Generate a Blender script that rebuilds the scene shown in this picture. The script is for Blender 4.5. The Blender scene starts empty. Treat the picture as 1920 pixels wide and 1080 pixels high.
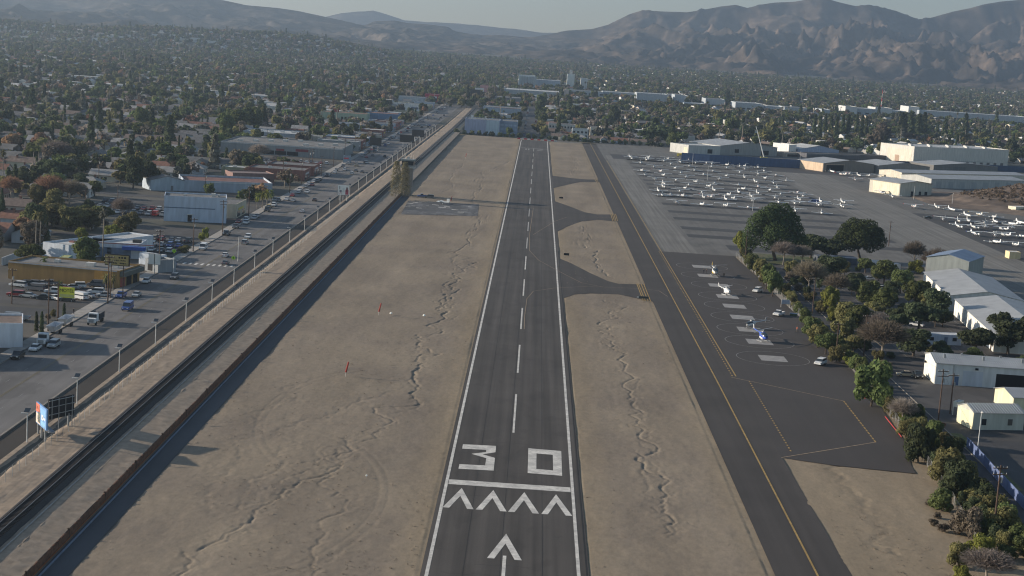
import bpy, math, random
import numpy as np
from mathutils import Matrix, Vector

S = bpy.context.scene
COL = S.collection
R = math.radians

# ---------------------------------------------------------------- camera (survey fit of the runway markings)
CX, CH, CF, CYAW, CPIT, CROL = 0.3858, 76.3713, 3004.37, -0.0081633, 0.1477257, 0.0651977
def _axes():
    fw = Vector((math.sin(CYAW), math.cos(CYAW), 0)); rt = Vector((math.cos(CYAW), -math.sin(CYAW), 0)); up = Vector((0, 0, 1))
    F = fw*math.cos(CPIT) - up*math.sin(CPIT); U = up*math.cos(CPIT) + fw*math.sin(CPIT)
    c, s = math.cos(CROL), math.sin(CROL)
    return c*rt + s*U, c*U - s*rt, F
CR, CU, CFW = _axes()
cam = bpy.data.cameras.new('camera'); camo = bpy.data.objects.new('camera', cam); COL.objects.link(camo)
cam.sensor_width = 36.0; cam.lens = 36.0*CF/1920.0; cam.clip_start = 1.0; cam.clip_end = 90000.0
camo.matrix_world = Matrix(((CR.x, CU.x, -CFW.x, CX), (CR.y, CU.y, -CFW.y, 0), (CR.z, CU.z, -CFW.z, CH), (0, 0, 0, 1)))
S.camera = camo

# ---------------------------------------------------------------- sky, sun, exposure
SUN_EL, SUN_AZ = R(15.2), R(-84.0)      # azimuth measured from +Y (runway heading) towards +X
W = bpy.data.worlds.new('World'); S.world = W; W.use_nodes = True
wt = W.node_tree; wt.nodes.clear()
sky = wt.nodes.new('ShaderNodeTexSky'); sky.sky_type = 'NISHITA'; sky.sun_disc = False
sky.sun_elevation = SUN_EL; sky.sun_rotation = SUN_AZ % (2*math.pi); sky.air_density = 1.0; sky.dust_density = 0.2; sky.ozone_density = 1.2
bg = wt.nodes.new('ShaderNodeBackground'); bg.inputs['Strength'].default_value = 0.070
wo = wt.nodes.new('ShaderNodeOutputWorld')
wt.links.new(sky.outputs[0], bg.inputs[0]); wt.links.new(bg.outputs[0], wo.inputs[0])
SD = Vector((math.sin(SUN_AZ)*math.cos(SUN_EL), math.cos(SUN_AZ)*math.cos(SUN_EL), math.sin(SUN_EL)))
sl = bpy.data.lights.new('sun', 'SUN'); sl.energy = 5.0; sl.angle = R(0.5); sl.color = (1.0, 0.87, 0.71)
slo = bpy.data.objects.new('sun', sl); COL.objects.link(slo); slo.rotation_euler = SD.to_track_quat('Z', 'Y').to_euler(); slo.location = (-500, 0, 900)
S.view_settings.view_transform = 'Standard'; S.view_settings.look = 'None'; S.view_settings.gamma = 1.0
S.view_settings.exposure = 0.95; S.view_settings.use_curve_mapping = False
S.render.engine = 'CYCLES'
S.cycles.filter_width = 1.15
S.cycles.max_bounces = 4; S.cycles.diffuse_bounces = 2; S.cycles.glossy_bounces = 2; S.cycles.transparent_max_bounces = 4
S.cycles.volume_bounces = 0; S.cycles.caustics_reflective = False; S.cycles.caustics_refractive = False

rng = random.Random(7); npr = np.random.default_rng(11)

# ---------------------------------------------------------------- terrain height and survey helpers
def ramp(d):
    t = d - 1430.0
    return 0.0 if t <= 0 else 0.0125*t*t/(t + 700.0)
def smooth(a, b, v):
    t = min(1.0, max(0.0, (v - a)/(b - a))); return t*t*(3 - 2*t)
PL = 1.8                                 # the town and railway bench stand this much above the airfield
WT = 1.3                                 # top of the board wall
KNOLLS = [(-950.0, 3900.0, 210.0, 330.0, 36.0), (-640.0, 4150.0, 240.0, 300.0, 40.0), (-1330.0, 4050.0, 200.0, 300.0, 30.0)]
def bank(x):
    if x >= -65.25: return 0.0
    if x >= -69.2: return WT + (PL - WT)*(-65.25 - x)/3.95
    return PL
def H(x, y):
    z = max(0.0, ramp(y)) + bank(x)
    if y > 2500:
        for kx, ky, sx, sy, h in KNOLLS: z += h*math.exp(-((x - kx)/sx)**2 - ((y - ky)/sy)**2)
    return z
Hn = np.vectorize(H)
def ray(px, py):
    return CR*((px - 960.0)/CF) - CU*((py - 540.0)/CF) + CFW
def P(px, py, z=None):
    """where the sight line of a photo point meets the ground"""
    d = ray(px, py); zz = 0.0 if z is None else z
    for _ in range(1 if z is not None else 30):
        t = (zz - CH)/min(d.z, -1e-4); x, y = CX + t*d.x, t*d.y
        if z is None: zz = 0.5*zz + 0.5*H(x, y)
    return Vector((x, y, zz))
def proj(v):
    w = Vector((v[0] - CX, v[1], v[2] - CH)); z = w.dot(CFW)
    return 960 + CF*w.dot(CR)/z, 540 - CF*w.dot(CU)/z
def mpp(v):
    return Vector((v[0] - CX, v[1], v[2] - CH)).dot(CFW)/CF      # metres per photo pixel at v

# ---------------------------------------------------------------- materials
MATS = {}
def nd(t, kind, **kw):
    n = t.nodes.new(kind)
    for k, v in kw.items(): setattr(n, k, v)
    return n
def mat(name, col=(.5, .5, .5), rough=.85, var=.16, scale=1.0, detail=4, bump=0.0, metal=0.0, objcol=False, rnd=0.0, spec=.3, coord='obj', col2=None):
    if name in MATS: return MATS[name]
    m = bpy.data.materials.new(name); m.use_nodes = True; t = m.node_tree; b = t.nodes['Principled BSDF']
    b.inputs['Roughness'].default_value = rough; b.inputs['Metallic'].default_value = metal
    b.inputs['Specular IOR Level'].default_value = spec
    L = t.links
    if coord == 'obj': tc = nd(t, 'ShaderNodeTexCoord').outputs['Object']
    else: tc = nd(t, 'ShaderNodeNewGeometry').outputs['Position']
    no = nd(t, 'ShaderNodeTexNoise'); no.inputs['Scale'].default_value = scale; no.inputs['Detail'].default_value = detail; L.new(tc, no.inputs['Vector'])
    mr = nd(t, 'ShaderNodeMapRange'); mr.inputs['From Min'].default_value = .3; mr.inputs['From Max'].default_value = .7
    mr.inputs['To Min'].default_value = 1 - var; mr.inputs['To Max'].default_value = 1 + var; L.new(no.outputs[0], mr.inputs[0])
    val = mr.outputs[0]; oi = None
    if objcol or rnd:
        oi = nd(t, 'ShaderNodeObjectInfo')
    if rnd:
        r2 = nd(t, 'ShaderNodeMapRange'); r2.inputs['To Min'].default_value = 1 - rnd; r2.inputs['To Max'].default_value = 1 + rnd; L.new(oi.outputs['Random'], r2.inputs[0])
        mu = nd(t, 'ShaderNodeMath', operation='MULTIPLY'); L.new(val, mu.inputs[0]); L.new(r2.outputs[0], mu.inputs[1]); val = mu.outputs[0]
    vm = nd(t, 'ShaderNodeVectorMath', operation='SCALE')
    if col2 is not None:
        mx = nd(t, 'ShaderNodeMixRGB'); mx.inputs[1].default_value = (*col, 1); mx.inputs[2].default_value = (*col2, 1)
        n2 = nd(t, 'ShaderNodeTexNoise'); n2.inputs['Scale'].default_value = scale*.23; n2.inputs['Detail'].default_value = 5; L.new(tc, n2.inputs['Vector'])
        cr = nd(t, 'ShaderNodeMapRange'); cr.inputs['From Min'].default_value = .38; cr.inputs['From Max'].default_value = .62; L.new(n2.outputs[0], cr.inputs[0])
        L.new(cr.outputs[0], mx.inputs[0]); L.new(mx.outputs[0], vm.inputs[0])
    elif objcol: L.new(oi.outputs['Color'], vm.inputs[0])
    else: vm.inputs[0].default_value = col
    L.new(val, vm.inputs['Scale']); L.new(vm.outputs[0], b.inputs['Base Color'])
    if bump:
        bp = nd(t, 'ShaderNodeBump'); bp.inputs['Strength'].default_value = .6; bp.inputs['Distance'].default_value = bump
        L.new(no.outputs[0], bp.inputs['Height']); L.new(bp.outputs[0], b.inputs['Normal'])
    MATS[name] = m
    return m

# ---------------------------------------------------------------- mesh builder
class MB:
    def __init__(s): s.v = []; s.f = []; s.m = []; s.mats = []
    def mi(s, m):
        if m is None: return 0
        if m not in s.mats: s.mats.append(m)
        return s.mats.index(m)
    def add(s, vs, fs, m=None):
        o = len(s.v); k = s.mi(m); s.v += [tuple(v) for v in vs]
        for f in fs: s.f.append(tuple(i + o for i in f)); s.m.append(k)
    def box(s, c, d, m=None, rz=0.0, top=1.0):
        hx, hy, hz = d[0]/2, d[1]/2, d[2]/2; cs, sn = math.cos(rz), math.sin(rz); vs = []
        for z in (-hz, hz):
            k = top if z > 0 else 1.0
            for x, y in ((-hx, -hy), (hx, -hy), (hx, hy), (-hx, hy)):
                x *= k; y *= k; vs.append((c[0] + x*cs - y*sn, c[1] + x*sn + y*cs, c[2] + z))
        s.add(vs, [(0, 3, 2, 1), (4, 5, 6, 7), (0, 1, 5, 4), (1, 2, 6, 5), (2, 3, 7, 6), (3, 0, 4, 7)], m)
    def b2(s, lo, hi, m=None): s.box([(a + b)/2 for a, b in zip(lo, hi)], [b - a for a, b in zip(lo, hi)], m)
    def cyl(s, a, b, r0, r1=None, n=8, m=None, cap=True):
        a = Vector(a); b = Vector(b); r1 = r0 if r1 is None else r1; ax = (b - a).normalized()
        u = ax.orthogonal().normalized(); w = ax.cross(u); vs = []
        for p, r in ((a, r0), (b, r1)):
            for i in range(n):
                t = 2*math.pi*i/n; vs.append(p + u*(r*math.cos(t)) + w*(r*math.sin(t)))
        fs = [(i, (i + 1) % n, n + (i + 1) % n, n + i) for i in range(n)]
        if cap: fs += [tuple(range(n - 1, -1, -1)), tuple(range(n, 2*n))]
        s.add(vs, fs, m)
    def loft(s, secs, n=10, m=None, e=2.0):
        """sections along local Y: (y, zc, halfwidth, halfheight), superellipse exponent e"""
        vs = []
        for (y, z, w, h) in secs:
            for i in range(n):
                t = 2*math.pi*i/n; c, q = math.cos(t), math.sin(t)
                vs.append((w*math.copysign(abs(c)**(2/e), c), y, z + h*math.copysign(abs(q)**(2/e), q)))
        fs = []
        for k in range(len(secs) - 1):
            for i in range(n):
                j = (i + 1) % n; fs.append((k*n + i, k*n + j, (k + 1)*n + j, (k + 1)*n + i))
        fs += [tuple(range(n)), tuple(range(len(secs)*n - 1, (len(secs) - 1)*n - 1, -1))]
        s.add(vs, fs, m)
    def poly(s, pts, z0, z1=None, m=None):
        """flat polygon, or prism when z1 is given; pts counter-clockwise in plan"""
        n = len(pts)
        if z1 is None: s.add([(x, y, z0) for x, y in pts], [tuple(range(n))], m); return
        s.add([(x, y, z0) for x, y in pts] + [(x, y, z1) for x, y in pts],
              [tuple(range(n - 1, -1, -1)), tuple(range(n, 2*n))] + [(i, (i + 1) % n, n + (i + 1) % n, n + i) for i in range(n)], m)
    def mesh(s, name, m=None, smooth=False):
        me = bpy.data.meshes.new(name); me.from_pydata(s.v, [], s.f)
        ms = s.mats if s.mats else [m]
        for q in ms:
            if q is not None: me.materials.append(q)
        if len(s.mats) > 1: me.polygons.foreach_set('material_index', s.m)
        if smooth: me.polygons.foreach_set('use_smooth', [True]*len(me.polygons))
        me.update(); return me
    def build(s, name, m=None, parent=None, smooth=False, loc=None, rz=0.0):
        o = bpy.data.objects.new(name, s.mesh(name, m, smooth)); COL.objects.link(o)
        if parent is not None: o.parent = parent
        if loc is not None: o.location = loc; o.rotation_euler = (0, 0, rz)
        return o
def tag(o, label=None, cat=None, group=None, kind=None):
    if label: o['label'] = label
    if cat: o['category'] = cat
    if group: o['group'] = group
    if kind: o['kind'] = kind
    return o
def empty(name, loc, rz=0.0):
    o = bpy.data.objects.new(name, None); COL.objects.link(o); o.location = loc; o.rotation_euler = (0, 0, rz); o.empty_display_size = 1; return o
def part(name, me, parent, loc=(0, 0, 0), rz=0.0, color=None, scale=None):
    o = bpy.data.objects.new(name, me); COL.objects.link(o); o.parent = parent; o.location = loc; o.rotation_euler = (0, 0, rz)
    if color: o.color = (*color, 1)
    if scale: o.scale = scale
    return o
def single(name, me, loc, rz=0.0, color=None, scale=None):
    o = bpy.data.objects.new(name, me); COL.objects.link(o); o.location = loc; o.rotation_euler = (0, 0, rz)
    if color: o.color = (*color, 1)
    if scale: o.scale = (scale,)*3 if not hasattr(scale, '__len__') else scale
    return o
def proto(parts):
    """parts: list of (name, mesh, subparts, tint)"""
    return parts
def inst(pr, name, loc, rz, color=None, scale=1.0):
    e = empty(name, loc, rz); e.scale = (scale,)*3
    def rec(lst, par):
        for q in lst:
            o = bpy.data.objects.new(q[0], q[1]); COL.objects.link(o); o.parent = par
            if color: o.color = (*color, 1)
            if len(q) > 2 and q[2]: rec(q[2], o)
    rec(pr, e); return e
def rectobj(name, x0, x1, y0, y1, z, m, ny=1, parent=None):
    b = MB(); ys = np.linspace(y0, y1, ny + 1)
    for i in range(ny): b.poly([(x0, ys[i]), (x1, ys[i]), (x1, ys[i + 1]), (x0, ys[i + 1])], z)
    return b.build(name, m, parent)

# ---------------------------------------------------------------- labels that single things out
LANDMARKS = [(120, 515, 'ochre-walled shop'), (365, 395, 'pale blue two-storey block'), (100, 790, 'big double billboard'), (200, 495, 'black-framed yellow sign'),
  (100, 545, 'motel sign'), (560, 275, 'long grey supermarket'), (650, 215, 'green and blue store'), (400, 345, 'red brick yard'), (760, 335, 'control tower'),
  (900, 238, 'pale blue factory beyond the runway'), (1010, 155, 'white silo building'), (1370, 275, 'blue-fenced hangar'), (1780, 285, 'huge cream hangar'),
  (1560, 305, 'dark open hangar'), (1700, 345, 'cream hangar with slanted front'), (1450, 430, 'tallest pine'), (1605, 440, 'round pine'), (1830, 550, 'long silver-roofed hangars'),
  (1820, 690, 'white workshop with dark doorway'), (1850, 765, 'cream hut with ribbed roof'), (1860, 870, 'blue wall'), (1435, 632, 'blue helicopter'), (1340, 510, 'yellow and white helicopter'),
  (1745, 460, 'grey hangar beside the taxilane'), (1840, 370, 'dry scrub mound'), (1000, 225, 'street beyond the runway end'), (1150, 275, 'far corner of the airfield'),
  (30, 640, 'white corner shop'), (645, 360, 'white billboard'), (265, 222, 'bright green round tree'), (60, 265, 'two rust-coloured trees'), (100, 170, 'far hillside'), (1340, 195, 'long white warehouses'),
  (1810, 217, 'longest white warehouse'), (1640, 210, 'red and white mast'), (480, 165, 'dark grove'), (760, 190, 'red-fronted store'), (1480, 245, 'apartment blocks'), (180, 235, 'long row houses')]
PENDING = []
ORD = ['', 'second', 'third', 'fourth', 'fifth', 'sixth', 'seventh', 'eighth', 'ninth', 'tenth', 'eleventh', 'twelfth']
def ordn(i):
    if i < len(ORD): return ORD[i]
    n = i + 1
    return '%d%s' % (n, 'th' if 10 < n % 100 < 14 else {1: 'st', 2: 'nd', 3: 'rd'}.get(n % 10, 'th'))
def later(o, desc, cat, group, pos=None, px=None):
    o['category'] = cat; o['group'] = group
    if px is None: px = proj(pos if pos is not None else o.location)
    PENDING.append((o, desc, px))
def finish_labels():
    buckets = {}
    for o, desc, (u, v) in PENDING:
        best = min(LANDMARKS, key=lambda l: math.hypot(l[0] - u, 2.2*(l[1] - v)))
        du, dv = u - best[0], 2.2*(v - best[1])
        if abs(du) > abs(dv): rel = 'to the right of' if du > 0 else 'to the left of'
        else: rel = 'in front of' if dv > 0 else 'behind'
        buckets.setdefault((desc, rel, best[2]), []).append((math.hypot(du, dv), o))
    for (desc, rel, lm), lst in buckets.items():
        lst.sort(key=lambda q: q[0])
        for i, (d, o) in enumerate(lst):
            if len(lst) == 1: o['label'] = '%s %s the %s' % (desc, rel, lm)
            elif i == 0: o['label'] = 'first %s %s the %s' % (desc, rel, lm)
            else: o['label'] = '%s %s %s the %s' % (ordn(i), desc, rel, lm)

# ---------------------------------------------------------------- numpy noise
def vnoise(x, y, seed=0):
    xi = np.floor(x).astype(np.int64); yi = np.floor(y).astype(np.int64); xf = x - xi; yf = y - yi
    def h(a, b):
        n = (a*374761393 + b*668265263 + seed*974711) & 0x7fffffff
        n = ((n ^ (n >> 13))*1274126177) & 0x7fffffff
        return ((n ^ (n >> 16)) & 0xffff)/65535.0
    u = xf*xf*(3 - 2*xf); v = yf*yf*(3 - 2*yf)
    return (h(xi, yi)*(1 - u) + h(xi + 1, yi)*u)*(1 - v) + (h(xi, yi + 1)*(1 - u) + h(xi + 1, yi + 1)*u)*v
def fbm(x, y, o=5, seed=0, ridge=False, gain=.5):
    a = 1.0; t = 0; s = 0
    for k in range(o):
        n = vnoise(x, y, seed + k*17)
        if ridge: n = 1 - np.abs(2*n - 1)
        s = s + a*n; t += a; a *= gain; x = x*2.03 + 13.7; y = y*2.03 + 5.1
    return s/t
def gridmesh(name, X, Y, Z, m, smooth=True, mask=None):
    ny, nx = X.shape; me = bpy.data.meshes.new(name)
    co = np.stack([X, Y, Z], -1).reshape(-1, 3); idx = np.arange(nx*ny).reshape(ny, nx)
    q = np.stack([idx[:-1, :-1], idx[:-1, 1:], idx[1:, 1:], idx[1:, :-1]], -1)
    q = q.reshape(-1, 4) if mask is None else q[mask]
    me.vertices.add(len(co)); me.vertices.foreach_set('co', co.astype(np.float32).ravel())
    me.loops.add(q.size); me.loops.foreach_set('vertex_index', q.astype(np.int32).ravel())
    me.polygons.add(len(q)); me.polygons.foreach_set('loop_start', np.arange(0, q.size, 4, dtype=np.int32))
    if smooth: me.polygons.foreach_set('use_smooth', np.ones(len(q), dtype=bool))
    me.update(calc_edges=True); me.materials.append(m)
    o = bpy.data.objects.new(name, me); COL.objects.link(o); return o
def soup(name, V, m, nper=4, colors=None):
    """V: (n, nper, 3) separate faces as one mesh"""
    n = len(V); me = bpy.data.meshes.new(name); co = V.reshape(-1, 3).astype(np.float32)
    me.vertices.add(len(co)); me.vertices.foreach_set('co', co.ravel())
    me.loops.add(len(co)); me.loops.foreach_set('vertex_index', np.arange(len(co), dtype=np.int32))
    me.polygons.add(n); me.polygons.foreach_set('loop_start', np.arange(0, n*nper, nper, dtype=np.int32))
    me.update(calc_edges=True); me.materials.append(m); return me
# ================================================================ ground, airfield, roads, mountains
def mat_dirt():
    m = bpy.data.materials.new('airfield_dirt'); m.use_nodes = True; t = m.node_tree; L = t.links; b = t.nodes['Principled BSDF']
    b.inputs['Roughness'].default_value = .95; b.inputs['Specular IOR Level'].default_value = .1
    pos = nd(t, 'ShaderNodeNewGeometry').outputs['Position']
    def noise(scale, detail, stretch=(1, 1, 1), rough=.55):
        mp = nd(t, 'ShaderNodeMapping'); mp.inputs['Scale'].default_value = stretch; L.new(pos, mp.inputs[0])
        n = nd(t, 'ShaderNodeTexNoise'); n.inputs['Scale'].default_value = scale; n.inputs['Detail'].default_value = detail; n.inputs['Roughness'].default_value = rough
        L.new(mp.outputs[0], n.inputs['Vector']); return n.outputs[0]
    def rng_(v, a, b_, c, d):
        r = nd(t, 'ShaderNodeMapRange'); L.new(v, r.inputs[0])
        for k, q in zip(('From Min', 'From Max', 'To Min', 'To Max'), (a, b_, c, d)): r.inputs[k].default_value = q
        return r.outputs[0]
    def mul(a, b_):
        q = nd(t, 'ShaderNodeMath', operation='MULTIPLY'); L.new(a, q.inputs[0]); L.new(b_, q.inputs[1]); return q.outputs[0]
    mix1 = nd(t, 'ShaderNodeMixRGB'); mix1.inputs[1].default_value = (.212, .174, .136, 1); mix1.inputs[2].default_value = (.252, .206, .154, 1)
    L.new(rng_(noise(.035, 6), .38, .62, 0, 1), mix1.inputs[0])
    # sandy shoulders along the pavements
    sx = nd(t, 'ShaderNodeSeparateXYZ'); L.new(pos, sx.inputs[0])
    ab = nd(t, 'ShaderNodeMath', operation='ABSOLUTE'); L.new(sx.outputs[0], ab.inputs[0])
    wob = nd(t, 'ShaderNodeMath', operation='MULTIPLY_ADD'); L.new(noise(.12, 4), wob.inputs[0]); wob.inputs[1].default_value = 5.0; L.new(ab.outputs[0], wob.inputs[2])
    sh = rng_(wob.outputs[0], 15.0, 21.5, 1, 0)
    sh2 = rng_(wob.outputs[0], 38.0, 43.0, 0, .8)
    shm = nd(t, 'ShaderNodeMath', operation='MAXIMUM'); L.new(sh, shm.inputs[0])
    pos_only = nd(t, 'ShaderNodeMath', operation='GREATER_THAN'); L.new(sx.outputs[0], pos_only.inputs[0]); pos_only.inputs[1].default_value = 0
    L.new(mul(sh2, pos_only.outputs[0]), shm.inputs[1])
    mix2 = nd(t, 'ShaderNodeMixRGB'); L.new(shm.outputs[0], mix2.inputs[0]); L.new(mix1.outputs[0], mix2.inputs[1]); mix2.inputs[2].default_value = (.264, .210, .146, 1)
    # streaks of tyre passes and runoff, blotches, fine grain
    f = mul(rng_(noise(.10, 5, (1, .16, 1)), .3, .7, .86, 1.13), rng_(noise(1.1, 6, (1, .5, 1), .7), .25, .75, .84, 1.15))
    f = mul(f, rng_(noise(6.0, 3, (1, 1, 1), .8), .2, .8, .88, 1.12))
    vo = nd(t, 'ShaderNodeTexNoise'); vo.inputs['Scale'].default_value = .33; vo.inputs['Detail'].default_value = 8; vo.inputs['Roughness'].default_value = .75; L.new(pos, vo.inputs['Vector'])
    f = mul(f, rng_(vo.outputs[0], .60, .75, 1.0, .72))
    vm = nd(t, 'ShaderNodeVectorMath', operation='SCALE'); L.new(mix2.outputs[0], vm.inputs[0]); L.new(f, vm.inputs['Scale']); L.new(vm.outputs[0], b.inputs['Base Color'])
    bp = nd(t, 'ShaderNodeBump'); bp.inputs['Strength'].default_value = .35; bp.inputs['Distance'].default_value = .12
    L.new(noise(1.6, 8, (1, .7, 1), .65), bp.inputs['Height']); L.new(bp.outputs[0], b.inputs['Normal'])
    return m
def mat_pave(name, col, var=.12, streak=.12, grain=.1, patch=None, axis=1, sscale=.45, rough=.85):
    m = bpy.data.materials.new(name); m.use_nodes = True; t = m.node_tree; L = t.links; b = t.nodes['Principled BSDF']
    b.inputs['Roughness'].default_value = rough; b.inputs['Specular IOR Level'].default_value = .25
    pos = nd(t, 'ShaderNodeNewGeometry').outputs['Position']
    def fac(scale, detail, st, lo, hi, a=.3, c=.7):
        mp = nd(t, 'ShaderNodeMapping'); mp.inputs['Scale'].default_value = st; L.new(pos, mp.inputs[0])
        n = nd(t, 'ShaderNodeTexNoise'); n.inputs['Scale'].default_value = scale; n.inputs['Detail'].default_value = detail; L.new(mp.outputs[0], n.inputs['Vector'])
        r = nd(t, 'ShaderNodeMapRange'); L.new(n.outputs[0], r.inputs[0])
        for k, q in zip(('From Min', 'From Max', 'To Min', 'To Max'), (a, c, lo, hi)): r.inputs[k].default_value = q
        return r.outputs[0]
    st = (1, .012, 1) if axis == 1 else (.012, 1, 1)
    fs = [fac(.06, 5, (1, 1, 1), 1 - var, 1 + var), fac(sscale, 4, st, 1 - streak, 1 + streak), fac(5, 3, (1, 1, 1), 1 - grain, 1 + grain)]
    if patch: fs.append(fac(.16, 2, (1, .45, 1), 1, 1 + patch, .56, .60))
    v = fs[0]
    for q in fs[1:]:
        k = nd(t, 'ShaderNodeMath', operation='MULTIPLY'); L.new(v, k.inputs[0]); L.new(q, k.inputs[1]); v = k.outputs[0]
    vm = nd(t, 'ShaderNodeVectorMath', operation='SCALE'); vm.inputs[0].default_value = col; L.new(v, vm.inputs['Scale']); L.new(vm.outputs[0], b.inputs['Base Color'])
    return m
M_DIRT = mat_dirt()
M_RWY = mat_pave('runway_asphalt', (.069, .061, .055), streak=.3, sscale=.6, patch=-.12)
M_TAXI = mat_pave('taxiway_asphalt', (.057, .050, .046), streak=.14)
M_HELI = mat_pave('heliport_asphalt', (.057, .050, .047), streak=.05, var=.08)
M_APRON = mat_pave('apron_asphalt', (.125, .119, .110), streak=.16, patch=-.14)
M_LANE = mat_pave('taxilane_concrete', (.155, .147, .134), streak=.28, sscale=.9)
M_SEAL = mat_pave('sealed_strip', (.055, .054, .055), axis=0)
M_ROAD = mat_pave('road_asphalt', (.140, .132, .127), streak=.2, patch=-.2)
M_ROADD = mat_pave('side_road_asphalt', (.055, .054, .056), streak=.12, patch=.25)
M_BIKE = mat_pave('path_asphalt', (.040, .033, .027), streak=.05)
M_LOT = mat_pave('lot_asphalt', (.066, .062, .060), streak=.08, patch=.2)
M_WALK = mat('walk_concrete', (.31, .285, .255), scale=.5, coord='pos')
M_PAD = mat('pad_concrete', (.27, .26, .25), scale=.6, coord='pos')
M_WPAINT = mat('white_paint', (.62, .59, .54), scale=1.6, var=.16, coord='pos', detail=8, col2=(.44, .42, .39))
M_WMID = mat('worn_white_paint', (.36, .35, .33), scale=1.2, var=.3, coord='pos')
M_WFAINT = mat('faded_white_paint', (.22, .21, .20), scale=1.2, var=.4, coord='pos')
M_YPAINT = mat('yellow_paint', (.33, .22, .08), scale=.8, var=.25, coord='pos')
M_YFAINT = mat('faded_yellow_paint', (.25, .19, .13), scale=1.0, var=.3, coord='pos')
M_TOWN = mat('town_ground', (.100, .088, .076), scale=.02, var=.35, detail=8, coord='pos', col2=(.062, .062, .042))
M_BANK = mat('bench_dirt', (.29, .225, .165), scale=.6, var=.2, detail=7, coord='pos', bump=.15)

# base sheet out to the horizon, open where the airfield sheet lies
def base_sheet():
    xs = np.array([-8600, -5000, -3500] + list(np.arange(-2600, -400, 60)) + list(np.arange(-400, -120, 14)) + [-116, -104, -92, -86, -80, -75, -71, -69.2, -67.2, -65.26, -65.2, 0, 60, 86] + list(np.arange(120, 2600, 60)) + [3500, 5000, 8600], float)
    ys = np.array([-450, -200, 150, 300, 500, 700, 900, 1100, 1250, 1400, 1500] + list(np.arange(1600, 7000, 90)) + [9000, 11000, 13700, 17700], float)
    X, Y = np.meshgrid(xs, ys); Z = Hn(X, Y)
    Z[:, xs == -65.2] = Hn(np.full(ys.shape, -60.0), ys)[:, None]
    for c_ in (-80, -75, -71): Z[np.ix_(ys < 1800, xs == c_)] -= 1.2
    mask = np.ones((len(ys) - 1, len(xs) - 1), bool)
    for j in range(len(ys) - 1):
        for i in range(len(xs) - 1):
            if ys[j] >= 150 and ys[j + 1] <= 1400 and xs[i] >= -65.2 and xs[i + 1] <= 86: mask[j, i] = False
    tag(gridmesh('ground', X, Y, Z, M_TOWN, True, mask), kind='structure')
base_sheet()

CONN = [([(1047, 483), (1070, 493), (1107, 512), (1140, 527), (1160, 532), (1200, 533)], [(1053, 561), (1077, 552), (1107, 550), (1160, 552), (1218, 564)]), ([(1039, 376), (1063, 385), (1097, 398), (1120, 402), (1150, 402)], [(1043, 436), (1063, 425), (1090, 415), (1120, 412), (1155, 415)]), ([(1034, 329), (1072, 334), (1100, 336.3), (1116, 336.5)], [(1036.6, 353.5), (1056, 348), (1072, 344.3), (1088, 341), (1118, 341.5)])]
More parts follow.
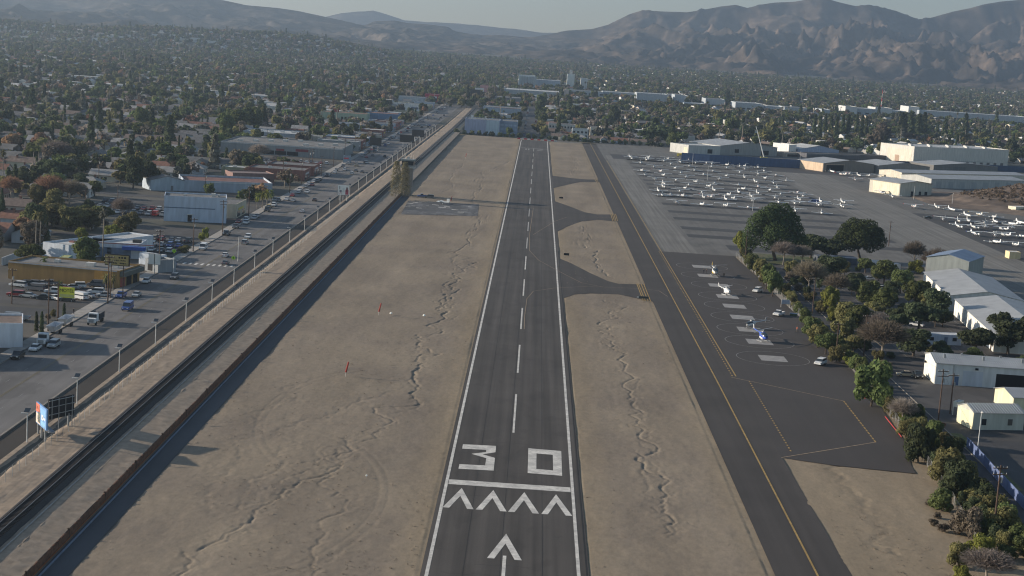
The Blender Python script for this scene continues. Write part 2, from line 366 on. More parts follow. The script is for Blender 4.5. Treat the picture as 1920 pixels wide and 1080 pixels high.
# the dirt of the airfield with its rain gullies cut into it
def airfield_sheet():
    xs = np.concatenate([np.arange(-65.2, -11, .27), np.linspace(-11, 11, 6), np.arange(11.2, 42, .27), np.linspace(42, 54, 4), np.arange(54.5, 86.1, .6)]); xs[-1] = 86
    ys = [150.0, 200.0]
    while ys[-1] < 1400: ys.append(ys[-1]*1.00145 if ys[-1] < 640 else ys[-1]*1.005)
    ys[-1] = 1400.0
    X, Y = np.meshgrid(xs, np.array(ys)); Z = np.zeros_like(X)
    g = [  # photo points along each channel, half width m, depth m, side rills
      ([(905, 405), (893, 425), (876, 448), (862, 478), (851, 512), (842, 535), (847, 560), (832, 572), (830, 588), (815, 605), (806, 628), (780, 634), (788, 650), (784, 672), (775, 705), (768, 738), (742, 762), (738, 790)], .5, .42),
      ([(846, 520), (828, 545), (838, 556), (818, 580), (826, 590)], .4, .35), ([(860, 470), (848, 490), (852, 505)], .35, .3),
      ([(778, 730), (700, 745), (650, 765)], .4, .12), ([(738, 790), (700, 815), (660, 845), (640, 872), (560, 905), (510, 940), (470, 975), (420, 1005), (360, 1050), (330, 1085)], .4, .3),
      ([(655, 835), (640, 872), (625, 930), (600, 985), (585, 1040), (570, 1090)], .4, .25), ([(660, 845), (600, 862), (540, 870)], .3, .2), ([(640, 872), (580, 880), (500, 915)], .3, .2),
      ([(700, 745), (620, 760), (560, 790), (520, 850), (470, 910), (440, 960)], .8, .12), ([(560, 720), (480, 800), (430, 880), (400, 960)], .9, .08),
      ([(1133, 562), (1142, 585), (1137, 600), (1143, 618), (1135, 634), (1146, 652), (1165, 660), (1172, 690), (1180, 740), (1192, 775), (1208, 805), (1222, 850), (1240, 890), (1252, 930), (1256, 965), (1248, 1000)], .42, .34),
      ([(1146, 652), (1135, 645), (1128, 640)], .4, .3), ([(1101, 425), (1108, 445), (1098, 462), (1112, 480), (1122, 500), (1152, 522)], .5, .4), ([(1096, 440), (1104, 455)], .4, .3),
      ([(1245, 940), (1215, 900), (1195, 850)], .4, .15), ([(1573, 872), (1578, 890), (1595, 915), (1618, 945), (1640, 970), (1665, 1000), (1680, 1040)], .45, .3), ([(1595, 915), (1580, 930)], .3, .15),
      ([(985, 290), (905, 330), (890, 360), (880, 400)], .8, .3), ([(870, 300), (850, 330), (830, 360)], .8, .25), ([(1070, 290), (1078, 312), (1076, 328)], .6, .3)]
    near = np.full_like(X, 1e3); ysa = np.array(ys); q_ = random.Random(77)
    def jitter(p, n, am):
        for _ in range(n):
            o = [p[0]]
            for a, b in zip(p[:-1], p[1:]):
                d = b - a; L = d.length; k = q_.gauss(0, 1)*min(am, L*.16); m = (a + b)/2 + Vector((-d.y, d.x, 0))/max(L, .01)*k
                o += [m, b]
            p = o
        return p
    chans = []
    for pts, hw, dep in g:
        p = jitter([P(a, b, 0.0) for a, b in pts], 3, 2.2); chans.append((p, hw, dep))
        for _ in range(max(2, len(p)//16)):            # short side rills
            i = q_.randrange(2, len(p) - 2); c = p[i]; an = q_.uniform(0, 6.28); ln = q_.uniform(2, 6)
            chans.append((jitter([c, c + Vector((ln*math.cos(an), ln*1.6*math.sin(an), 0))], 3, .8), hw*.7, dep*.5))
        if dep > .25: chans.append((jitter([v + Vector((q_.gauss(0, 1.1), q_.gauss(0, 2), 0)) for v in p[::4]], 2, 1.5), hw*.8, dep*.45))
    wv = .6 + .8*fbm(X*.3, Y*.3, 2, 77)
    for p, hw, dep in chans:
        D = np.full_like(X, 1e3); n = len(p)
        for a, b in zip(p[:-1], p[1:]):
            x0, x1 = sorted((a.x, b.x)); y0, y1 = sorted((a.y, b.y))
            i0, i1 = np.searchsorted(xs, (x0 - 3, x1 + 3)); j0, j1 = np.searchsorted(ysa, (y0 - 3.5, y1 + 3.5))
            if i1 <= i0 or j1 <= j0: continue
            sx, sy = X[j0:j1, i0:i1], Y[j0:j1, i0:i1]; dx, dy = b.x - a.x, b.y - a.y; t = np.clip(((sx - a.x)*dx + (sy - a.y)*dy)/(dx*dx + dy*dy + 1e-9), 0, 1)
            D[j0:j1, i0:i1] = np.minimum(D[j0:j1, i0:i1], np.hypot(sx - a.x - t*dx, sy - a.y - t*dy))
        Z -= dep*.36*np.exp(-(D/(hw*.52*wv))**2.2)*wv; near = np.minimum(near, D)
    Z += np.exp(-(near/2.4)**2)*(fbm(X*1.2, Y*.8, 4, 21) - .55)*.12
    Z += (fbm(X*.05, Y*.05, 4, 31) - .5)*.25 + (fbm(X*.5, Y*.22, 4, 41) - .5)*.10
    # wheel ruts swinging across the near field
    for cx, cy, r in ((-33.0, 291.0, 3.5), (-33.0, 291.0, 2.2), (-20, 320, 30), (-20, 320, 31.6), (-48, 260, 26), (-48, 260, 27.6)):
        d = np.abs(np.hypot(X - cx, (Y - cy)*.55) - r); Z -= .03*np.exp(-(d/.25)**2)
    flat = np.zeros_like(X)                       # keep the sheet under the pavements
    for x0, x1 in ((-12.6, 13.0), (40.0, 54.0)): flat = np.maximum(flat, ((X > x0) & (X < x1)))
    polys = [[P(x, y, 0.0) for x, y in up_] + [P(x, y, 0.0) for x, y in lo_[::-1]] for up_, lo_ in CONN] + [[P(*c, 0.0) for c in ((752, 402), (895, 405), (898, 383), (765, 377))]]
    for q in polys:
        ins = np.zeros(X.shape, bool)
        for a, b in zip(q, q[1:] + q[:1]): ins ^= ((a.y > Y) != (b.y > Y)) & (X < (b.x - a.x)*(Y - a.y)/((b.y - a.y) or 1e-9) + a.x)
        flat = np.maximum(flat, ins)
    flat = np.maximum(flat, (X > 53) & (Y > 300)); flat = np.maximum(flat, X < -60.5)
    Z = np.where(flat > 0, np.minimum(Z, 0) - .06, np.minimum(Z - .02, .35)); Z[:, 0] = 0
    tag(gridmesh('airfield_ground', X, Y, Z, M_DIRT, True), kind='structure')
airfield_sheet()

def strip(name, x0, x1, y0, y1, z, m, ny=1): return tag(rectobj(name, x0, x1, y0, y1, z, m, ny), kind='structure')
def ppoly(name, pts, z, m):
    b = MB(); b.poly([(P(x, y, z).x, P(x, y, z).y) for x, y in pts], z); return tag(b.build(name, m), kind='structure')
# ---- runway and its paint
strip('runway', -12.1, 12.75, 150, 1383, .03, M_RWY, 4)
b = MB()
for s in (-1, 1): b.poly([(s*11.43 - (.0 if s < 0 else .54), 150), (s*11.43 + (.54 if s < 0 else 0), 150), (s*11.43 + (.54 if s < 0 else 0), 1378), (s*11.43 - (.0 if s < 0 else .54), 1378)], .05)
tag(b.build('runway_edge_lines', M_WPAINT), kind='structure')
RWY = bpy.data.objects['runway']
def paint(name, polys, m, z=.05, parent=None):
    b = MB()
    for q in polys: b.poly(q, z)
    o = b.build(name, m)
    if parent is not None: o.parent = parent
    else: o['kind'] = 'structure'
    return o
for k in range(16):
    y = 315.28 + 60.96*k
    if y < 1255: paint('centreline_stripe', [[(-.21, y), (.21, y), (.21, y + 36.58), (-.21, y + 36.58)]], M_WPAINT if y < 600 else M_WMID, parent=RWY)
paint('threshold_bar', [[(-10.8, 273.9), (10.8, 273.9), (10.8, 277.0), (-10.8, 277.0)]], M_WPAINT, parent=RWY)
def glyph(name, pts, corners, parent=RWY, m=M_WPAINT):
    tl, tr, bl, br = [P(*c, 0.05) for c in corners]
    def at(u, v):
        t = tl.lerp(tr, u); q = bl.lerp(br, u); w = t.lerp(q, v); return (w.x, w.y)
    return paint(name, [[at(u, v) for u, v in q][::-1] for q in pts], m, parent=parent)
three = [[(0, 0), (1, 0), (1, .19), (0, .19)], [(.72, .19), (1, .19), (1, .27), (.62, .38), (.30, .385), (.72, .28)], [(.30, .385), (.62, .38), (1, .5), (1, .82), (.74, .82), (.75, .53)], [(0, .82), (1, .82), (1, 1), (0, 1)]]
glyph('numeral_three', three, [(868, 832.8), (930.2, 836), (859.7, 878.8), (925.6, 882.3)])
zero = [[(0, 0), (1, 0), (1, .19), (0, .19)], [(0, .82), (1, .82), (1, 1), (0, 1)], [(0, .19), (.25, .19), (.25, .82), (0, .82)], [(.74, .19), (1, .19), (1, .82), (.74, .82)]]
glyph('numeral_zero', zero, [(990.7, 840.4), (1052.4, 845.7), (989.3, 886.8), (1054.1, 892.1)])
def arrowhead(name, ax, ay, hw, ln, th):
    paint(name, [[(ax, ay), (ax - hw, ay - ln), (ax - hw + th, ay - ln), (ax, ay - ln*.40)], [(ax, ay), (ax, ay - ln*.40), (ax + hw - th, ay - ln), (ax + hw, ay - ln)]], M_WPAINT, parent=RWY)
for u, v in ((866.8, 909.4), (925.7, 912.5), (983.3, 916.9), (1042.4, 921)):
    a = P(u, v, .05); arrowhead('arrowhead', a.x, 271.9, 2.6, 12.6, 1.1)
a = P(948.2, 1000.4, .05); arrowhead('arrowhead', 0.0, a.y, 2.65, 13.0, 1.1)
paint('arrow_shaft', [[(-.27, 195), (.27, 195), (.27, a.y - 11.3), (-.27, a.y - 11.3)]], M_WPAINT, parent=RWY)
one = [[(.4, 0), (.6, 0), (.6, 1), (.4, 1)], [(.2, .9), (.8, .9), (.8, 1), (.2, 1)]]
for sx in (-6.5, -4.5): paint('far_numeral', [[(sx, 1243), (sx + 1.2, 1243), (sx + 1.2, 1261), (sx, 1261)]], M_WFAINT, parent=RWY)
paint('far_numeral', [[(2.5, 1243), (7.5, 1243), (7.5, 1246), (2.5, 1246)], [(2.5, 1258), (7.5, 1258), (7.5, 1261), (2.5, 1261)], [(2.5, 1246), (4, 1246), (7.5, 1258), (6, 1258)]], M_WFAINT, parent=RWY)
paint('far_threshold_bar', [[(-10.6, 1266), (10.6, 1266), (10.6, 1269), (-10.6, 1269)]], M_WFAINT, parent=RWY)
paint('edge_crack', [[(12.3, 200), (12.5, 200), (12.45, 620), (12.25, 620)]], mat('crack_tar', (.02, .02, .02), coord='pos'), parent=RWY)
tarm = mat('sealant_tar', (.030, .029, .029), coord='pos'); b = MB()
for k in range(70):                                   # sealed cracks across the pavement
    y = 205 + (k/70)**1.5*900 + rng.uniform(-4, 4); x0, x1 = sorted((rng.uniform(-12, 12), rng.uniform(-12, 12))); n = 6; zz = [rng.uniform(-.5, .5) for _ in range(n + 1)]
    for i in range(n):
        xa, xb = x0 + (x1 - x0)*i/n, x0 + (x1 - x0)*(i + 1)/n; b.poly([(xa, y + zz[i]), (xb, y + zz[i + 1]), (xb, y + zz[i + 1] + .09), (xa, y + zz[i] + .09)], .042)
for x in (-6.0, -.6, 5.7): b.poly([(x, 190), (x + .07, 190), (x + .07, 900), (x, 900)], .043)
o = b.build('sealed_cracks', tarm, RWY); o['kind'] = 'stuff'
# ---- taxiway, connectors, aprons
strip('taxiway', 41.2, 53.4, 150, 1395, .03, M_TAXI, 4)
def connector(name, up, lo):
    pts = [P(x, y, .025) for x, y in up] ; q = [P(x, y, .025) for x, y in lo]
    poly = [(11.8, q[0].y)] + [(v.x, v.y) for v in q[1:]] + [(41.6, q[-1].y), (41.6, pts[-1].y)] + [(v.x, v.y) for v in pts[::-1][:-1]] + [(11.8, pts[0].y)]
    b = MB(); b.poly(poly, .022); return tag(b.build(name, M_TAXI), kind='structure')
for up_, lo_ in CONN: connector('connector_taxiway', up_, lo_)
def lineto(name, pts, w, m, z=.06):
    """painted line of width w through plan points"""
    b = MB()
    for a, c in zip(pts[:-1], pts[1:]):
        d = Vector((c[0] - a[0], c[1] - a[1])); L = d.length
        if L < 1e-6: continue
        d /= L; n = Vector((-d.y, d.x))*(w/2)
        b.poly([(a[0] - n.x, a[1] - n.y), (c[0] - n.x, c[1] - n.y), (c[0] + n.x, c[1] + n.y), (a[0] + n.x, a[1] + n.y)][::1], z)
    return tag(b.build(name, m), kind='structure')
def pl(pts): return [(P(x, y, .05).x, P(x, y, .05).y) for x, y in pts]
lineto('taxiway_centreline', [(47.6, 150), (48.4, 380), (48.4, 1390)], .34, M_YPAINT)
lineto('lead_line', pl([(983, 617), (984, 590), (988, 560), (1000, 546), (1040, 540), (1100, 537), (1200, 541), (1235, 545), (1252, 556)]), .2, M_YFAINT)
lineto('lead_line', pl([(1000, 390), (993, 440), (993, 470), (1010, 488), (1060, 515), (1090, 530), (1130, 538)]), .2, M_YFAINT)
lineto('lead_line', pl([(1000, 440), (1040, 415), (1063, 407), (1110, 407), (1155, 408)]), .2, M_YFAINT)
for (ax, ay, bx, by) in ((1197, 532, 1210, 564), (1202, 532, 1215, 564), (1207, 532.5, 1220, 565), (1194, 532, 1206, 563.5), (1145, 401, 1149, 414), (1148, 401, 1152, 414), (1151, 401, 1155, 414.5), (1154, 401, 1158, 414.5), (1115, 336, 1119, 342), (1118, 336, 1122, 342)):
    lineto('holding_line', pl([(ax, ay), (bx, by)]), .32, M_YPAINT, .055)
# heliport apron, its outline, pads and circles
hx = [(53.4, 300), (54, 640), (83.2, 640), (85.0, 580), (86, 507), (88, 462), (86.2, 391), (82.0, 330), (78.5, 304)]
b = MB(); hq = [(309.5, 79.0), (330, 82.4), (391, 86.0), (462, 87.4), (507, 85.6), (580, 84.7), (640, 83.2)]
for (ya, xa), (yb, xb) in zip(hq[:-1], hq[1:]): b.poly([(53.4, ya), (xa, ya), (xb, yb), (53.4, yb)], .026)
b.poly([(53.4, 309.5), P(1560, 872, .03).to_tuple()[:2], (78.6, 304), (79.0, 309.5)], .026); tag(b.build('heliport_apron', M_HELI), kind='structure')
ed = pl([(1370, 705)]) [0]
lineto('apron_edge_line', [(53.9, ed[1]), (54.1, 1180)], .32, M_YPAINT)
def dashed(name, a, c, w, on, off, m):
    a = Vector(a); c = Vector(c); d = c - a; L = d.length; d /= L; n = Vector((-d.y, d.x))*(w/2); t = 0; b = MB()
    while t < L:
        e = min(t + on, L); p = a + d*t; q = a + d*e
        b.poly([tuple(p - n), tuple(q - n), tuple(q + n), tuple(p + n)], .06); t += on + off
    return tag(b.build(name, m), kind='structure')
dashed('apron_edge_dashes', (53.0, ed[1]), (53.1, 640), .3, 1.5, 1.5, M_YPAINT)
q = pl([(1405, 715), (1484, 848), (1370, 707), (1582, 752), (1642, 829), (1465, 858)])
dashed('vehicle_lane_dashes', q[0], q[1], .34, 1.0, 1.2, M_YPAINT)
lineto('apron_outline', [q[2], q[3]], .3, M_YFAINT); dashed('apron_outline_dashes', q[3], q[4], .35, 1.6, .8, M_YPAINT); lineto('apron_outline', [q[4], q[5]], .35, M_YFAINT)
HP = bpy.data.objects['heliport_apron']
for i, (u, v) in enumerate(((1316, 500), (1327, 517), (1348, 535), (1364, 556), (1377, 574), (1392, 595), (1406, 618), (1424, 641), (1449, 672))):
    c = P(u, v, .05); paint('landing_pad', [[(c.x - 3.5, c.y - 3.9), (c.x + 3.5, c.y - 3.9), (c.x + 3.5, c.y + 3.9), (c.x - 3.5, c.y + 3.9)]], M_PAD, .045, HP)
    if i % 1 == 0:
        pts = [(c.x + 9.6*math.cos(t), c.y + 9.6*math.sin(t)) for t in np.linspace(0, 2*math.pi, 41)]
        o = lineto('landing_circle', pts, .2, M_WFAINT, .055 + i*.003); o.parent = HP; del o['kind']
# aircraft parking
strip('parking_apron', 53.4, 232, 640, 1420, .018, M_APRON, 3)
strip('parking_taxilane', 55.4, 69, 640, 1240, .032, M_LANE, 3)
strip('hangar_taxilane', 172, 214, 560, 1240, .034, M_LANE, 3)
strip('parking_apron_east', 214, 420, 620, 900, .024, M_SEAL, 2)
strip('parking_apron_north', 214, 420, 900, 1300, .022, M_APRON, 2)
for v in (302.5, 309, 316, 324, 331, 339, 346, 352, 359, 367, 381, 394.5, 406.5, 423.5, 437.5):
    c = P(1230, v, .03); th = .018*c.y*c.y/1000*.33
    strip('sealed_parking_row', 70.5, 169, c.y - 6.2, c.y + 6.2, .036, M_SEAL)
c = P(1300, 460, .03); strip('sealed_parking_row', 84, 122, c.y - 9, c.y + 9, .036, M_SEAL)
strip('north_sealed_apron', 60, 175, 1205, 1262, .036, M_SEAL); strip('north_sealed_apron', 150, 235, 1180, 1262, .04, M_SEAL)
lineto('apron_corner_line', [(62, 1330), (112, 1325)], 1.2, M_WFAINT)
strip('end_pavement', 12.7, 130, 1383, 1398, .03, M_APRON)

# ---- railway, path, street on the western bench
strip('perimeter_road', -64.6, -60.4, 150, 800, .03, mat_pave('perimeter_asphalt', (.060, .062, .068)), 2)
b = MB(); b.b2((-64.2, 150, 0), (-63.95, 800, .22)); tag(b.build('perimeter_kerb', mat('kerb_blue_grey', (.16, .19, .24), coord='pos')), kind='structure')
def mat_boards():
    return mat('rust_boards', (.145, .070, .042), scale=1.4, var=.5, detail=6, coord='pos')
b = MB(); y = 150.0
while y < 800:
    b.b2((-65.2 - rng.uniform(0, .07), y, -.05), (-65.06, y + .93, WT + rng.uniform(-.06, .1))); y += 1.0
wl = empty('retaining_wall', (0, 0, 0)); tag(wl, 'long rust-brown board retaining wall below the railway bench', 'wall')
o = b.build('boards', mat_boards(), wl); o['kind'] = 'stuff'
for k in range(33):
    b = MB(); b.b2((-65.34, 150 + k*20, 0), (-65.02, 150.3 + k*20, WT + .25)); b.build('post', mat('post_wood', (.08, .05, .035)), wl)
b = MB(); b.b2((-65.0, 150, .0), (-64.93, 800, .10)); b.build('orange_barrier_tape', mat('orange_plastic', (.50, .17, .05)), wl)
def bench_strip(name, x0, x1, y0, y1, z0, z1, m, seed, amp=.1, nx=8):
    xs = np.linspace(x0, x1, nx); ys = np.array([y0*(y1/y0)**(k/420) for k in range(421)]); X, Y = np.meshgrid(xs, ys)
    Z = z0 + (z1 - z0)*(X - x0)/(x1 - x0) + (fbm(X*.7, Y*.35, 4, seed) - .5)*2*amp
    if name == 'railway_bench': Z += -.6*np.exp(-((X + 84.3)/.8)**2)*(.5 + fbm(X*.9, Y*.5, 3, 61)) + np.exp(-((X + 83.6)/1.5)**2)*(fbm(X*1.5, Y*.9, 4, 62) - .5)*.7
    Z += np.maximum(0, Hn(X*0, Y)); tag(gridmesh(name, X, Y, Z, m), kind='structure')
bench_strip('bank_slope', -69.3, -65.22, 150, 1420, PL + .06, WT + .06, M_BANK, 5, .06)
bench_strip('railway_bench', -86.2, -69.2, 150, 1900, PL + .03, PL + .05, M_BANK, 6, .13, 44)
def ballast():
    b = MB(); ys = [150 + k*50 for k in range(36)]
    for y0, y1 in zip(ys[:-1], ys[1:]):
        z0, z1 = H(-80, y0), H(-80, y1)
        for (xa, ha), (xb, hb) in zip([(-76.0, 0), (-75.3, .6), (-72.2, .6), (-71.5, 0)][:-1], [(-76.0, 0), (-75.3, .6), (-72.2, .6), (-71.5, 0)][1:]):
            b.add([(xa, y0, z0 + ha + .1), (xb, y0, z0 + hb + .1), (xb, y1, z1 + hb + .1), (xa, y1, z1 + ha + .1)], [(0, 1, 2, 3)])
    return b
rt = empty('railway_track', (-73.6, 150, PL)); tag(rt, 'railway track on dark ballast along the bench', 'railway track')
o = ballast().build('ballast', mat('ballast_stone', (.045, .042, .042), scale=3, var=.35, coord='pos'), rt); o.matrix_parent_inverse = rt.matrix_world.inverted(); o.location = (73.6 - 73.6, 0, 0)
rt2 = [(-74.35, 'rail'), (-72.9, 'rail')]
for x, n in ((-74.4, 'rail'), (-72.95, 'rail')):
    b = MB()
    for k in range(35):
        y0, y1 = 150 + k*50, 200 + k*50; z0, z1 = H(-80, y0) + .88, H(-80, y1) + .88
        b.add([(x - .045, y0, z0), (x + .045, y0, z0), (x + .045, y1, z1), (x - .045, y1, z1), (x - .045, y0, z0 + .16), (x + .045, y0, z0 + .16), (x + .045, y1, z1 + .16), (x - .045, y1, z1 + .16)],
              [(4, 5, 6, 7), (0, 1, 5, 4), (1, 2, 6, 5), (2, 3, 7, 6), (3, 0, 4, 7)])
    o = b.build(n, mat('rail_steel', (.20, .19, .19), .4, metal=.7, spec=.5), rt); o.location = (73.6, -150, -PL)
bpy.data.objects['ballast'].location = (73.6, -150, -PL); bpy.data.objects['ballast'].matrix_parent_inverse = Matrix()
tie = MB(); tie.box((0, 0, 0), (2.6, .26, .18)); tie = tie.mesh('sleeper', mat('sleeper_wood', (.035, .030, .028), coord='pos'))
for k in range(300): part('sleeper', tie, rt, (0.0, 60 + k*.62, .79))
b = MB()
for k in range(1050):
    y = 150 + 60 + 300*.62 + k*.62; b.box((-73.68, y, H(-80, y) + .79), (2.6, .26, .18))
o = b.build('far_sleepers', MATS['sleeper_wood'], rt); o['kind'] = 'stuff'; o.location = (73.6, -150, -PL)
def bstrip(name, x0, x1, y0, y1, dz, m, ny=20):
    b = MB(); ys = np.linspace(y0, y1, ny + 1)
    for i in range(ny):
        z0, z1 = H(-100, ys[i]) + dz, H(-100, ys[i + 1]) + dz
        b.add([(x0, ys[i], z0), (x1, ys[i], z0), (x1, ys[i + 1], z1), (x0, ys[i + 1], z1)], [(0, 1, 2, 3)])
    return tag(b.build(name, m), kind='structure')
b = MB(); b.b2((-70.9, 150, PL), (-70.7, 900, PL + .2)); tag(b.build('bench_kerb', M_WALK), kind='structure')
bstrip('street', -112, -92, 150, 1950, .03, M_ROAD, 40)
bstrip('sidewalk', -115.4, -112, 150, 1950, .15, M_WALK, 40)
bstrip('path', -91.0, -86.6, 150, 1500, .04, M_BIKE, 20)
bstrip('path_verge', -86.6, -85.6, 150, 1500, .09, M_BANK, 20)
b = MB(); b.b2((-91.95, 150, PL), (-91.55, 1500, PL + .28)); tag(b.build('street_kerb', mat('kerb_concrete', (.23, .205, .175), coord='pos')), kind='structure')
b = MB(); b.b2((-112.1, 150, PL), (-111.9, 1450, PL + .17)); tag(b.build('street_kerb', MATS['kerb_concrete']), kind='structure')
zr = PL + .05
for x in (-105.2, -98.6):
    b = MB(); y = 250
    while y < 1500: b.poly([(x - .08, y), (x + .08, y), (x + .08, y + 3), (x - .08, y + 3)], zr); y += 12
    tag(b.build('lane_dashes', M_WFAINT), kind='structure')
b = MB()
for s in (-.25, .1): b.poly([(-102 + s, 250), (-102 + s + .12, 250), (-102 + s + .12, 1500), (-102 + s, 1500)], zr)
tag(b.build('street_centre_line', mat('street_yellow', (.20, .16, .08), coord='pos')), kind='structure')
for k in range(9): strip('crosswalk_bar', -109.5 + k*1.9, -108.7 + k*1.9, 505.5, 509.5, zr, M_WPAINT)
# side streets into the town
for yc, x0, w in ((404, -330, 11), (560, -330, 9), (705, -420, 9), (855, -450, 9), (1010, -520, 9), (1190, -600, 9), (1380, -700, 9)):
    b = MB(); b.poly([(x0, yc - w/2), (-112, yc - w/2), (-112, yc + w/2), (x0, yc + w/2)], PL + .025); tag(b.build('side_street', M_ROADD), kind='structure')
strip('motel_lot', -170, -115.5, 414, 447, PL + .03, M_LOT)
strip('store_lot', -186, -116, 905, 975, PL + .03, M_LOT); strip('car_lot', -150, -116, 520, 600, PL + .03, M_LOT); strip('yard_lot', -180, -116, 620, 690, PL + .03, M_LOT)
# ---- east side road, lots and lawns
ER = [(88.4, 150), (94.2, 150), (94.6, 430), (95.4, 600), (89.2, 600), (89.0, 430)]
b = MB(); b.poly(ER, .03); tag(b.build('east_road', M_ROADD), kind='structure')
for x in (88.2, 94.4):
    b = MB(); b.b2((x, 150, 0), (x + .25, 596, .13)); tag(b.build('road_kerb', MATS['kerb_concrete']), kind='structure')
strip('car_park', 94.8, 146, 405, 640, .02, M_LOT, 2)
strip('workshop_yard', 94.8, 160, 338, 405, .022, M_LOT)
strip('lower_yard', 97.6, 160, 200, 338, .024, M_ROADD)
strip('lawn', 94.7, 97.2, 296, 316, .05, mat('dry_lawn', (.13, .12, .045), scale=1.5, var=.4, coord='pos', col2=(.06, .085, .025)))
strip('lawn', 94.7, 97.2, 318, 342, .05, MATS['dry_lawn']); strip('lawn', 94.7, 97, 250, 280, .05, MATS['dry_lawn'])
strip('picnic_lawn', 92, 128, 622, 655, .05, mat('green_lawn', (.055, .075, .025), scale=.8, var=.4, coord='pos', col2=(.11, .10, .05)))
strip('fence_verge', 85.2, 88.2, 250, 640, .012, M_WALK, 3)
b = MB()
for k in range(7): b.poly([(100 + k*6.2, 430), (100.12 + k*6.2, 430), (100.12 + k*6.2, 600), (100 + k*6.2, 600)], .045)
tag(b.build('parking_lines', M_WFAINT), kind='structure')
# street leading away beyond the runway end
b = MB(); ys = np.linspace(1410, 2100, 21)
for i in range(20): b.add([(-11, ys[i], H(0, ys[i]) + .06), (1, ys[i], H(0, ys[i]) + .06), (1, ys[i + 1], H(0, ys[i + 1]) + .06), (-11, ys[i + 1], H(0, ys[i + 1]) + .06)], [(0, 1, 2, 3)])
tag(b.build('far_street', M_ROADD), kind='structure')

# ---- mountains
def mat_mountain(name, a, c, scale):
    m = bpy.data.materials.new(name); m.use_nodes = True; t = m.node_tree; L = t.links; b = t.nodes['Principled BSDF']
    b.inputs['Roughness'].default_value = 1; b.inputs['Specular IOR Level'].default_value = 0
    g = nd(t, 'ShaderNodeNewGeometry'); n = nd(t, 'ShaderNodeTexNoise'); n.inputs['Scale'].default_value = scale; n.inputs['Detail'].default_value = 9; n.inputs['Roughness'].default_value = .62; L.new(g.outputs['Position'], n.inputs['Vector'])
    cr = nd(t, 'ShaderNodeValToRGB'); L.new(n.outputs[0], cr.inputs[0]); e = cr.color_ramp.elements
    e[0].position = .40; e[0].color = (*a, 1); e[1].position = .66; e[1].color = (*c, 1); k = cr.color_ramp.elements.new(.54); k.color = tuple((p*.6 + q*.4) for p, q in zip(a, c)) + (1,)
    n2 = nd(t, 'ShaderNodeTexNoise'); n2.inputs['Scale'].default_value = .016; n2.inputs['Detail'].default_value = 7; n2.inputs['Roughness'].default_value = .7; L.new(g.outputs['Position'], n2.inputs['Vector'])
    r2 = nd(t, 'ShaderNodeMapRange'); L.new(n2.outputs[0], r2.inputs[0]); r2.inputs['From Min'].default_value = .38; r2.inputs['From Max'].default_value = .62; r2.inputs['To Min'].default_value = .55; r2.inputs['To Max'].default_value = 1.45
    vm = nd(t, 'ShaderNodeVectorMath', operation='SCALE'); L.new(cr.outputs[0], vm.inputs[0]); L.new(r2.outputs[0], vm.inputs['Scale']); L.new(vm.outputs[0], b.inputs['Base Color']); return m
def mountain(name, sky_pts, Yr, Yb, back, m, dx, seed, carve=.75, wl=520.0, foot=.0):
    xs_, es = [], []
    for px, py in sky_pts:
        d = ray(px, py); t = Yr/d.y; xs_.append(CX + t*d.x); es.append(CH + t*d.z)
    xs = np.arange(xs_[0], xs_[-1], dx); ys = np.arange(Yb - 300, Yr + back, dx*1.15); X, Y = np.meshgrid(xs, ys)
    E = np.interp(X, xs_, es)
    wX = X + (fbm(X/900, Y/900, 3, seed + 3) - .5)*700; wY = Y + (fbm(X/900 + 9, Y/900, 3, seed + 4) - .5)*700
    yb = Yb + (fbm(X/700, Y*0, 3, seed + 8) - .5)*1100
    s = np.clip((Y - yb)/(Yr - yb), 0, None); up = np.clip(s, 0, 1)
    def rg(w, o, sd, st=1.0):
        q = fbm(wX/w, wY/w/st, o, sd, True, .45); return np.clip((q - .30)/.65, 0, 1)
    r = rg(wl*1.7, 3, seed, 2.8); r2 = rg(wl*.55, 4, seed + 101, 1.8); r3 = rg(wl*.17, 4, seed + 202, 1.3)
    prof = up**1.15
    cv = carve*(1 - up**10)*(1 - .68*r - .32*r2)*1.25
    base = np.vectorize(lambda y: max(0, ramp(y)))(Y) + np.where(X < -69, PL, 0)
    A_ = np.maximum(E - base, 5)
    Z = base - 6*(s <= 0) + A_*prof*(1 - np.clip(cv, 0, .92))
    Z += np.minimum(1, up*5)*(1 - .75*up**5)*((r2 - .55)*.30*A_ + (r3 - .55)*.24*A_ + (rg(wl*.06, 3, seed + 303) - .55)*.07*A_)
    Z += np.minimum(1, up*5)*(r3 - .7)*.02*A_
    fall = np.clip((Y - Yr)/back, 0, 1); Z = np.where(Y > Yr, base + (E - base)*(1 - fall**1.0*1.02)*(1 - .25*(1 - r)*np.minimum(1, fall*5)), Z)
    tag(gridmesh(name, X, Y, Z, m, False), kind='structure')
SK_R = [(700, 80), (860, 72), (930, 70), (1000, 69), (1030, 64), (1062, 57), (1110, 54), (1140, 46), (1160, 36), (1180, 26), (1205, 18), (1230, 20), (1255, 21), (1290, 22), (1320, 17), (1352, 11), (1380, 8), (1402, 14), (1425, 8), (1450, 4), (1490, 2), (1520, -3), (1550, -4), (1566, 1), (1585, 6), (1603, 10), (1630, 10), (1655, 14), (1680, 19), (1700, 27), (1722, 35), (1740, 34), (1765, 27), (1790, 20), (1820, 14), (1845, 7), (1880, 1), (1920, -2), (2000, -10), (2100, 10), (2200, 0), (2350, 20)]
SK_M = [(430, 60), (520, 52), (600, 46), (650, 42), (685, 47), (700, 40), (740, 38), (765, 43), (800, 45), (840, 50), (852, 58), (880, 63), (905, 66), (940, 65), (980, 69), (1060, 72), (1200, 80)]
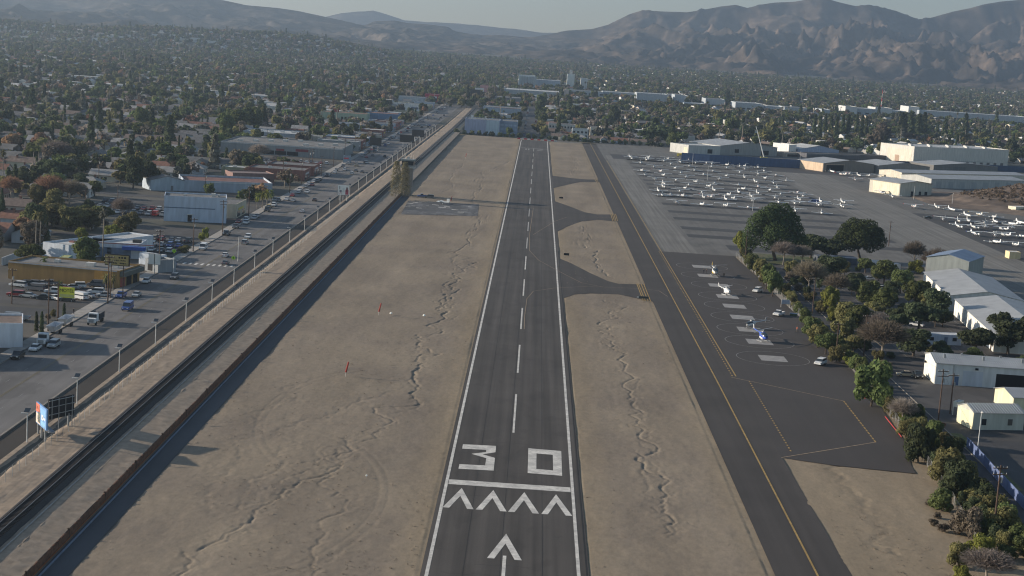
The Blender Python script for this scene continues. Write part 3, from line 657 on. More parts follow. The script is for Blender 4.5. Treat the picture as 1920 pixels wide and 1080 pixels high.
SK_L = [(-500, -60), (-300, -80), (-150, -60), (0, -40), (120, -30), (220, -20), (320, -14), (400, -4), (440, 4), (462, 9), (520, 14), (560, 20), (610, 31), (660, 42), (700, 54), (760, 70), (820, 84)]
SK_F = [(300, 40), (600, 34), (640, 25), (700, 20), (725, 26), (760, 38), (850, 42), (900, 47), (960, 54), (1010, 60), (1100, 66), (1300, 60)]
M_MTR = mat_mountain('chaparral_brown', (.034, .030, .027), (.155, .115, .086), .0045)
M_MTL = mat_mountain('chaparral_grey', (.046, .041, .036), (.125, .102, .082), .004)
mountain('mountain_range_east', SK_R, 8400, 5300, 900, M_MTR, 10, 5, .9, 640)
mountain('mountain_range_middle', SK_M, 7900, 6300, 700, M_MTL, 12, 25, .7, 380)
mountain('mountain_range_west', SK_L, 7600, 4700, 900, M_MTL, 15, 45, .7, 700)
mountain('mountain_range_far', SK_F, 12300, 10500, 1000, M_MTL, 60, 65, .6, 1500)

# weeds and stones on the dirt
def weeds():
    n = 2400; x = np.concatenate([npr.uniform(-59, -13, n), npr.uniform(13.5, 40.5, n//2), npr.uniform(55, 80, 500)]); y = np.concatenate([210 + npr.random(n)**1.6*600, 210 + npr.random(n//2)**1.6*600, npr.uniform(215, 302, 500)])
    k = fbm(x*.06, y*.03, 4, 91) > .52; x, y = x[k], y[k]; m = 5
    c = np.repeat(np.stack([x, y, np.full(len(x), .02)], 1), m, 0); c = c + npr.normal(size=c.shape)*np.array([.14, .14, .03]) + np.array([0, 0, .05])
    me = soup('weeds', quads(c, npr.normal(size=c.shape) + np.array([0, 0, .8]), npr.uniform(.03, .085, len(c))), mat('dry_weed', (.17, .135, .10), var=.4, scale=.3, coord='pos'))
    o = bpy.data.objects.new('weeds', me); COL.objects.link(o); tag(o, 'small dry weeds scattered over the airfield dirt', 'weeds', kind='stuff')
# ================================================================ vegetation prototypes
def leaf_mat(name):
    m = bpy.data.materials.new(name); m.use_nodes = True; t = m.node_tree; L = t.links; b = t.nodes['Principled BSDF']
    b.inputs['Roughness'].default_value = .9; b.inputs['Specular IOR Level'].default_value = .08
    oi = nd(t, 'ShaderNodeObjectInfo'); pos = nd(t, 'ShaderNodeNewGeometry')
    n = nd(t, 'ShaderNodeTexNoise'); n.inputs['Scale'].default_value = .9; n.inputs['Detail'].default_value = 3; L.new(pos.outputs['Position'], n.inputs['Vector'])
    r = nd(t, 'ShaderNodeMapRange'); L.new(n.outputs[0], r.inputs[0]); r.inputs['From Min'].default_value = .3; r.inputs['From Max'].default_value = .7; r.inputs['To Min'].default_value = .65; r.inputs['To Max'].default_value = 1.35
    k = nd(t, 'ShaderNodeMapRange'); L.new(oi.outputs['Random'], k.inputs[0]); k.inputs['To Min'].default_value = .7; k.inputs['To Max'].default_value = 1.3
    mu = nd(t, 'ShaderNodeMath', operation='MULTIPLY'); L.new(r.outputs[0], mu.inputs[0]); L.new(k.outputs[0], mu.inputs[1])
    hs = nd(t, 'ShaderNodeHueSaturation'); L.new(oi.outputs['Color'], hs.inputs['Color'])
    wn = nd(t, 'ShaderNodeMath', operation='MULTIPLY_ADD'); L.new(oi.outputs['Random'], wn.inputs[0]); wn.inputs[1].default_value = .03; wn.inputs[2].default_value = .487; L.new(wn.outputs[0], hs.inputs['Hue'])
    L.new(mu.outputs[0], hs.inputs['Value']); L.new(hs.outputs[0], b.inputs['Base Color'])
    tr = nd(t, 'ShaderNodeBsdfTranslucent'); L.new(hs.outputs[0], tr.inputs['Color']); mx = nd(t, 'ShaderNodeMixShader'); mx.inputs[0].default_value = .38
    L.new(b.outputs[0], mx.inputs[1]); L.new(tr.outputs[0], mx.inputs[2]); L.new(mx.outputs[0], t.nodes['Material Output'].inputs['Surface']); return m
M_LEAF = leaf_mat('leaves'); M_BARK = mat('bark', (.075, .058, .045), scale=3, var=.3)
M_PALE = mat('pale_bark', (.22, .19, .16), scale=3, var=.25)
def quads(c, nrm, size, asp=1.0, g=None):
    g = npr if g is None else g; n = len(c)
    nrm = nrm/np.linalg.norm(nrm, axis=1, keepdims=True)
    a = g.normal(size=(n, 3)); u = np.cross(nrm, a); u /= np.linalg.norm(u, axis=1, keepdims=True); v = np.cross(nrm, u)
    s = size[:, None]; k = g.uniform(.6, 1.25, (n, 4, 1))
    return np.stack([c - u*s*k[:, 0] - v*s*asp*.6, c + u*s*.8*k[:, 1] - v*s*asp*k[:, 1], c + u*s*k[:, 2] + v*s*asp*.7, c - u*s*.8*k[:, 3] + v*s*asp*k[:, 3]], 1)
def crown(name, lobes, n, leaf, seed, flat=1.0, inner=.25, up=.15):
    g = np.random.default_rng(seed); w = np.array([l[3]**2 for l in lobes]); w = w/w.sum(); ch = g.choice(len(lobes), n, p=w)
    L = np.array(lobes); d = g.normal(size=(n, 3)); d[:, 2] += up; d /= np.linalg.norm(d, axis=1, keepdims=True)
    r = L[ch, 3]*np.where(g.random(n) < inner, g.uniform(.35, .8, n), g.uniform(.82, 1.06, n))
    c = L[ch, :3] + d*r[:, None]*np.array([1, 1, flat]); nr = d + g.normal(size=(n, 3))*.45
    return soup(name, quads(c, nr, leaf*g.uniform(.6, 1.3, n), g=g), M_LEAF)
def lobes_round(seed, R_=3.2, z=4.6, k=9, sq=.8):
    q = random.Random(seed); out = [(0, 0, z, R_*.60)]; k = int(k*1.7)
    for i in range(k):
        t = 2*math.pi*i*.618 + q.uniform(-.4, .4); e = q.uniform(-.95, 1.2); rr = R_*.70*math.cos(e)*q.uniform(.65, 1.12)
        out.append((rr*math.cos(t), rr*math.sin(t), z + R_*.70*sq*math.sin(e), R_*q.uniform(.20, .46)))
    return out
def trunk_mesh(name, h, r, seed, m=None, br=4, spread=1.6):
    q = random.Random(seed); b = MB(); b.cyl((0, 0, -.3), (q.uniform(-.2, .2), q.uniform(-.2, .2), h), r, r*.6, 7)
    for i in range(br):
        t = 2*math.pi*i/br + q.uniform(-.4, .4); z = h*q.uniform(.6, .95)
        b.cyl((0, 0, z), (spread*math.cos(t), spread*math.sin(t), z + spread*q.uniform(.6, 1.2)), r*.45, r*.15, 5)
    return b.mesh(name, m or M_BARK)
def merge(name, mes):
    """one mesh from several, keeping their materials"""
    V, F, MI, mats = [], [], [], []; o = 0
    for me in mes:
        co = np.empty(len(me.vertices)*3, np.float32); me.vertices.foreach_get('co', co); V.append(co.reshape(-1, 3))
        for p in me.polygons:
            F.append(tuple(i + o for i in p.vertices)); mm = me.materials[p.material_index]
            if mm not in mats: mats.append(mm)
            MI.append(mats.index(mm))
        o += len(me.vertices)
    me = bpy.data.meshes.new(name); me.from_pydata(np.concatenate(V).tolist(), [], F)
    for m in mats: me.materials.append(m)
    me.polygons.foreach_set('material_index', MI); me.update(); return me
def frond_crown(name, R_, z, n, seed, skirt=True):
    g = random.Random(seed); V = []
    for i in range(n):
        t = 2*math.pi*i/n + g.uniform(-.2, .2); e0 = g.uniform(-.5, 1.25); ln = R_*g.uniform(.8, 1.1); p = Vector((0, 0, z)); w = R_*.13
        d = Vector((math.cos(t)*math.cos(e0), math.sin(t)*math.cos(e0), math.sin(e0))); side = Vector((-math.sin(t), math.cos(t), 0)); pts = [p.copy()]
        for k in range(4): d = (d + Vector((0, 0, -.32))).normalized(); p = p + d*(ln/4); pts.append(p.copy())
        for k in range(4):
            w0 = w*(.35, .9, 1.0, .7)[k]; w1 = w*(.9, 1.0, .7, .1)[k]; dr = Vector((0, 0, -w*.35))
            for s in (-1, 1): V.append([pts[k], pts[k + 1], pts[k + 1] + side*s*w1 + dr, pts[k] + side*s*w0 + dr])
    if skirt:
        for i in range(n):
            t = g.uniform(0, 6.28); V.append([Vector((0, 0, z)), Vector((.35*math.cos(t), .35*math.sin(t), z - .2)), Vector((.45*math.cos(t + .5), .45*math.sin(t + .5), z - R_*.8)), Vector((.2*math.cos(t + .6), .2*math.sin(t + .6), z - R_*.8))])
    return soup(name, np.array([[tuple(p) for p in q] for q in V]), M_LEAF)
def bare_crown(name, R_, z, n, seed):
    g = np.random.default_rng(seed); d = g.normal(size=(n, 3)); d[:, 2] = np.abs(d[:, 2]) + .1; d /= np.linalg.norm(d, axis=1, keepdims=True)
    r = R_*g.uniform(.25, 1.0, n)**.7; c = np.array([0, 0, z]) + d*r[:, None]*np.array([1, 1, .9])
    ax = d + g.normal(size=(n, 3))*.35; ax /= np.linalg.norm(ax, axis=1, keepdims=True); sd = np.cross(ax, g.normal(size=(n, 3))); sd /= np.linalg.norm(sd, axis=1, keepdims=True)
    ln = g.uniform(.5, 1.1, n)[:, None]*R_*.26; w = g.uniform(.03, .075, n)[:, None]
    V = np.stack([c - ax*ln - sd*w, c - ax*ln + sd*w, c + ax*ln + sd*w*.4, c + ax*ln - sd*w*.4], 1); return soup(name, V, M_LEAF)
def cone_crown(name, R_, h, z0, n, leaf, seed, pw=1.0):
    g = np.random.default_rng(seed); t = g.random(n)**.8; a = g.uniform(0, 6.283, n); rr = R_*np.minimum(1, (1 - t)**pw + .06)*g.uniform(.6, 1.05, n)
    tier = 1 - .25*np.abs(np.sin(t*h*1.3)); rr = rr*tier
    c = np.stack([rr*np.cos(a), rr*np.sin(a), z0 + t*h], 1); nr = np.stack([np.cos(a), np.sin(a), np.full(n, .5)], 1) + g.normal(size=(n, 3))*.4
    return soup(name, quads(c, nr, leaf*g.uniform(.6, 1.3, n), g=g), M_LEAF)
# each kind: list of variants (trunk mesh, crown mesh) at natural size, and low-detail whole trees
KIND = {}
def reg(kind, hgt, width, near, far): KIND[kind] = dict(h=hgt, w=width, near=near, far=far)
reg('round', 8.0, 7.0, [(trunk_mesh('trunk', 3.0, .28, i), crown('crown', lobes_round(i, 3.5, 4.5, 10, 1.0), 3000, .25, i)) for i in range(4)],
    [merge('round_tree', [trunk_mesh('trunk', 3, .3, 50 + i, br=0), crown('crown', lobes_round(50 + i, 3.5, 4.5, 7, 1.0), 260, .7, 50 + i)]) for i in range(4)])
reg('spread', 6.5, 9.0, [(trunk_mesh('trunk', 2.6, .3, 10 + i, spread=2.4), crown('crown', lobes_round(10 + i, 4.2, 3.9, 11, .5), 2800, .27, 10 + i, .62)) for i in range(3)],
    [merge('spreading_tree', [trunk_mesh('trunk', 2.6, .3, 60 + i, br=0), crown('crown', lobes_round(60 + i, 4.2, 3.9, 9, .5), 280, .78, 60 + i, .62)]) for i in range(3)])
reg('bush', 3.0, 3.6, [(trunk_mesh('trunk', .8, .1, 20 + i, br=3, spread=.6), crown('crown', lobes_round(20 + i, 1.75, 1.5, 7, .8), 2600, .11, 20 + i)) for i in range(3)],
    [merge('shrub', [crown('crown', lobes_round(70 + i, 1.75, 1.5, 6, .8), 90, .5, 70 + i)]) for i in range(2)])
reg('bare', 8.0, 7.0, [(trunk_mesh('trunk', 4.0, .2, 30 + i, M_PALE, 7, 2.2), bare_crown('twigs', 3.6, 4.2, 2200, 30 + i)) for i in range(3)],
    [merge('bare_tree', [trunk_mesh('trunk', 4, .22, 80 + i, M_PALE, 4, 2), crown('crown', lobes_round(80 + i, k=7), 120, .6, 80 + i, 1, .6)]) for i in range(2)])
reg('conifer', 14.0, 6.0, [(trunk_mesh('trunk', 9, .25, 40 + i, br=0), cone_crown('crown', 3.0, 12.6, 1.4, 2600, .27, 40 + i)) for i in range(2)],
    [merge('conifer', [trunk_mesh('trunk', 9, .25, 90 + i, br=0), cone_crown('crown', 3.0, 12.6, 1.4, 220, .95, 90 + i)]) for i in range(2)])
reg('cypress', 10.0, 1.9, [(trunk_mesh('trunk', 2, .15, 45, br=0), cone_crown('crown', .95, 9.6, .4, 700, .26, 45, .45))],
    [merge('cypress', [trunk_mesh('trunk', 2, .15, 95, br=0), cone_crown('crown', .95, 9.6, .4, 120, .5, 95, .45)])])
def palm_trunk(h, r, seed):
    b = MB(); b.cyl((0, 0, -.3), (.1, .05, h*.5), r*1.15, r*.9, 7); b.cyl((.1, .05, h*.5), (.25, .1, h), r*.9, r*.8, 7); return b.mesh('trunk', M_PALE)
reg('palm', 15.0, 4.6, [(palm_trunk(13.2, .22, i), frond_crown('fronds', 2.3, 13.2, 34, 5 + i)) for i in range(2)], [merge('palm', [palm_trunk(13.2, .26, 3), frond_crown('fronds', 2.3, 13.2, 16, 8)])])
reg('lowpalm', 6.0, 5.0, [(palm_trunk(4.4, .26, 9), frond_crown('fronds', 2.5, 4.4, 40, 15))], [merge('low_palm', [palm_trunk(4.4, .3, 9), frond_crown('fronds', 2.5, 4.4, 18, 15)])])
TINT = {'green': (0.110, 0.130, 0.050), 'dark': (0.071, 0.087, 0.046), 'olive': (0.167, 0.153, 0.068), 'bright': (0.119, 0.149, 0.056), 'lime': (0.190, 0.197, 0.049), 'orange': (0.266, 0.158, 0.104), 'brown': (.158, .130, .100), 'mauve': (.215, .180, .160), 'grey': (0.152, 0.149, 0.121)}
NAMES = {'round': 'round_tree', 'spread': 'spreading_tree', 'bush': 'shrub', 'bare': 'bare_tree', 'conifer': 'conifer', 'cypress': 'cypress', 'palm': 'palm_tree', 'lowpalm': 'low_palm'}
TW = {'green': 'mid green', 'dark': 'dark green', 'olive': 'olive green', 'bright': 'bright green', 'lime': 'yellow-green', 'orange': 'rust-coloured', 'brown': 'brown', 'mauve': 'greyish brown', 'grey': 'grey-green'}
KW = {'round': 'round-crowned tree', 'spread': 'spreading tree', 'bush': 'shrub', 'bare': 'leafless tree', 'conifer': 'conifer', 'cypress': 'narrow cypress', 'palm': 'tall palm', 'lowpalm': 'short palm'}
def plant(kind, tint, loc, sc=1.0, sw=None, near=False, group='trees of the town', label=None):
    K = KIND[kind]; s3 = ((sw or sc), (sw or sc), sc); rz = rng.uniform(0, 6.28); c = TINT[tint]
    if near:
        tr, cr = rng.choice(K['near']); e = empty(NAMES[kind], loc, rz); e.scale = s3
        part('trunk', tr, e); part('crown', cr, e, color=c)
        o = e
    else:
        o = single(NAMES[kind], rng.choice(K['far']), loc, rz, c, s3)
    top = Vector(loc) + Vector((0, 0, K['h']*sc*.5))
    if label: tag(o, label, KW[kind].split()[-1], group)
    else: later(o, TW[tint] + ' ' + KW[kind], KW[kind].split()[-1], group, top)
    return o
TREES = []      # footprints of planted trees (x, y, r)
def tree_px(kind, tint, bx, by, wpx, hpx, near=True, group='trees of the town', label=None):
    v = P(bx, by); m = mpp(v); K = KIND[kind]; sc = hpx*m/K['h']; sw = wpx*m/K['w']; TREES.append((v.x, v.y, wpx*m/2))
    return plant(kind, tint, v, sc, sw, near, group, label)

# ---- hand-placed trees: east side
big = crown('crown', [(0, 0, 15, 6.5), (-6, 1, 13.5, 5), (5.5, 0, 14, 5), (-8.5, -1, 9.5, 4.2), (8.8, 1, 11.5, 3.6), (0, -5, 12, 5), (1, 5, 13, 5), (-4, -3, 17.5, 4), (3.5, 2, 18.5, 4.2), (-1, 0, 20.0, 3.2), (10.6, -1, 8.6, 3), (-9, 2, 6, 3), (-3, -4, 7.5, 3.5), (5, -4, 8.5, 3.4), (-6.5, -3, 16.5, 3.2), (7, 2, 16.5, 3)], 13000, .30, 300, 1, .2)
bigt = MB(); bigt.cyl((1.5, 0, -.3), (-.5, 0, 6), .75, .5, 8)
for a in ((-5, 1, 12), (4, 0, 13), (-.5, -3, 11), (1, 4, 14), (-2, 0, 17)): bigt.cyl((-.5, 0, 5.5), a, .4, .12, 6)
v = P(1447, 488); e = empty('pine_tree', v); tag(e, 'tallest wide dark green pine at the corner of the aircraft apron', 'tree', 'big pines by the apron'); part('trunk', bigt.mesh('trunk', M_BARK), e); part('crown', big, e, color=(.060, .082, .034)); TREES.append((v.x, v.y, 10))
big2 = crown('crown', [(0, 0, 11, 5.5), (-5.5, 0, 9.5, 4), (5.5, 0, 10, 4.3), (-2.5, 2, 13, 4), (3, -1, 13, 4.2), (8, 0, 8, 3.3), (-8.2, 0, 7.5, 3), (0, -4, 9, 4), (4, -3, 6.5, 3), (-4, -3, 6.5, 3), (7.5, 1, 11, 2.8), (-6, 1, 12, 2.6)], 9500, .30, 301, 1, .2)
v = P(1608, 487); e = empty('pine_tree', v); tag(e, 'smaller dome-shaped dark green pine beside the hangar taxilane', 'tree', 'big pines by the apron'); part('trunk', bigt.mesh('trunk', M_BARK), e, scale=(.8, .8, .75)); part('crown', big2, e, color=(.066, .088, .036)); TREES.append((v.x, v.y, 9))
EAST = [('spread', 'dark', 1520, 484, 78, 46), ('spread', 'dark', 1560, 488, 60, 42), ('bare', 'mauve', 1468, 497, 50, 46), ('bare', 'mauve', 1487, 497, 36, 40), ('bare', 'mauve', 1503, 498, 40, 40), ('round', 'lime', 1388, 480, 30, 46), ('bush', 'olive', 1397, 484, 24, 20),
  ('bush', 'green', 1410, 500, 30, 26), ('round', 'green', 1412, 512, 32, 36), ('round', 'olive', 1425, 528, 32, 44), ('round', 'green', 1437, 542, 34, 50), ('round', 'green', 1448, 556, 34, 52), ('round', 'olive', 1431, 535, 26, 36),
  ('bare', 'brown', 1515, 552, 66, 66), ('bare', 'brown', 1566, 566, 52, 56), ('round', 'dark', 1557, 528, 66, 50), ('round', 'dark', 1600, 545, 46, 36), ('spread', 'green', 1622, 512, 44, 30), ('round', 'green', 1657, 532, 48, 46), ('round', 'green', 1688, 550, 48, 46), ('round', 'green', 1627, 574, 48, 48), ('round', 'green', 1658, 588, 46, 48), ('round', 'green', 1714, 574, 50, 50), ('round', 'green', 1730, 566, 40, 40),
  ('round', 'dark', 1752, 604, 60, 62), ('spread', 'dark', 1722, 622, 92, 58), ('round', 'lime', 1553, 590, 38, 56), ('round', 'lime', 1560, 606, 30, 30), ('round', 'olive', 1583, 616, 46, 52), ('round', 'olive', 1580, 640, 48, 50), ('round', 'green', 1608, 634, 54, 62), ('spread', 'olive', 1600, 664, 50, 40), ('bare', 'brown', 1652, 680, 96, 84), ('bare', 'mauve', 1640, 640, 50, 56), ('round', 'dark', 1712, 668, 72, 52),
  ('round', 'dark', 1762, 668, 30, 30), ('spread', 'dark', 1828, 664, 86, 54), ('round', 'dark', 1872, 640, 56, 60), ('round', 'dark', 1890, 664, 80, 66), ('round', 'dark', 1925, 650, 60, 60), ('bush', 'bright', 1632, 762, 90, 92), ('bush', 'green', 1508, 608, 30, 32), ('round', 'green', 1520, 640, 42, 46), ('round', 'olive', 1533, 652, 46, 46), ('round', 'green', 1548, 664, 46, 40), ('bush', 'olive', 1566, 680, 36, 34), ('bush', 'olive', 1518, 618, 24, 26), ('bush', 'green', 1497, 588, 22, 20),
  ('bare', 'mauve', 1690, 800, 56, 56), ('bush', 'olive', 1697, 820, 46, 34), ('bush', 'dark', 1722, 866, 70, 76), ('bush', 'olive', 1768, 908, 74, 72), ('bush', 'dark', 1790, 938, 80, 78), ('bush', 'green', 1765, 958, 56, 40), ('bush', 'brown', 1815, 1008, 66, 62), ('bush', 'lime', 1838, 1046, 62, 48), ('bare', 'mauve', 1850, 1090, 100, 62), ('bush', 'olive', 1795, 1062, 50, 50), ('bush', 'brown', 1800, 1000, 46, 40), ('bush', 'lime', 1800, 1095, 40, 36),
  ('bush', 'orange', 1768, 800, 12, 8), ('lowpalm', 'green', 1684, 358, 12, 24), ('lowpalm', 'olive', 1676, 352, 12, 22), ('lowpalm', 'lime', 1805, 352, 10, 18), ('lowpalm', 'lime', 1797, 352, 8, 16), ('lowpalm', 'lime', 1818, 352, 9, 18), ('lowpalm', 'green', 1838, 350, 10, 20), ('bare', 'brown', 1712, 505, 42, 56), ('bare', 'brown', 1755, 520, 60, 56), ('bush', 'lime', 1715, 512, 36, 26)]
for a in EAST: tree_px(*a, near=True, group='trees east of the heliport')
# dry shrubs at the corner of the dirt triangle
for i, (u, v_) in enumerate(((1742, 948), (1756, 972), (1766, 996), (1749, 985))): plant('bush', 'brown', P(u, v_, 0), rng.uniform(.3, .5), rng.uniform(.45, .7), True, 'dry shrubs by the fence')
for i in range(26):
    y = 246 + i*4.2; x = 82.5 + (y - 250)*.045; kd = 'round' if i % 4 == 0 else 'bush'
    plant(kd, rng.choice(['olive', 'dark', 'green', 'olive'] if kd == 'round' else ['olive', 'dark', 'green', 'green', 'olive']), (x + rng.uniform(-.5, 4.2), y, 0), *((rng.uniform(1.0, 1.7), rng.uniform(1.0, 1.6)) if kd == 'bush' else (rng.uniform(.55, .8), rng.uniform(.65, .9))), True, 'shrub belt along the heliport fence')
# the shrub belt that follows the heliport fence and the planting between the car park trees
y = 252.0
while y < 636:
    if not 478 < y < 503 and not 360 < y < 378:
        x = 87.4 if y > 400 else 80.5 + (y - 252)*.052 if y < 330 else 84.6 + (y - 330)*.04
        plant('bush', rng.choice(['green', 'olive', 'olive', 'dark', 'green', 'lime']), (x + rng.uniform(-.4, 1.3), y, 0), rng.uniform(.7, 1.5), rng.uniform(.8, 1.35), True, 'shrub belt along the heliport fence')
    y += rng.uniform(2.4, 4.6)
for i in range(46):
    x, y = rng.uniform(96, 141), rng.uniform(412, 620)
    if all(math.hypot(x - a, y - b_) > .5*r_ for a, b_, r_ in TREES): plant(rng.choice(['bush', 'bush', 'round', 'spread']), rng.choice(['green', 'olive', 'dark', 'dark']), (x, y, 0), rng.uniform(.55, .9), rng.uniform(.6, 1.0), True, 'planting of the car park')
for i in range(14): plant('bush', rng.choice(['olive', 'brown', 'dark']), (95.3 + rng.uniform(-.5, .8), 410 + i*13 + rng.uniform(-4, 4), 0), rng.uniform(.8, 1.4), rng.uniform(.9, 1.5), True, 'planting of the car park')
# ---- hand-placed trees: west side
WEST = [('round', 'orange', 22, 288, 37, 40), ('round', 'orange', 76, 288, 38, 38), ('round', 'bright', 266, 242, 38, 40), ('round', 'bright', 422, 258, 36, 48), ('round', 'bright', 446, 252, 46, 50), ('round', 'green', 470, 246, 46, 48), ('conifer', 'dark', 494, 246, 26, 50), ('round', 'dark', 250, 354, 44, 62), ('round', 'dark', 278, 352, 42, 48), ('bare', 'mauve', 105, 312, 62, 50),
  ('round', 'dark', 132, 304, 36, 34), ('round', 'dark', 100, 345, 50, 44), ('round', 'dark', 128, 345, 50, 40), ('round', 'dark', 80, 335, 32, 36), ('round', 'olive', 60, 436, 56, 46), ('round', 'olive', 96, 428, 62, 50), ('round', 'olive', 126, 432, 46, 46), ('round', 'olive', 148, 432, 56, 46), ('round', 'olive', 172, 432, 44, 40), ('bare', 'orange', 92, 392, 60, 66), ('bare', 'brown', 130, 385, 60, 50), ('round', 'orange', 42, 446, 44, 40), ('round', 'lime', 152, 452, 24, 26), ('round', 'lime', 210, 456, 36, 38), ('round', 'olive', 232, 450, 46, 48), ('round', 'olive', 246, 438, 34, 40),
  ('palm', 'grey', 192, 486, 24, 102), ('palm', 'olive', 66, 478, 20, 88), ('palm', 'olive', 74, 484, 20, 92), ('palm', 'green', 72, 330, 16, 60), ('palm', 'green', 62, 328, 16, 58), ('palm', 'olive', 5, 350, 16, 74), ('palm', 'green', 130, 255, 12, 40), ('palm', 'green', 208, 320, 14, 46), ('cypress', 'dark', 98, 268, 9, 40), ('cypress', 'dark', 297, 300, 7, 44), ('cypress', 'dark', 303, 300, 7, 42), ('cypress', 'dark', 311, 300, 8, 44), ('cypress', 'dark', 318, 300, 7, 42), ('cypress', 'dark', 28, 358, 13, 50), ('cypress', 'dark', 335, 290, 6, 36), ('cypress', 'dark', 171, 276, 8, 26), ('cypress', 'dark', 180, 276, 7, 24),
  ('lowpalm', 'lime', 482, 392, 14, 34), ('lowpalm', 'lime', 492, 390, 14, 36), ('lowpalm', 'lime', 500, 388, 14, 36), ('lowpalm', 'bright', 508, 386, 14, 34), ('lowpalm', 'green', 450, 380, 14, 26), ('lowpalm', 'green', 462, 382, 14, 26), ('bush', 'lime', 385, 447, 16, 22), ('bush', 'lime', 378, 452, 14, 18), ('bush', 'olive', 345, 474, 30, 14), ('bush', 'olive', 322, 412, 26, 10), ('round', 'dark', 150, 355, 40, 30), ('lowpalm', 'olive', 198, 548, 16, 40), ('lowpalm', 'olive', 212, 546, 14, 36), ('lowpalm', 'green', 82, 520, 18, 44), ('lowpalm', 'green', 112, 562, 14, 40), ('cypress', 'dark', 120, 594, 8, 26), ('cypress', 'dark', 78, 624, 10, 40), ('cypress', 'dark', 68, 622, 9, 38), ('bush', 'olive', 100, 594, 14, 14), ('bush', 'brown', 90, 600, 12, 14), ('bare', 'orange', 20, 378, 40, 50), ('round', 'dark', 466, 322, 30, 34), ('round', 'dark', 472, 310, 30, 24), ('bare', 'mauve', 485, 305, 40, 36), ('round', 'dark', 345, 330, 30, 34), ('round', 'dark', 335, 308, 30, 30)]
for a in WEST: tree_px(*a, near=True, group='trees of the western town')
tw = cone_crown('twigs', 3.6, 17.0, .3, 2600, .17, 77, .30)
for u_, lab in ((741, 'thin olive half-bare tree at the foot of the control tower'), (757, 'second thin half-bare tree directly before the control tower')):
    v = P(u_, 368); e = empty('thin_tree', v); tag(e, lab, 'tree', 'trees by the control tower'); part('trunk', trunk_mesh('trunk', 9, .18, 4, M_PALE, 5, 1.2), e); part('crown', tw, e, color=(.15, .13, .075))
# far end hedge and trees
for i in range(30):
    x = -68 + i*6.2 + rng.uniform(-1, 1); y = 1404 + (1.0 if x < 40 else 1.0 + (x - 40)*.15); plant('bush', rng.choice(['dark', 'green', 'dark']), (x, y, 0), rng.uniform(1.0, 1.5), rng.uniform(1.3, 1.9), False, 'hedge at the end of the runway')
for a in (('conifer', 'dark', 1225, 268, 34, 46), ('round', 'dark', 1240, 270, 40, 36), ('round', 'dark', 1212, 270, 36, 34), ('conifer', 'dark', 1258, 276, 24, 46), ('round', 'green', 1262, 280, 22, 34), ('bush', 'orange', 1233, 268, 10, 10), ('round', 'dark', 1010, 232, 24, 36), ('round', 'dark', 1014, 214, 24, 36), ('round', 'olive', 1012, 252, 30, 26), ('round', 'orange', 985, 205, 14, 16), ('round', 'dark', 1100, 232, 30, 30), ('round', 'olive', 1060, 226, 44, 22), ('round', 'dark', 1150, 236, 26, 40), ('round', 'dark', 1080, 228, 26, 30)): tree_px(*a, near=False, group='trees beyond the runway end')
for u in (1525, 1535, 1545, 1556, 1566, 1578, 1588, 1604, 1614, 1622): tree_px('conifer', 'dark', u, 262 + rng.uniform(-4, 3), 13, 44, False, 'row of dark conifers behind the hangars')
for a in (('conifer', 'dark', 1690, 262, 30, 50), ('conifer', 'dark', 1705, 262, 26, 52), ('conifer', 'dark', 1720, 262, 26, 48), ('conifer', 'dark', 1730, 262, 20, 50), ('round', 'brown', 1640, 282, 40, 44), ('round', 'brown', 1655, 268, 34, 40), ('round', 'brown', 1710, 272, 40, 24), ('round', 'dark', 1606, 286, 30, 22), ('bare', 'brown', 1560, 284, 30, 30), ('conifer', 'dark', 1770, 262, 16, 40), ('conifer', 'dark', 1808, 258, 18, 44), ('round', 'dark', 1895, 296, 26, 34), ('round', 'olive', 1435, 272, 34, 30), ('round', 'dark', 1402, 266, 26, 26), ('round', 'olive', 1330, 262, 40, 28), ('round', 'olive', 1445, 258, 26, 34), ('round', 'olive', 1345, 240, 20, 34), ('round', 'green', 1370, 252, 34, 32)): tree_px(*a, near=False, group='trees behind the hangars')
# ================================================================ buildings
M_GLASS = mat('window_glass', (.02, .024, .03), .15, var=.1, spec=.5)
M_DARK = mat('dark_interior', (.012, .012, .013), .9)
M_METALR = mat('metal_roof', (.30, .31, .32), .55, var=.12, scale=.25, detail=6, spec=.4)
M_TAR = mat('tar_roof', (.16, .155, .15), .9, var=.25, scale=.2, detail=7)
M_WHROOF = mat('white_roof', (.44, .44, .43), .8, var=.2, scale=.2, detail=6)
M_BROWNR = mat('brown_shingle', (.16, .12, .10), .9, var=.25, scale=.8)
M_REDR = mat('red_tile', (.20, .10, .07), .9, var=.25, scale=.8)
M_GREYR = mat('grey_shingle', (.14, .135, .135), .9, var=.25, scale=.8)
M_TRIM = mat('pale_trim', (.55, .53, .50), .7)
M_STEEL = mat('galvanised_steel', (.33, .34, .35), .5, metal=.5)
def wm(col):
    nm = 'wall_%d_%d_%d' % tuple(int(c*255) for c in col)
    if nm in MATS: return MATS[nm]
    m = mat(nm, col, .85, var=.14, scale=.8, detail=7); t = m.node_tree          # rain-streaked: noise stretched down the wall
    n = [q for q in t.nodes if q.type == 'TEX_NOISE'][0]; src = n.inputs['Vector'].links[0].from_socket; mp = nd(t, 'ShaderNodeMapping'); mp.inputs['Scale'].default_value = (1, 1, .18); t.links.new(src, mp.inputs[0]); t.links.new(mp.outputs[0], n.inputs['Vector'])
    return m
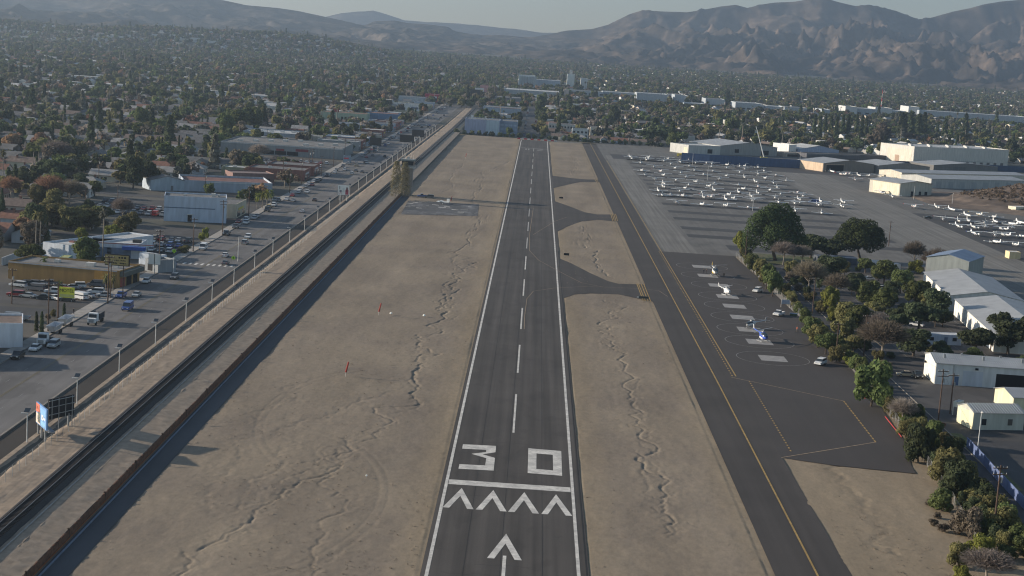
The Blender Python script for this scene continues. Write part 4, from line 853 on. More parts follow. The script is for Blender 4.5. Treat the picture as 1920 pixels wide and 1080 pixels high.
def ribbed(m):
    t = m.node_tree; b = t.nodes['Principled BSDF']; w = nd(t, 'ShaderNodeTexWave'); w.inputs['Scale'].default_value = .55; w.inputs['Distortion'].default_value = .0; tc = nd(t, 'ShaderNodeTexCoord'); t.links.new(tc.outputs['Object'], w.inputs['Vector'])
    bp = nd(t, 'ShaderNodeBump'); bp.inputs['Strength'].default_value = .5; bp.inputs['Distance'].default_value = .08; t.links.new(w.outputs[1], bp.inputs['Height']); t.links.new(bp.outputs[0], b.inputs['Normal'])
ribbed(M_METALR)
RES = []          # reserved footprints (x0, y0, x1, y1)
BN = [0]
def building(name, label, cat, A, B, depth, h, roof='flat', wall=(.5, .5, .5), rm=None, feats=(), group=None, ridge=1.2, over=.35, side=None, para=.5):
    """A, B: photo points (or plan points) of the base of the wall that faces the camera; roof styles flat, gable_x (ridge along the wall), gable_y, shed"""
    if len(A) == 2:
        a2, b2_ = A, B; A = P(*A); B = P(*B)
        ra, rb_ = ray(*a2), ray(*b2_)
        if A.x > 100 and 930 < A.y < 1600:         # the hangar quarter stands askew to the runway
            d = Vector((math.cos(R(31)), math.sin(R(31)))); q = Vector((A.x - CX, A.y)); nb = Vector((rb_.y, -rb_.x)); t = -q.dot(nb)/d.dot(nb); B = Vector((A.x + d.x*t, A.y + d.y*t, A.z))
        elif A.y > 900:                              # far walls: square them to the street grid
            ym = (A.y + B.y)/2; A = Vector((CX + ym/ra.y*ra.x, ym, 0)); B = Vector((CX + ym/rb_.y*rb_.x, ym, 0)); A.z = B.z = H((A.x + B.x)/2, ym)
    A = Vector(A); B = Vector(B)
    w = (B - A).to_2d().length; rz = math.atan2(B.y - A.y, B.x - A.x)
    z0 = min(A.z, B.z); e = empty(name, (A.x, A.y, z0), rz); tag(e, label, cat, group)
    c, s = math.cos(rz), math.sin(rz); cs = [(A.x + x*c - y*s, A.y + x*s + y*c) for x, y in ((0, 0), (w, 0), (0, depth), (w, depth))]
    RES.append((min(q[0] for q in cs) - 2, min(q[1] for q in cs) - (14 if A.x < -60 and A.y < 1100 else (75 if A.y > 1650 else 30 if A.y > 1400 and A.x < 120 else 3)), max(q[0] for q in cs) + 2, max(q[1] for q in cs) + 2))
    M = wm(wall); rm = rm or M_TAR; b = MB()
    if roof == 'flat':
        t = .25
        b.b2((0, 0, -.5), (w, t, h + para)); b.b2((0, depth - t, -.5), (w, depth, h + para)); b.b2((0, t, -.5), (t, depth - t, h + para)); b.b2((w - t, t, -.5), (w, depth - t, h + para)); b.build('walls', M, e)
        b = MB(); b.b2((t, t, h - .3), (w - t, depth - t, h)); rf = b.build('roof', rm, e)
    else:
        if roof == 'shed': prof = [(0, 0, h + ridge), (depth, 0, h)]
        b.b2((0, 0, -.5), (w, depth, h))
        if roof == 'gable_x': b.add([(0, 0, h), (0, depth, h), (0, depth/2, h + ridge), (w, 0, h), (w, depth, h), (w, depth/2, h + ridge)], [(0, 2, 1), (3, 4, 5)])
        if roof == 'gable_y': b.add([(0, 0, h), (w, 0, h), (w/2, 0, h + ridge), (0, depth, h), (w, depth, h), (w/2, depth, h + ridge)], [(0, 1, 2), (3, 5, 4)])
        b.build('walls', M, e); b = MB(); o = over; th = .12
        def slab(p):
            n = len(p); b.add([(x, y, z + .03) for x, y, z in p] + [(x, y, z + .03 + th) for x, y, z in p], [tuple(range(n - 1, -1, -1)), tuple(range(n, 2*n))] + [(i, (i + 1) % n, n + (i + 1) % n, n + i) for i in range(n)])
        k = ridge/(depth/2) if roof == 'gable_x' else ridge/(w/2)
        if roof == 'gable_x':
            slab([(-o, -o, h - k*o), (w + o, -o, h - k*o), (w + o, depth/2, h + ridge), (-o, depth/2, h + ridge)]); slab([(-o, depth/2, h + ridge), (w + o, depth/2, h + ridge), (w + o, depth + o, h - k*o), (-o, depth + o, h - k*o)])
        elif roof == 'gable_y':
            slab([(-o, -o, h - k*o), (w/2, -o, h + ridge), (w/2, depth + o, h + ridge), (-o, depth + o, h - k*o)]); slab([(w/2, -o, h + ridge), (w + o, -o, h - k*o), (w + o, depth + o, h - k*o), (w/2, depth + o, h + ridge)])
        elif roof == 'hip':
            r = min(depth, w)/2; q = [(-o, -o, h), (w + o, -o, h), (w + o, depth + o, h), (-o, depth + o, h)]
            if w >= depth: r0, r1 = (depth/2, depth/2, h + ridge), (w - depth/2, depth/2, h + ridge)
            else: r0, r1 = (w/2, w/2, h + ridge), (w/2, depth - w/2, h + ridge)
            vs = q + [r0, r1]
            b.add(vs, [(0, 1, 5, 4), (1, 2, 5), (2, 3, 4, 5), (3, 0, 4)] if w >= depth else [(0, 1, 4), (1, 2, 5, 4), (2, 3, 5), (3, 0, 4, 5)])
        elif roof == 'shed': slab([(-o, -o, h + ridge), (w + o, -o, h + ridge), (w + o, depth + o, h + .02), (-o, depth + o, h + .02)])
        rf = b.build('roof', rm, e)
    for f in feats:
        kind, face, u, z, fw, fh = f[:6]; m = f[6] if len(f) > 6 else {'window': M_GLASS, 'door': wm((.18, .17, .17)), 'roller_door': wm((.55, .56, .58)), 'opening': M_DARK, 'stripe': wm((.10, .14, .22)), 'awning': wm((.03, .08, .28)), 'sign': wm((.5, .1, .08)), 'panel': wm((.6, .6, .6)), 'vent': M_STEEL, 'unit': M_TRIM}.get(kind, M_TRIM)
        b = MB(); pr = f[7] if len(f) > 7 else .06
        u = u*(w if face in 'FBT' else depth) if 0 <= u <= 1 else u
        if face == 'F': b.b2((u, -pr, z), (u + fw, .0 if kind != 'opening' else .02, z + fh))
        elif face == 'L': b.b2((-pr, u, z), (0, u + fw, z + fh))
        elif face == 'R': b.b2((w, u, z), (w + pr, u + fw, z + fh))
        elif face == 'T': b.b2((u, z*depth, h), (u + fw, z*depth + fw*.8, h + fh + (ridge*.7 if roof != 'flat' else 0)))
        if kind == 'vent' or kind == 'unit': kind = 'roof_unit'
        b.build(kind, m, rf if kind == 'roof_unit' else e)
    return e
def row(kind, face, n, u0, u1, z, fw, fh, *rest): return [(kind, face, u0 + (u1 - u0)*i/max(1, n - 1) + 1e-4, z, fw, fh, *rest) for i in range(n)]
WHITE = (.62, .62, .61)
# --- west side, along the street
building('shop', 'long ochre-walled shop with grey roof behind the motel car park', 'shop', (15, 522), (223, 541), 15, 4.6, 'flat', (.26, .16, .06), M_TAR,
  [('panel', 'F', .78, .0, 5.5, 4.9, wm((.36, .20, .05)), .12), ('stripe', 'F', .0, 4.7, 33, .35, wm((.33, .34, .36)), .14), ('panel', 'R', .05, .2, 3.2, 2.6, wm((.28, .08, .06)), .1), ('opening', 'R', .35, .1, 3.6, 2.8, M_DARK, .08), ('opening', 'R', .68, .1, 3.0, 2.8, M_DARK, .08), ('awning', 'R', .02, 3.4, 14.2, 1.3, wm((.10, .11, .10)), 1.6), ('unit', 'T', .62, .4, 2.4, 1.1), ('unit', 'T', .3, .55, 1.6, .9), ('unit', 'T', .85, .5, 1.4, .8)])  # brighter ochre panel near the corner has sunlight put into its colour
building('shop', 'white corner shop with a small blue window at the edge of the street', 'shop', (-118.0 - 14, 352, PL), (-113.2, 358, PL), 13, 5.2, 'flat', (.60, .63, .68), M_BROWNR, [('window', 'R', .55, 2.0, 1.4, 1.5, wm((.12, .16, .25))), ('door', 'R', .2, .1, 1.1, 2.3), ('window', 'F', .55, 2.2, 1.2, 1.2)])
building('shop', 'low storefront with grey sloping awning and black opening at the photo edge', 'shop', (-131, 331, PL), (-113.6, 338, PL), 12, 3.9, 'flat', (.30, .30, .31), M_GREYR, [('opening', 'R', .08, .1, 9.5, 2.5, M_DARK, .05), ('awning', 'R', .0, 2.9, 12, .9, wm((.24, .25, .27)), 1.6), ('sign', 'R', .15, 3.9, 5, .7, wm((.5, .22, .16)), 1.0), ('opening', 'F', .5, .1, 6, 2.6, M_DARK, .05)])
building('two_storey_block', 'pale blue two-storey block with a dark band on the street corner', 'building', (306.7, 414), (424, 419), 15, 9.4, 'flat', (.46, .52, .62), M_TAR,
  [('stripe', 'F', .0, 5.2, 19.5, .35), ('stripe', 'R', .05, 5.4, 13, .3), ('door', 'F', .38, .1, 1.6, 2.6, M_DARK), ('panel', 'F', .37, 2.8, 2.4, .3, M_TRIM, .8)] + row('window', 'R', 5, .1, .82, .6, 1.6, 3.0, wm((.10, .15, .26))) + [('unit', 'T', .75, .5, 1.6, 1.4), ('unit', 'T', .85, .6, 1.0, 1.0), ('unit', 'T', .3, .5, 1.0, .6)])
e = building('garage_row', 'row of pale garage bays with corrugated roofs behind the ochre shop', 'garage', (80, 482), (128, 489), 42, 4.4, 'flat', (.48, .52, .58), M_WHROOF, row('roller_door', 'R', 7, .03, .88, .1, 4.2, 3.4, wm((.62, .64, .66))) + row('stripe', 'T', 1, .3, .3, .2, 2, .5, wm((.16, .07, .06))))
building('workshop', 'long white auto workshop with blue awning and red band', 'workshop', (158, 480), (262, 486), 12, 4.4, 'flat', (.52, .55, .60), M_WHROOF, row('roller_door', 'F', 4, .05, .58, .1, 4.6, 3.2, wm((.14, .18, .25))) + [('awning', 'F', .70, 3.0, 7.2, 1.1, wm((.03, .08, .30)), 2.2), ('stripe', 'F', .0, 4.5, 22, .25, wm((.35, .12, .10))), ('sign', 'R', .1, 2.2, 4.5, 1.2, wm((.34, .05, .05))), ('unit', 'T', .8, .5, 2.6, 1.0, wm((.06, .06, .06)))])
building('container', 'green shipping container with yellowish top behind the ochre shop', 'container', (110, 499), (128, 500), 6, 2.7, 'flat', (.20, .30, .24), mat('olive_top', (.35, .36, .16)), [('door', 'F', .3, .2, 1.6, 2.2, wm((.16, .25, .2)))], para=.05)
building('kiosk', 'grey kiosk building beside the white billboard panels', 'kiosk', (272, 507), (296, 512), 7, 3.4, 'flat', (.26, .28, .30), M_GREYR, [('opening', 'F', .2, .3, 2.2, 2.2)])
building('container', 'pale blue panelled container standing by the kerb', 'container', (298, 500), (312, 498), 8, 3.4, 'flat', (.50, .55, .62), M_WHROOF, [('door', 'F', .2, .2, 1.2, 2.4)], para=.05)
building('boundary_wall', 'white boundary wall slanting behind the garages', 'wall', (5, 498), (70, 474), .4, 2.4, 'flat', (.50, .52, .55), M_WHROOF, [], para=.05)
building('brick_yard', 'roofless red brick yard with a long blue-grey front wall', 'building', (345, 358), (510, 364), 30, 4.2, 'flat', (.34, .38, .44), mat('brick_red_floor', (.17, .085, .07), var=.3, scale=.3), [('stripe', 'F', .25, 4.3, 27, .4, wm((.55, .56, .56)), .1), ('panel', 'B', 0, 0, 1, 1)] [:1], para=.9)
building('brick_block', 'brown brick block behind the roofless yard', 'building', (436, 343), (514, 345), 16, 4.6, 'flat', (.20, .125, .11), mat('brown_flat_roof', (.20, .15, .14)), row('window', 'F', 4, .1, .8, 1.2, 2, 1.4))
building('gable_store', 'grey gabled store with blue side wall beside the brick yard', 'building', (282, 357), (345, 358), 14, 4.8, 'gable_y', (.36, .42, .48), M_GREYR, [('door', 'F', .6, .1, 1.2, 2.2)], ridge=1.8)
building('supermarket', 'long grey supermarket with flat roof behind a crowded car park', 'store', (413, 287), (640, 297), 62, 6.2, 'flat', (.24, .25, .255), M_TAR,
  [('stripe', 'F', .0, 6.0, 76, .5, wm((.50, .50, .50)), .12)] + row('window', 'F', 3, .35, .55, .5, 7, 2.4, M_DARK) + [('sign', 'F', .62, 3.2, 8, 1.6, wm((.22, .05, .06))), ('sign', 'F', .46, 3.0, 5, 1.3, wm((.25, .06, .06)))] + [('unit', 'T', .1 + .11*i, .25 + .13*(i % 5), 3.2, 1.4) for i in range(8)])
building('supermarket_wing', 'pale flat-roofed wing behind the supermarket', 'store', (455, 262), (560, 266), 40, 5.4, 'flat', (.34, .36, .38), M_WHROOF, [('unit', 'T', .2 + .2*i, .4, 3, 1.2) for i in range(4)])
building('thatched_kiosk', 'small hip-roofed brown hut in the supermarket car park', 'hut', (506, 306), (529, 307), 8, 2.6, 'hip', (.20, .15, .12), M_BROWNR, [('door', 'F', .4, .1, 1.2, 2)], ridge=2.2)
building('store', 'long store with green half and dark arched windows', 'store', (600, 226), (687, 230), 26, 7.5, 'flat', (.34, .40, .30), M_REDR, row('window', 'F', 7, .45, .9, 1.2, 1.8, 3.2, M_DARK))
building('store_tower', 'dark red sign tower on the green store', 'tower', (624, 226), (634, 227), 4, 11, 'flat', (.24, .05, .055), M_TAR, [('sign', 'F', .3, 6, 1.8, 1.8, wm((.55, .40, .40))), ('sign', 'F', .3, 3.2, 1.8, 1.6, wm((.55, .40, .40)))])
building('store', 'blue store joined to the green one', 'store', (688, 229), (745, 231), 30, 8, 'flat', (.13, .20, .32), M_REDR, row('window', 'F', 3, .2, .8, .6, 3, 2.4, M_DARK))
building('flat_shop', 'pale blue-grey flat shop in front of the green store', 'shop', (622, 245), (692, 247), 22, 5.5, 'flat', (.40, .45, .52), M_TAR, [('unit', 'T', .4, .4, 2.5, 1.2)])
building('flat_shop', 'small grey shop with olive awning near the street bend', 'shop', (672, 268), (712, 268), 14, 5, 'flat', (.28, .28, .25), M_TAR, [('awning', 'R', .1, 2.8, 9, .8, wm((.16, .15, .10)), 1.5)])
building('flat_shop', 'white shop with a dark window beyond the blue store', 'shop', (757, 209), (790, 210), 26, 7.5, 'flat', WHITE, M_TAR, [('window', 'F', .4, 2.8, 8, 2.2, wm((.12, .14, .2)))])
building('flat_shop', 'red-fronted store with a white round emblem', 'store', (796, 191), (821, 191), 28, 9, 'flat', (.42, .03, .06), M_TAR, [('sign', 'F', .72, 4, 3.2, 3.0, wm((.75, .70, .70)))] + row('sign', 'F', 6, .1, .55, 4.3, 2.2, 2.0, wm((.60, .25, .28))))
building('flat_shop', 'pale store left of the red-fronted one', 'store', (747, 191), (795, 192), 28, 6, 'flat', (.46, .48, .50), M_TAR)
building('flat_shop', 'low grey shop row by the street near the far rail bend', 'shop', (700, 220), (756, 222), 26, 5, 'flat', (.33, .34, .35), M_WHROOF)
building('flat_shop', 'small red-banded filling station shop near the street', 'shop', (643, 305), (655, 306), 8, 3.6, 'flat', (.22, .28, .34), M_TAR, [('sign', 'F', .1, 2.4, 3, .8, wm((.5, .06, .08)))])
# --- beyond the runway end
building('factory', 'pale blue factory with two-tone wall beyond the runway end', 'factory', (870.5, 252), (935, 251), 34, 12.5, 'flat', (.40, .45, .56), M_TAR, [('panel', 'F', .0, .0, 19, 12.8, wm((.36, .38, .50)), .08), ('panel', 'F', .62, .0, 11.5, 12.8, wm((.45, .53, .60)), .08), ('unit', 'T', .15, .2, 2.4, 3.5, WHITE and wm(WHITE)), ('unit', 'T', .55, .3, 1.6, 3)])
building('factory_wing', 'glass-fronted wing of the pale blue factory', 'factory', (936, 251), (969, 251), 40, 11, 'flat', (.28, .33, .42), M_TAR, row('window', 'F', 4, .05, .78, 3, 3, 2.2, wm((.35, .42, .52))) + row('window', 'F', 4, .05, .78, 7, 3, 1.6, wm((.4, .46, .55))))
building('warehouse', 'blue-grey warehouse behind the pale blue factory', 'warehouse', (905, 216), (976, 216), 46, 8, 'flat', (.36, .40, .46), M_TAR, [('stripe', 'F', .3, 8.1, 30, .4, wm((.30, .12, .12)))])
building('warehouse', 'dark-roofed low warehouse beyond the blue-grey one', 'warehouse', (927, 195), (975, 195), 60, 8, 'flat', (.20, .19, .20), M_TAR, [('sign', 'F', .3, 2, 6, 5, wm((.35, .22, .16)))])
building('warehouse', 'pale flat warehouse under the silo building', 'warehouse', (944, 180), (1048, 184), 90, 9, 'flat', (.34, .36, .38), M_WHROOF)
building('silo_building', 'white silo building with tall ribbed front', 'silo', (971, 165), (1002, 167), 40, 22, 'flat', (.60, .62, .62), M_WHROOF, row('panel', 'F', 6, .02, .86, .5, 6, 20, wm((.42, .46, .48)), .5))
building('warehouse', 'long white works beside the silo building', 'warehouse', (1002, 166), (1050, 168), 60, 15, 'flat', (.42, .46, .52), M_WHROOF)
building('silo_building', 'twin white silo block with small tower', 'silo', (1062, 167), (1076, 167), 25, 26, 'flat', (.58, .60, .58), M_WHROOF, [('unit', 'T', .3, .4, 5, 8)])
building('silo_building', 'lone white silo block right of the twin silos', 'silo', (1088, 168), (1100, 168), 25, 20, 'flat', (.60, .60, .60), M_WHROOF)
building('office', 'small pink-beige office below the silos', 'office', (1056, 184), (1066, 184), 16, 12, 'flat', (.50, .40, .35), M_TAR)
building('two_storey_house', 'long cream two-storey house facing the airfield end', 'house', (1028, 248), (1078, 250), 16, 8, 'flat', (.52, .50, .46), M_REDR, row('window', 'F', 9, .03, .93, 4.6, 1.6, 1.8))
building('two_storey_house', 'white two-storey house with dark windows near the hedge', 'house', (1072, 258), (1102, 260), 14, 8, 'flat', (.58, .58, .56), M_GREYR, row('window', 'F', 4, .06, .8, 4.6, 2, 1.8) + row('window', 'F', 4, .06, .8, 1, 2, 1.8))
building('two_storey_house', 'cream house with pink side wall behind the hedge', 'house', (1106, 256), (1128, 257), 14, 8, 'flat', (.58, .52, .42), M_TAR, row('window', 'F', 3, .1, .75, 4.6, 2, 1.6))
for i, (a, b_, h, y, lab) in enumerate(((1060, 1130, 7, 178, 'long pale sheds under the silos'), (1130, 1200, 7, 181, 'green-roofed long sheds'), (1200, 1290, 7, 184, 'white sheds with sawtooth roofs'), (1193, 1250, 14, 193, 'grey blank-walled warehouse'), (1264, 1282, 14, 196, 'square pale blue warehouse'), (1282, 1320, 5, 200, 'flat teal-roofed warehouse'), (1322, 1358, 12, 201, 'white-topped grey warehouse'), (1378, 1424, 11, 207, 'striped pale warehouse'), (1424, 1440, 8, 208, 'teal-roofed white warehouse'),
  (1436, 1480, 8, 210, 'cream shop row'), (1470, 1512, 9, 213, 'peach-walled sheds'), (1540, 1556, 8, 216, 'small grey shed by the trees'), (1584, 1606, 12, 215, 'bright white warehouse front'), (1606, 1640, 10, 216, 'blue-grey warehouse middle'), (1640, 1672, 12, 217, 'second bright white warehouse'), (1672, 1698, 9, 219, 'grey shed with red sign'), (1702, 1722, 16, 220, 'tall white gable of the longest warehouse'), (1722, 1925, 12, 224, 'longest grey-white warehouse'))):
    bright = 'white' in lab and 'grey' not in lab
    building('warehouse', lab + ' in the far industrial row', 'warehouse', (a, y), (b_, y + (b_ - a)*.045), 60, h*1.05, 'flat', (.54, .54, .53) if bright else (.36, .39, .42), M_WHROOF if i % 2 else M_TAR, row('window', 'F', max(2, int((b_ - a)/9)), .03, .92, 2, 6, 2.5) if (b_ - a) > 30 and not bright else [], 'far industrial warehouses')
# --- aircraft hangars on the right
CREAM = (.60, .53, .42)
building('hangar', 'grey hangar with white flat canopy behind the blue fence', 'hangar', (1290, 289), (1350, 290), 26, 7.0, 'flat', (.46, .46, .44), M_WHROOF, [('opening', 'F', .6, 1, 5, 3.5), ('panel', 'L', .05, .5, 5, 5, wm((.66, .60, .46)))], 'hangars behind the blue fence')  # paler panel on the left end: sunlight painted into its colour
building('hangar', 'big grey gabled hangar behind the blue fence with dark windows', 'hangar', (1350, 290), (1456, 295), 44, 7.5, 'gable_y', (.30, .30, .29), M_METALR, [('window', 'F', .25, 2, 4.5, 3.0, M_DARK), ('opening', 'F', .72, .5, 8, 4.0)], 'hangars behind the blue fence', ridge=3.4)
building('workshop', 'white blocky workshop left of the flat-gabled shed', 'workshop', (1478, 290), (1492, 291), 22, 8.5, 'flat', (.64, .64, .62), M_WHROOF, [('door', 'F', .4, 0, 1.5, 3)])
building('shed', 'white gabled shed with blue side behind the blue fence', 'shed', (1498, 291), (1572, 295), 26, 5.5, 'gable_y', (.30, .37, .50), M_WHROOF, [], ridge=3.5)
building('shed', 'low brown open shed roof next to the white gable', 'shed', (1472, 294), (1512, 296), 14, 3.2, 'flat', (.36, .32, .27), mat('dirt_roof', (.30, .26, .22)), [('opening', 'F', .1, .2, 16, 2)])
building('shed', 'long low dark shed with pale flat roof behind the open hangar', 'shed', (1512, 297), (1660, 303), 14, 4.0, 'flat', (.10, .10, .11), M_TAR, [('stripe', 'F', 0, 3.6, 60, .3, wm((.3, .3, .3)))])
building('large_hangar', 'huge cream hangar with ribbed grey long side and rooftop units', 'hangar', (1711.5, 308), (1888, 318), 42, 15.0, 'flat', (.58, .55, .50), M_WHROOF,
  [('panel', 'L', .06, .2, 30, 12, wm((.62, .57, .48)), .12), ('door', 'L', .42, .1, 5, 6.5, wm((.38, .27, .20)), .2), ('stripe', 'F', .0, 3.6, 96, .35, wm((.34, .33, .32)))] + row('opening', 'F', 13, .03, .92, .2, 3.6, 3.0, wm((.13, .11, .10))) + [('unit', 'T', .05 + .065*i, .25 + .2*(i % 3), 3.0, 1.3) for i in range(14)], ridge=2)  # left-end panel lighter than the walls, sunshine put into its colour
building('open_hangar', 'dark tan hangar with wide open doorway facing the apron', 'hangar', (1543, 322), (1638, 326), 30, 6.5, 'gable_y', (.20, .175, .15), M_METALR, [('opening', 'F', .06, .1, 17, 5.2), ('panel', 'L', .02, 0, 28, 6.3, wm((.55, .42, .30)), .1), ('stripe', 'F', .05, 5.4, 18.5, .4, wm((.45, .33, .25)), .1)], 'hangars by the big apron', ridge=2.6)  # light tan left panel: sun on the end wall painted as colour
building('hangar', 'dark hangar next to the open one with a gap between', 'hangar', (1646, 325), (1742, 328), 32, 6.0, 'gable_y', (.21, .20, .19), M_METALR, [('door', 'F', .1, 0, 12, 4.6, wm((.16, .16, .16)))], 'hangars by the big apron', ridge=2.6)
building('hangar', 'third low dark hangar with pale ridge towards the mound', 'hangar', (1750, 320), (1870, 324), 30, 4.6, 'gable_y', (.16, .155, .15), M_METALR, [('door', 'F', .3, 0, 14, 3.6, wm((.12, .12, .12)))], 'hangars by the big apron', ridge=2.2)
building('slant_hangar', 'cream hangar with slanted front and wide pale roof', 'hangar', (1686, 368), (1746, 366), 28, 8.2, 'gable_y', (.50, .47, .40), M_METALR, [('panel', 'L', .02, .1, 24, 7.6, wm((.64, .58, .46)), .1), ('window', 'F', .35, .6, 2, 2.6), ('window', 'F', .6, .6, 2, 2.6), ('opening', 'F', .78, .1, 2.4, 3)], 'cream hangars by the mound', ridge=1.6, over=.8)  # left panel repeats the cream wall with sunlight painted in
building('annex', 'cream annex with tall doors in front of the slanted hangar', 'annex', (1669, 359), (1688, 361), 10, 6.5, 'flat', (.64, .58, .46), M_METALR, [('door', 'F', .6, 0, 2.4, 5)], 'cream hangars by the mound')
building('long_hangar', 'long cream hangar row with grey roof running behind the palms', 'hangar', (1745, 353), (1924, 346), 30, 6.5, 'gable_x', (.42, .42, .40), M_METALR, row('door', 'F', 8, .05, .9, .1, 5, 4.6, wm((.35, .36, .36))), 'cream hangars by the mound', ridge=1.6)
building('long_hangar', 'second long grey-roofed hangar row behind the first', 'hangar', (1690, 338), (1925, 333), 24, 5.5, 'gable_x', (.56, .51, .42), M_METALR, row('door', 'F', 8, .05, .9, .1, 5, 4.2, wm((.45, .42, .36))), 'cream hangars by the mound', ridge=1.4)
building('hangar', 'grey hangar with blue-grey roof beside the hangar taxilane', 'hangar', (1733, 531), (1812, 541), 24, 10.0, 'gable_y', (.27, .29, .28), mat('blue_metal_roof', (.17, .22, .31), .5, var=.15, scale=.2), [('panel', 'L', .0, .0, 23, 9, wm((.42, .38, .30)), .1)], ridge=1.8)  # warm left-end panel carries painted sunlight; walls keep the duller grey
def t_hangar(label, A, B, w, h):
    """storage hangars: the row of doors faces west, roof ridge along the row"""
    A = P(*A); B = P(*B); d = (B - A).to_2d(); L = d.length; rz = math.atan2(d.y, d.x)
    e = empty('storage_hangar', (A.x, A.y, 0), rz); tag(e, label, 'hangar', 'long silver-roofed storage hangars'); RES.append((min(A.x, B.x) - 2, min(A.y, B.y) - 2, max(A.x, B.x) + w, max(A.y, B.y) + 2))
    b = MB(); b.b2((0, 0, -.3), (L, w, h)); b.add([(0, 0, h), (0, w, h), (0, w/2, h + 2.2), (L, 0, h), (L, w, h), (L, w/2, h + 2.2)], [(0, 2, 1), (3, 4, 5)]); b.build('walls', wm((.60, .58, .53)), e)
    b = MB()
    b.add([(-.3, -.5, h - .02), (L + .3, -.5, h - .02), (L + .3, w/2, h + 2.3), (-.3, w/2, h + 2.3), (-.3, w + .5, h - .02), (L + .3, w + .5, h - .02)], [(0, 1, 2, 3), (3, 2, 5, 4)]); rf = b.build('roof', M_METALR, e)
    n = int(L/3.6)
    dm = MB(); dm.b2((0, -.08, .1), (2.9, 0, h - .7)); dm = dm.mesh('roller_door', wm((.66, .65, .62)))
    for i in range(n): part('roller_door', dm, e, (.4 + i*L/n, 0, 0))
    return e
t_hangar('farther long silver-roofed storage hangar with white doors', (1730, 536), (1778, 583), 24, 5.2)
t_hangar('nearer long silver-roofed storage hangar with white doors', (1788, 590), (1862, 660), 26, 5.2)
building('trailer_office', 'pale blue trailer office with thin white roof under the trees', 'trailer office', (1716, 645), (1802, 648), 4, 3.0, 'flat', (.46, .50, .58), M_WHROOF, [('door', 'F', .62, .2, 1, 2.1, wm((.14, .18, .26))), ('window', 'F', .8, 1.2, 1.3, 1, M_GLASS), ('window', 'F', .3, 1.2, 1.3, 1)], para=.05)
building('trailer_office', 'white-blue trailer beside the grey hangar and parked trucks', 'trailer office', (1620, 503), (1658, 505), 4, 3.0, 'flat', (.55, .57, .62), M_WHROOF, [('window', 'F', .3, 1.2, 1.3, 1)], para=.05)
building('trailer_office', 'small white trailer right of the parked dark vehicles', 'trailer office', (1662, 508), (1688, 509), 4, 2.8, 'flat', (.6, .61, .62), M_WHROOF, [('door', 'F', .3, .2, 1, 2)], para=.05)
building('carport', 'long dark carport with white edge in the shade of the pines', 'carport', (1532, 493), (1606, 497), 6, 2.8, 'flat', (.07, .08, .10), mat('shade_roof', (.10, .12, .16)), [('stripe', 'F', 0, 2.6, 16, .3, wm((.45, .47, .52)), .1)], para=.05)
building('workshop', 'white workshop with metal roof and one big dark doorway', 'workshop', (1752, 720), (1935, 733), 13, 5.4, 'gable_x', (.56, .57, .57), M_METALR,
  [('panel', 'L', .03, .0, 12, 5.2, wm((.66, .64, .55)), .08), ('opening', 'F', .62, .1, 9, 3.6), ('roller_door', 'F', .28, .1, 5, 3.8, wm((.46, .49, .54))), ('door', 'F', .20, .1, 1, 2.2, wm((.10, .15, .25))), ('panel', 'F', .175, 0, .2, 5.2, M_STEEL, .15), ('panel', 'L', .8, 3.4, .8, .5, M_DARK, .5), ('panel', 'F', .40, 4.3, .7, .5, M_DARK, .5)] + [('vent', 'T', .1 + .2*i, .25 + .2*(i % 2), .5, .9) for i in range(5)], ridge=1.4)  # left-end panel is the white wall again with sunlight put into its colour
building('hut', 'cream hut with ribbed grey roof and two small windows', 'hut', (1824, 806), (1918, 807), 7.5, 3.8, 'gable_x', (.46, .46, .40), M_METALR, [('panel', 'L', .02, .0, 7.2, 3.8, wm((.66, .62, .42)), .06), ('window', 'F', .16, 1.1, 1.1, 1.4), ('window', 'F', .68, 1.1, 1.1, 1.4, wm((.10, .09, .08)))], ridge=1.3, over=.2)  # yellower left panel is the cream wall with painted sunlight
HUT = bpy.data.objects['hut'];
rb = MB(); rb.b2((0, -.15, 0), (.12, 4.2, .08)); rb = rb.mesh('roof_rib', M_METALR)
hr = [c for c in HUT.children if c.name.startswith('roof')][0]; w_ = (P(1918, 807) - P(1824, 806)).to_2d().length
for i in range(18):
    o = part('roof_rib', rb, hr, (i*w_/18, -.2, 3.88)); o.rotation_euler = (math.atan2(1.3, 3.75), 0, 0)
building('shed', 'cream shed with plain grey roof beside the hut', 'shed', (1898, 772), (1960, 774), 10, 3.4, 'gable_x', (.58, .55, .38), M_METALR, [], ridge=1.3)
building('shed', 'small cream shed leaning on the hut', 'shed', (1785, 778), (1795, 780), 3, 3.2, 'flat', (.6, .58, .5), M_METALR, [('door', 'F', .2, 0, .8, 2)], para=.05)
building('gatehouse', 'cream wall block by the eastern aircraft rows', 'wall', (1884, 482), (1892, 485), 5, 3.0, 'flat', (.62, .50, .30), M_TRIM, [], para=.05)
building('storage_box', 'small cream box at the right edge beyond the aircraft', 'box', (1904, 398), (1930, 400), 6, 3.2, 'flat', (.62, .58, .46), M_TRIM, [('vent', 'F', .5, 1.5, .6, .6)], para=.05)
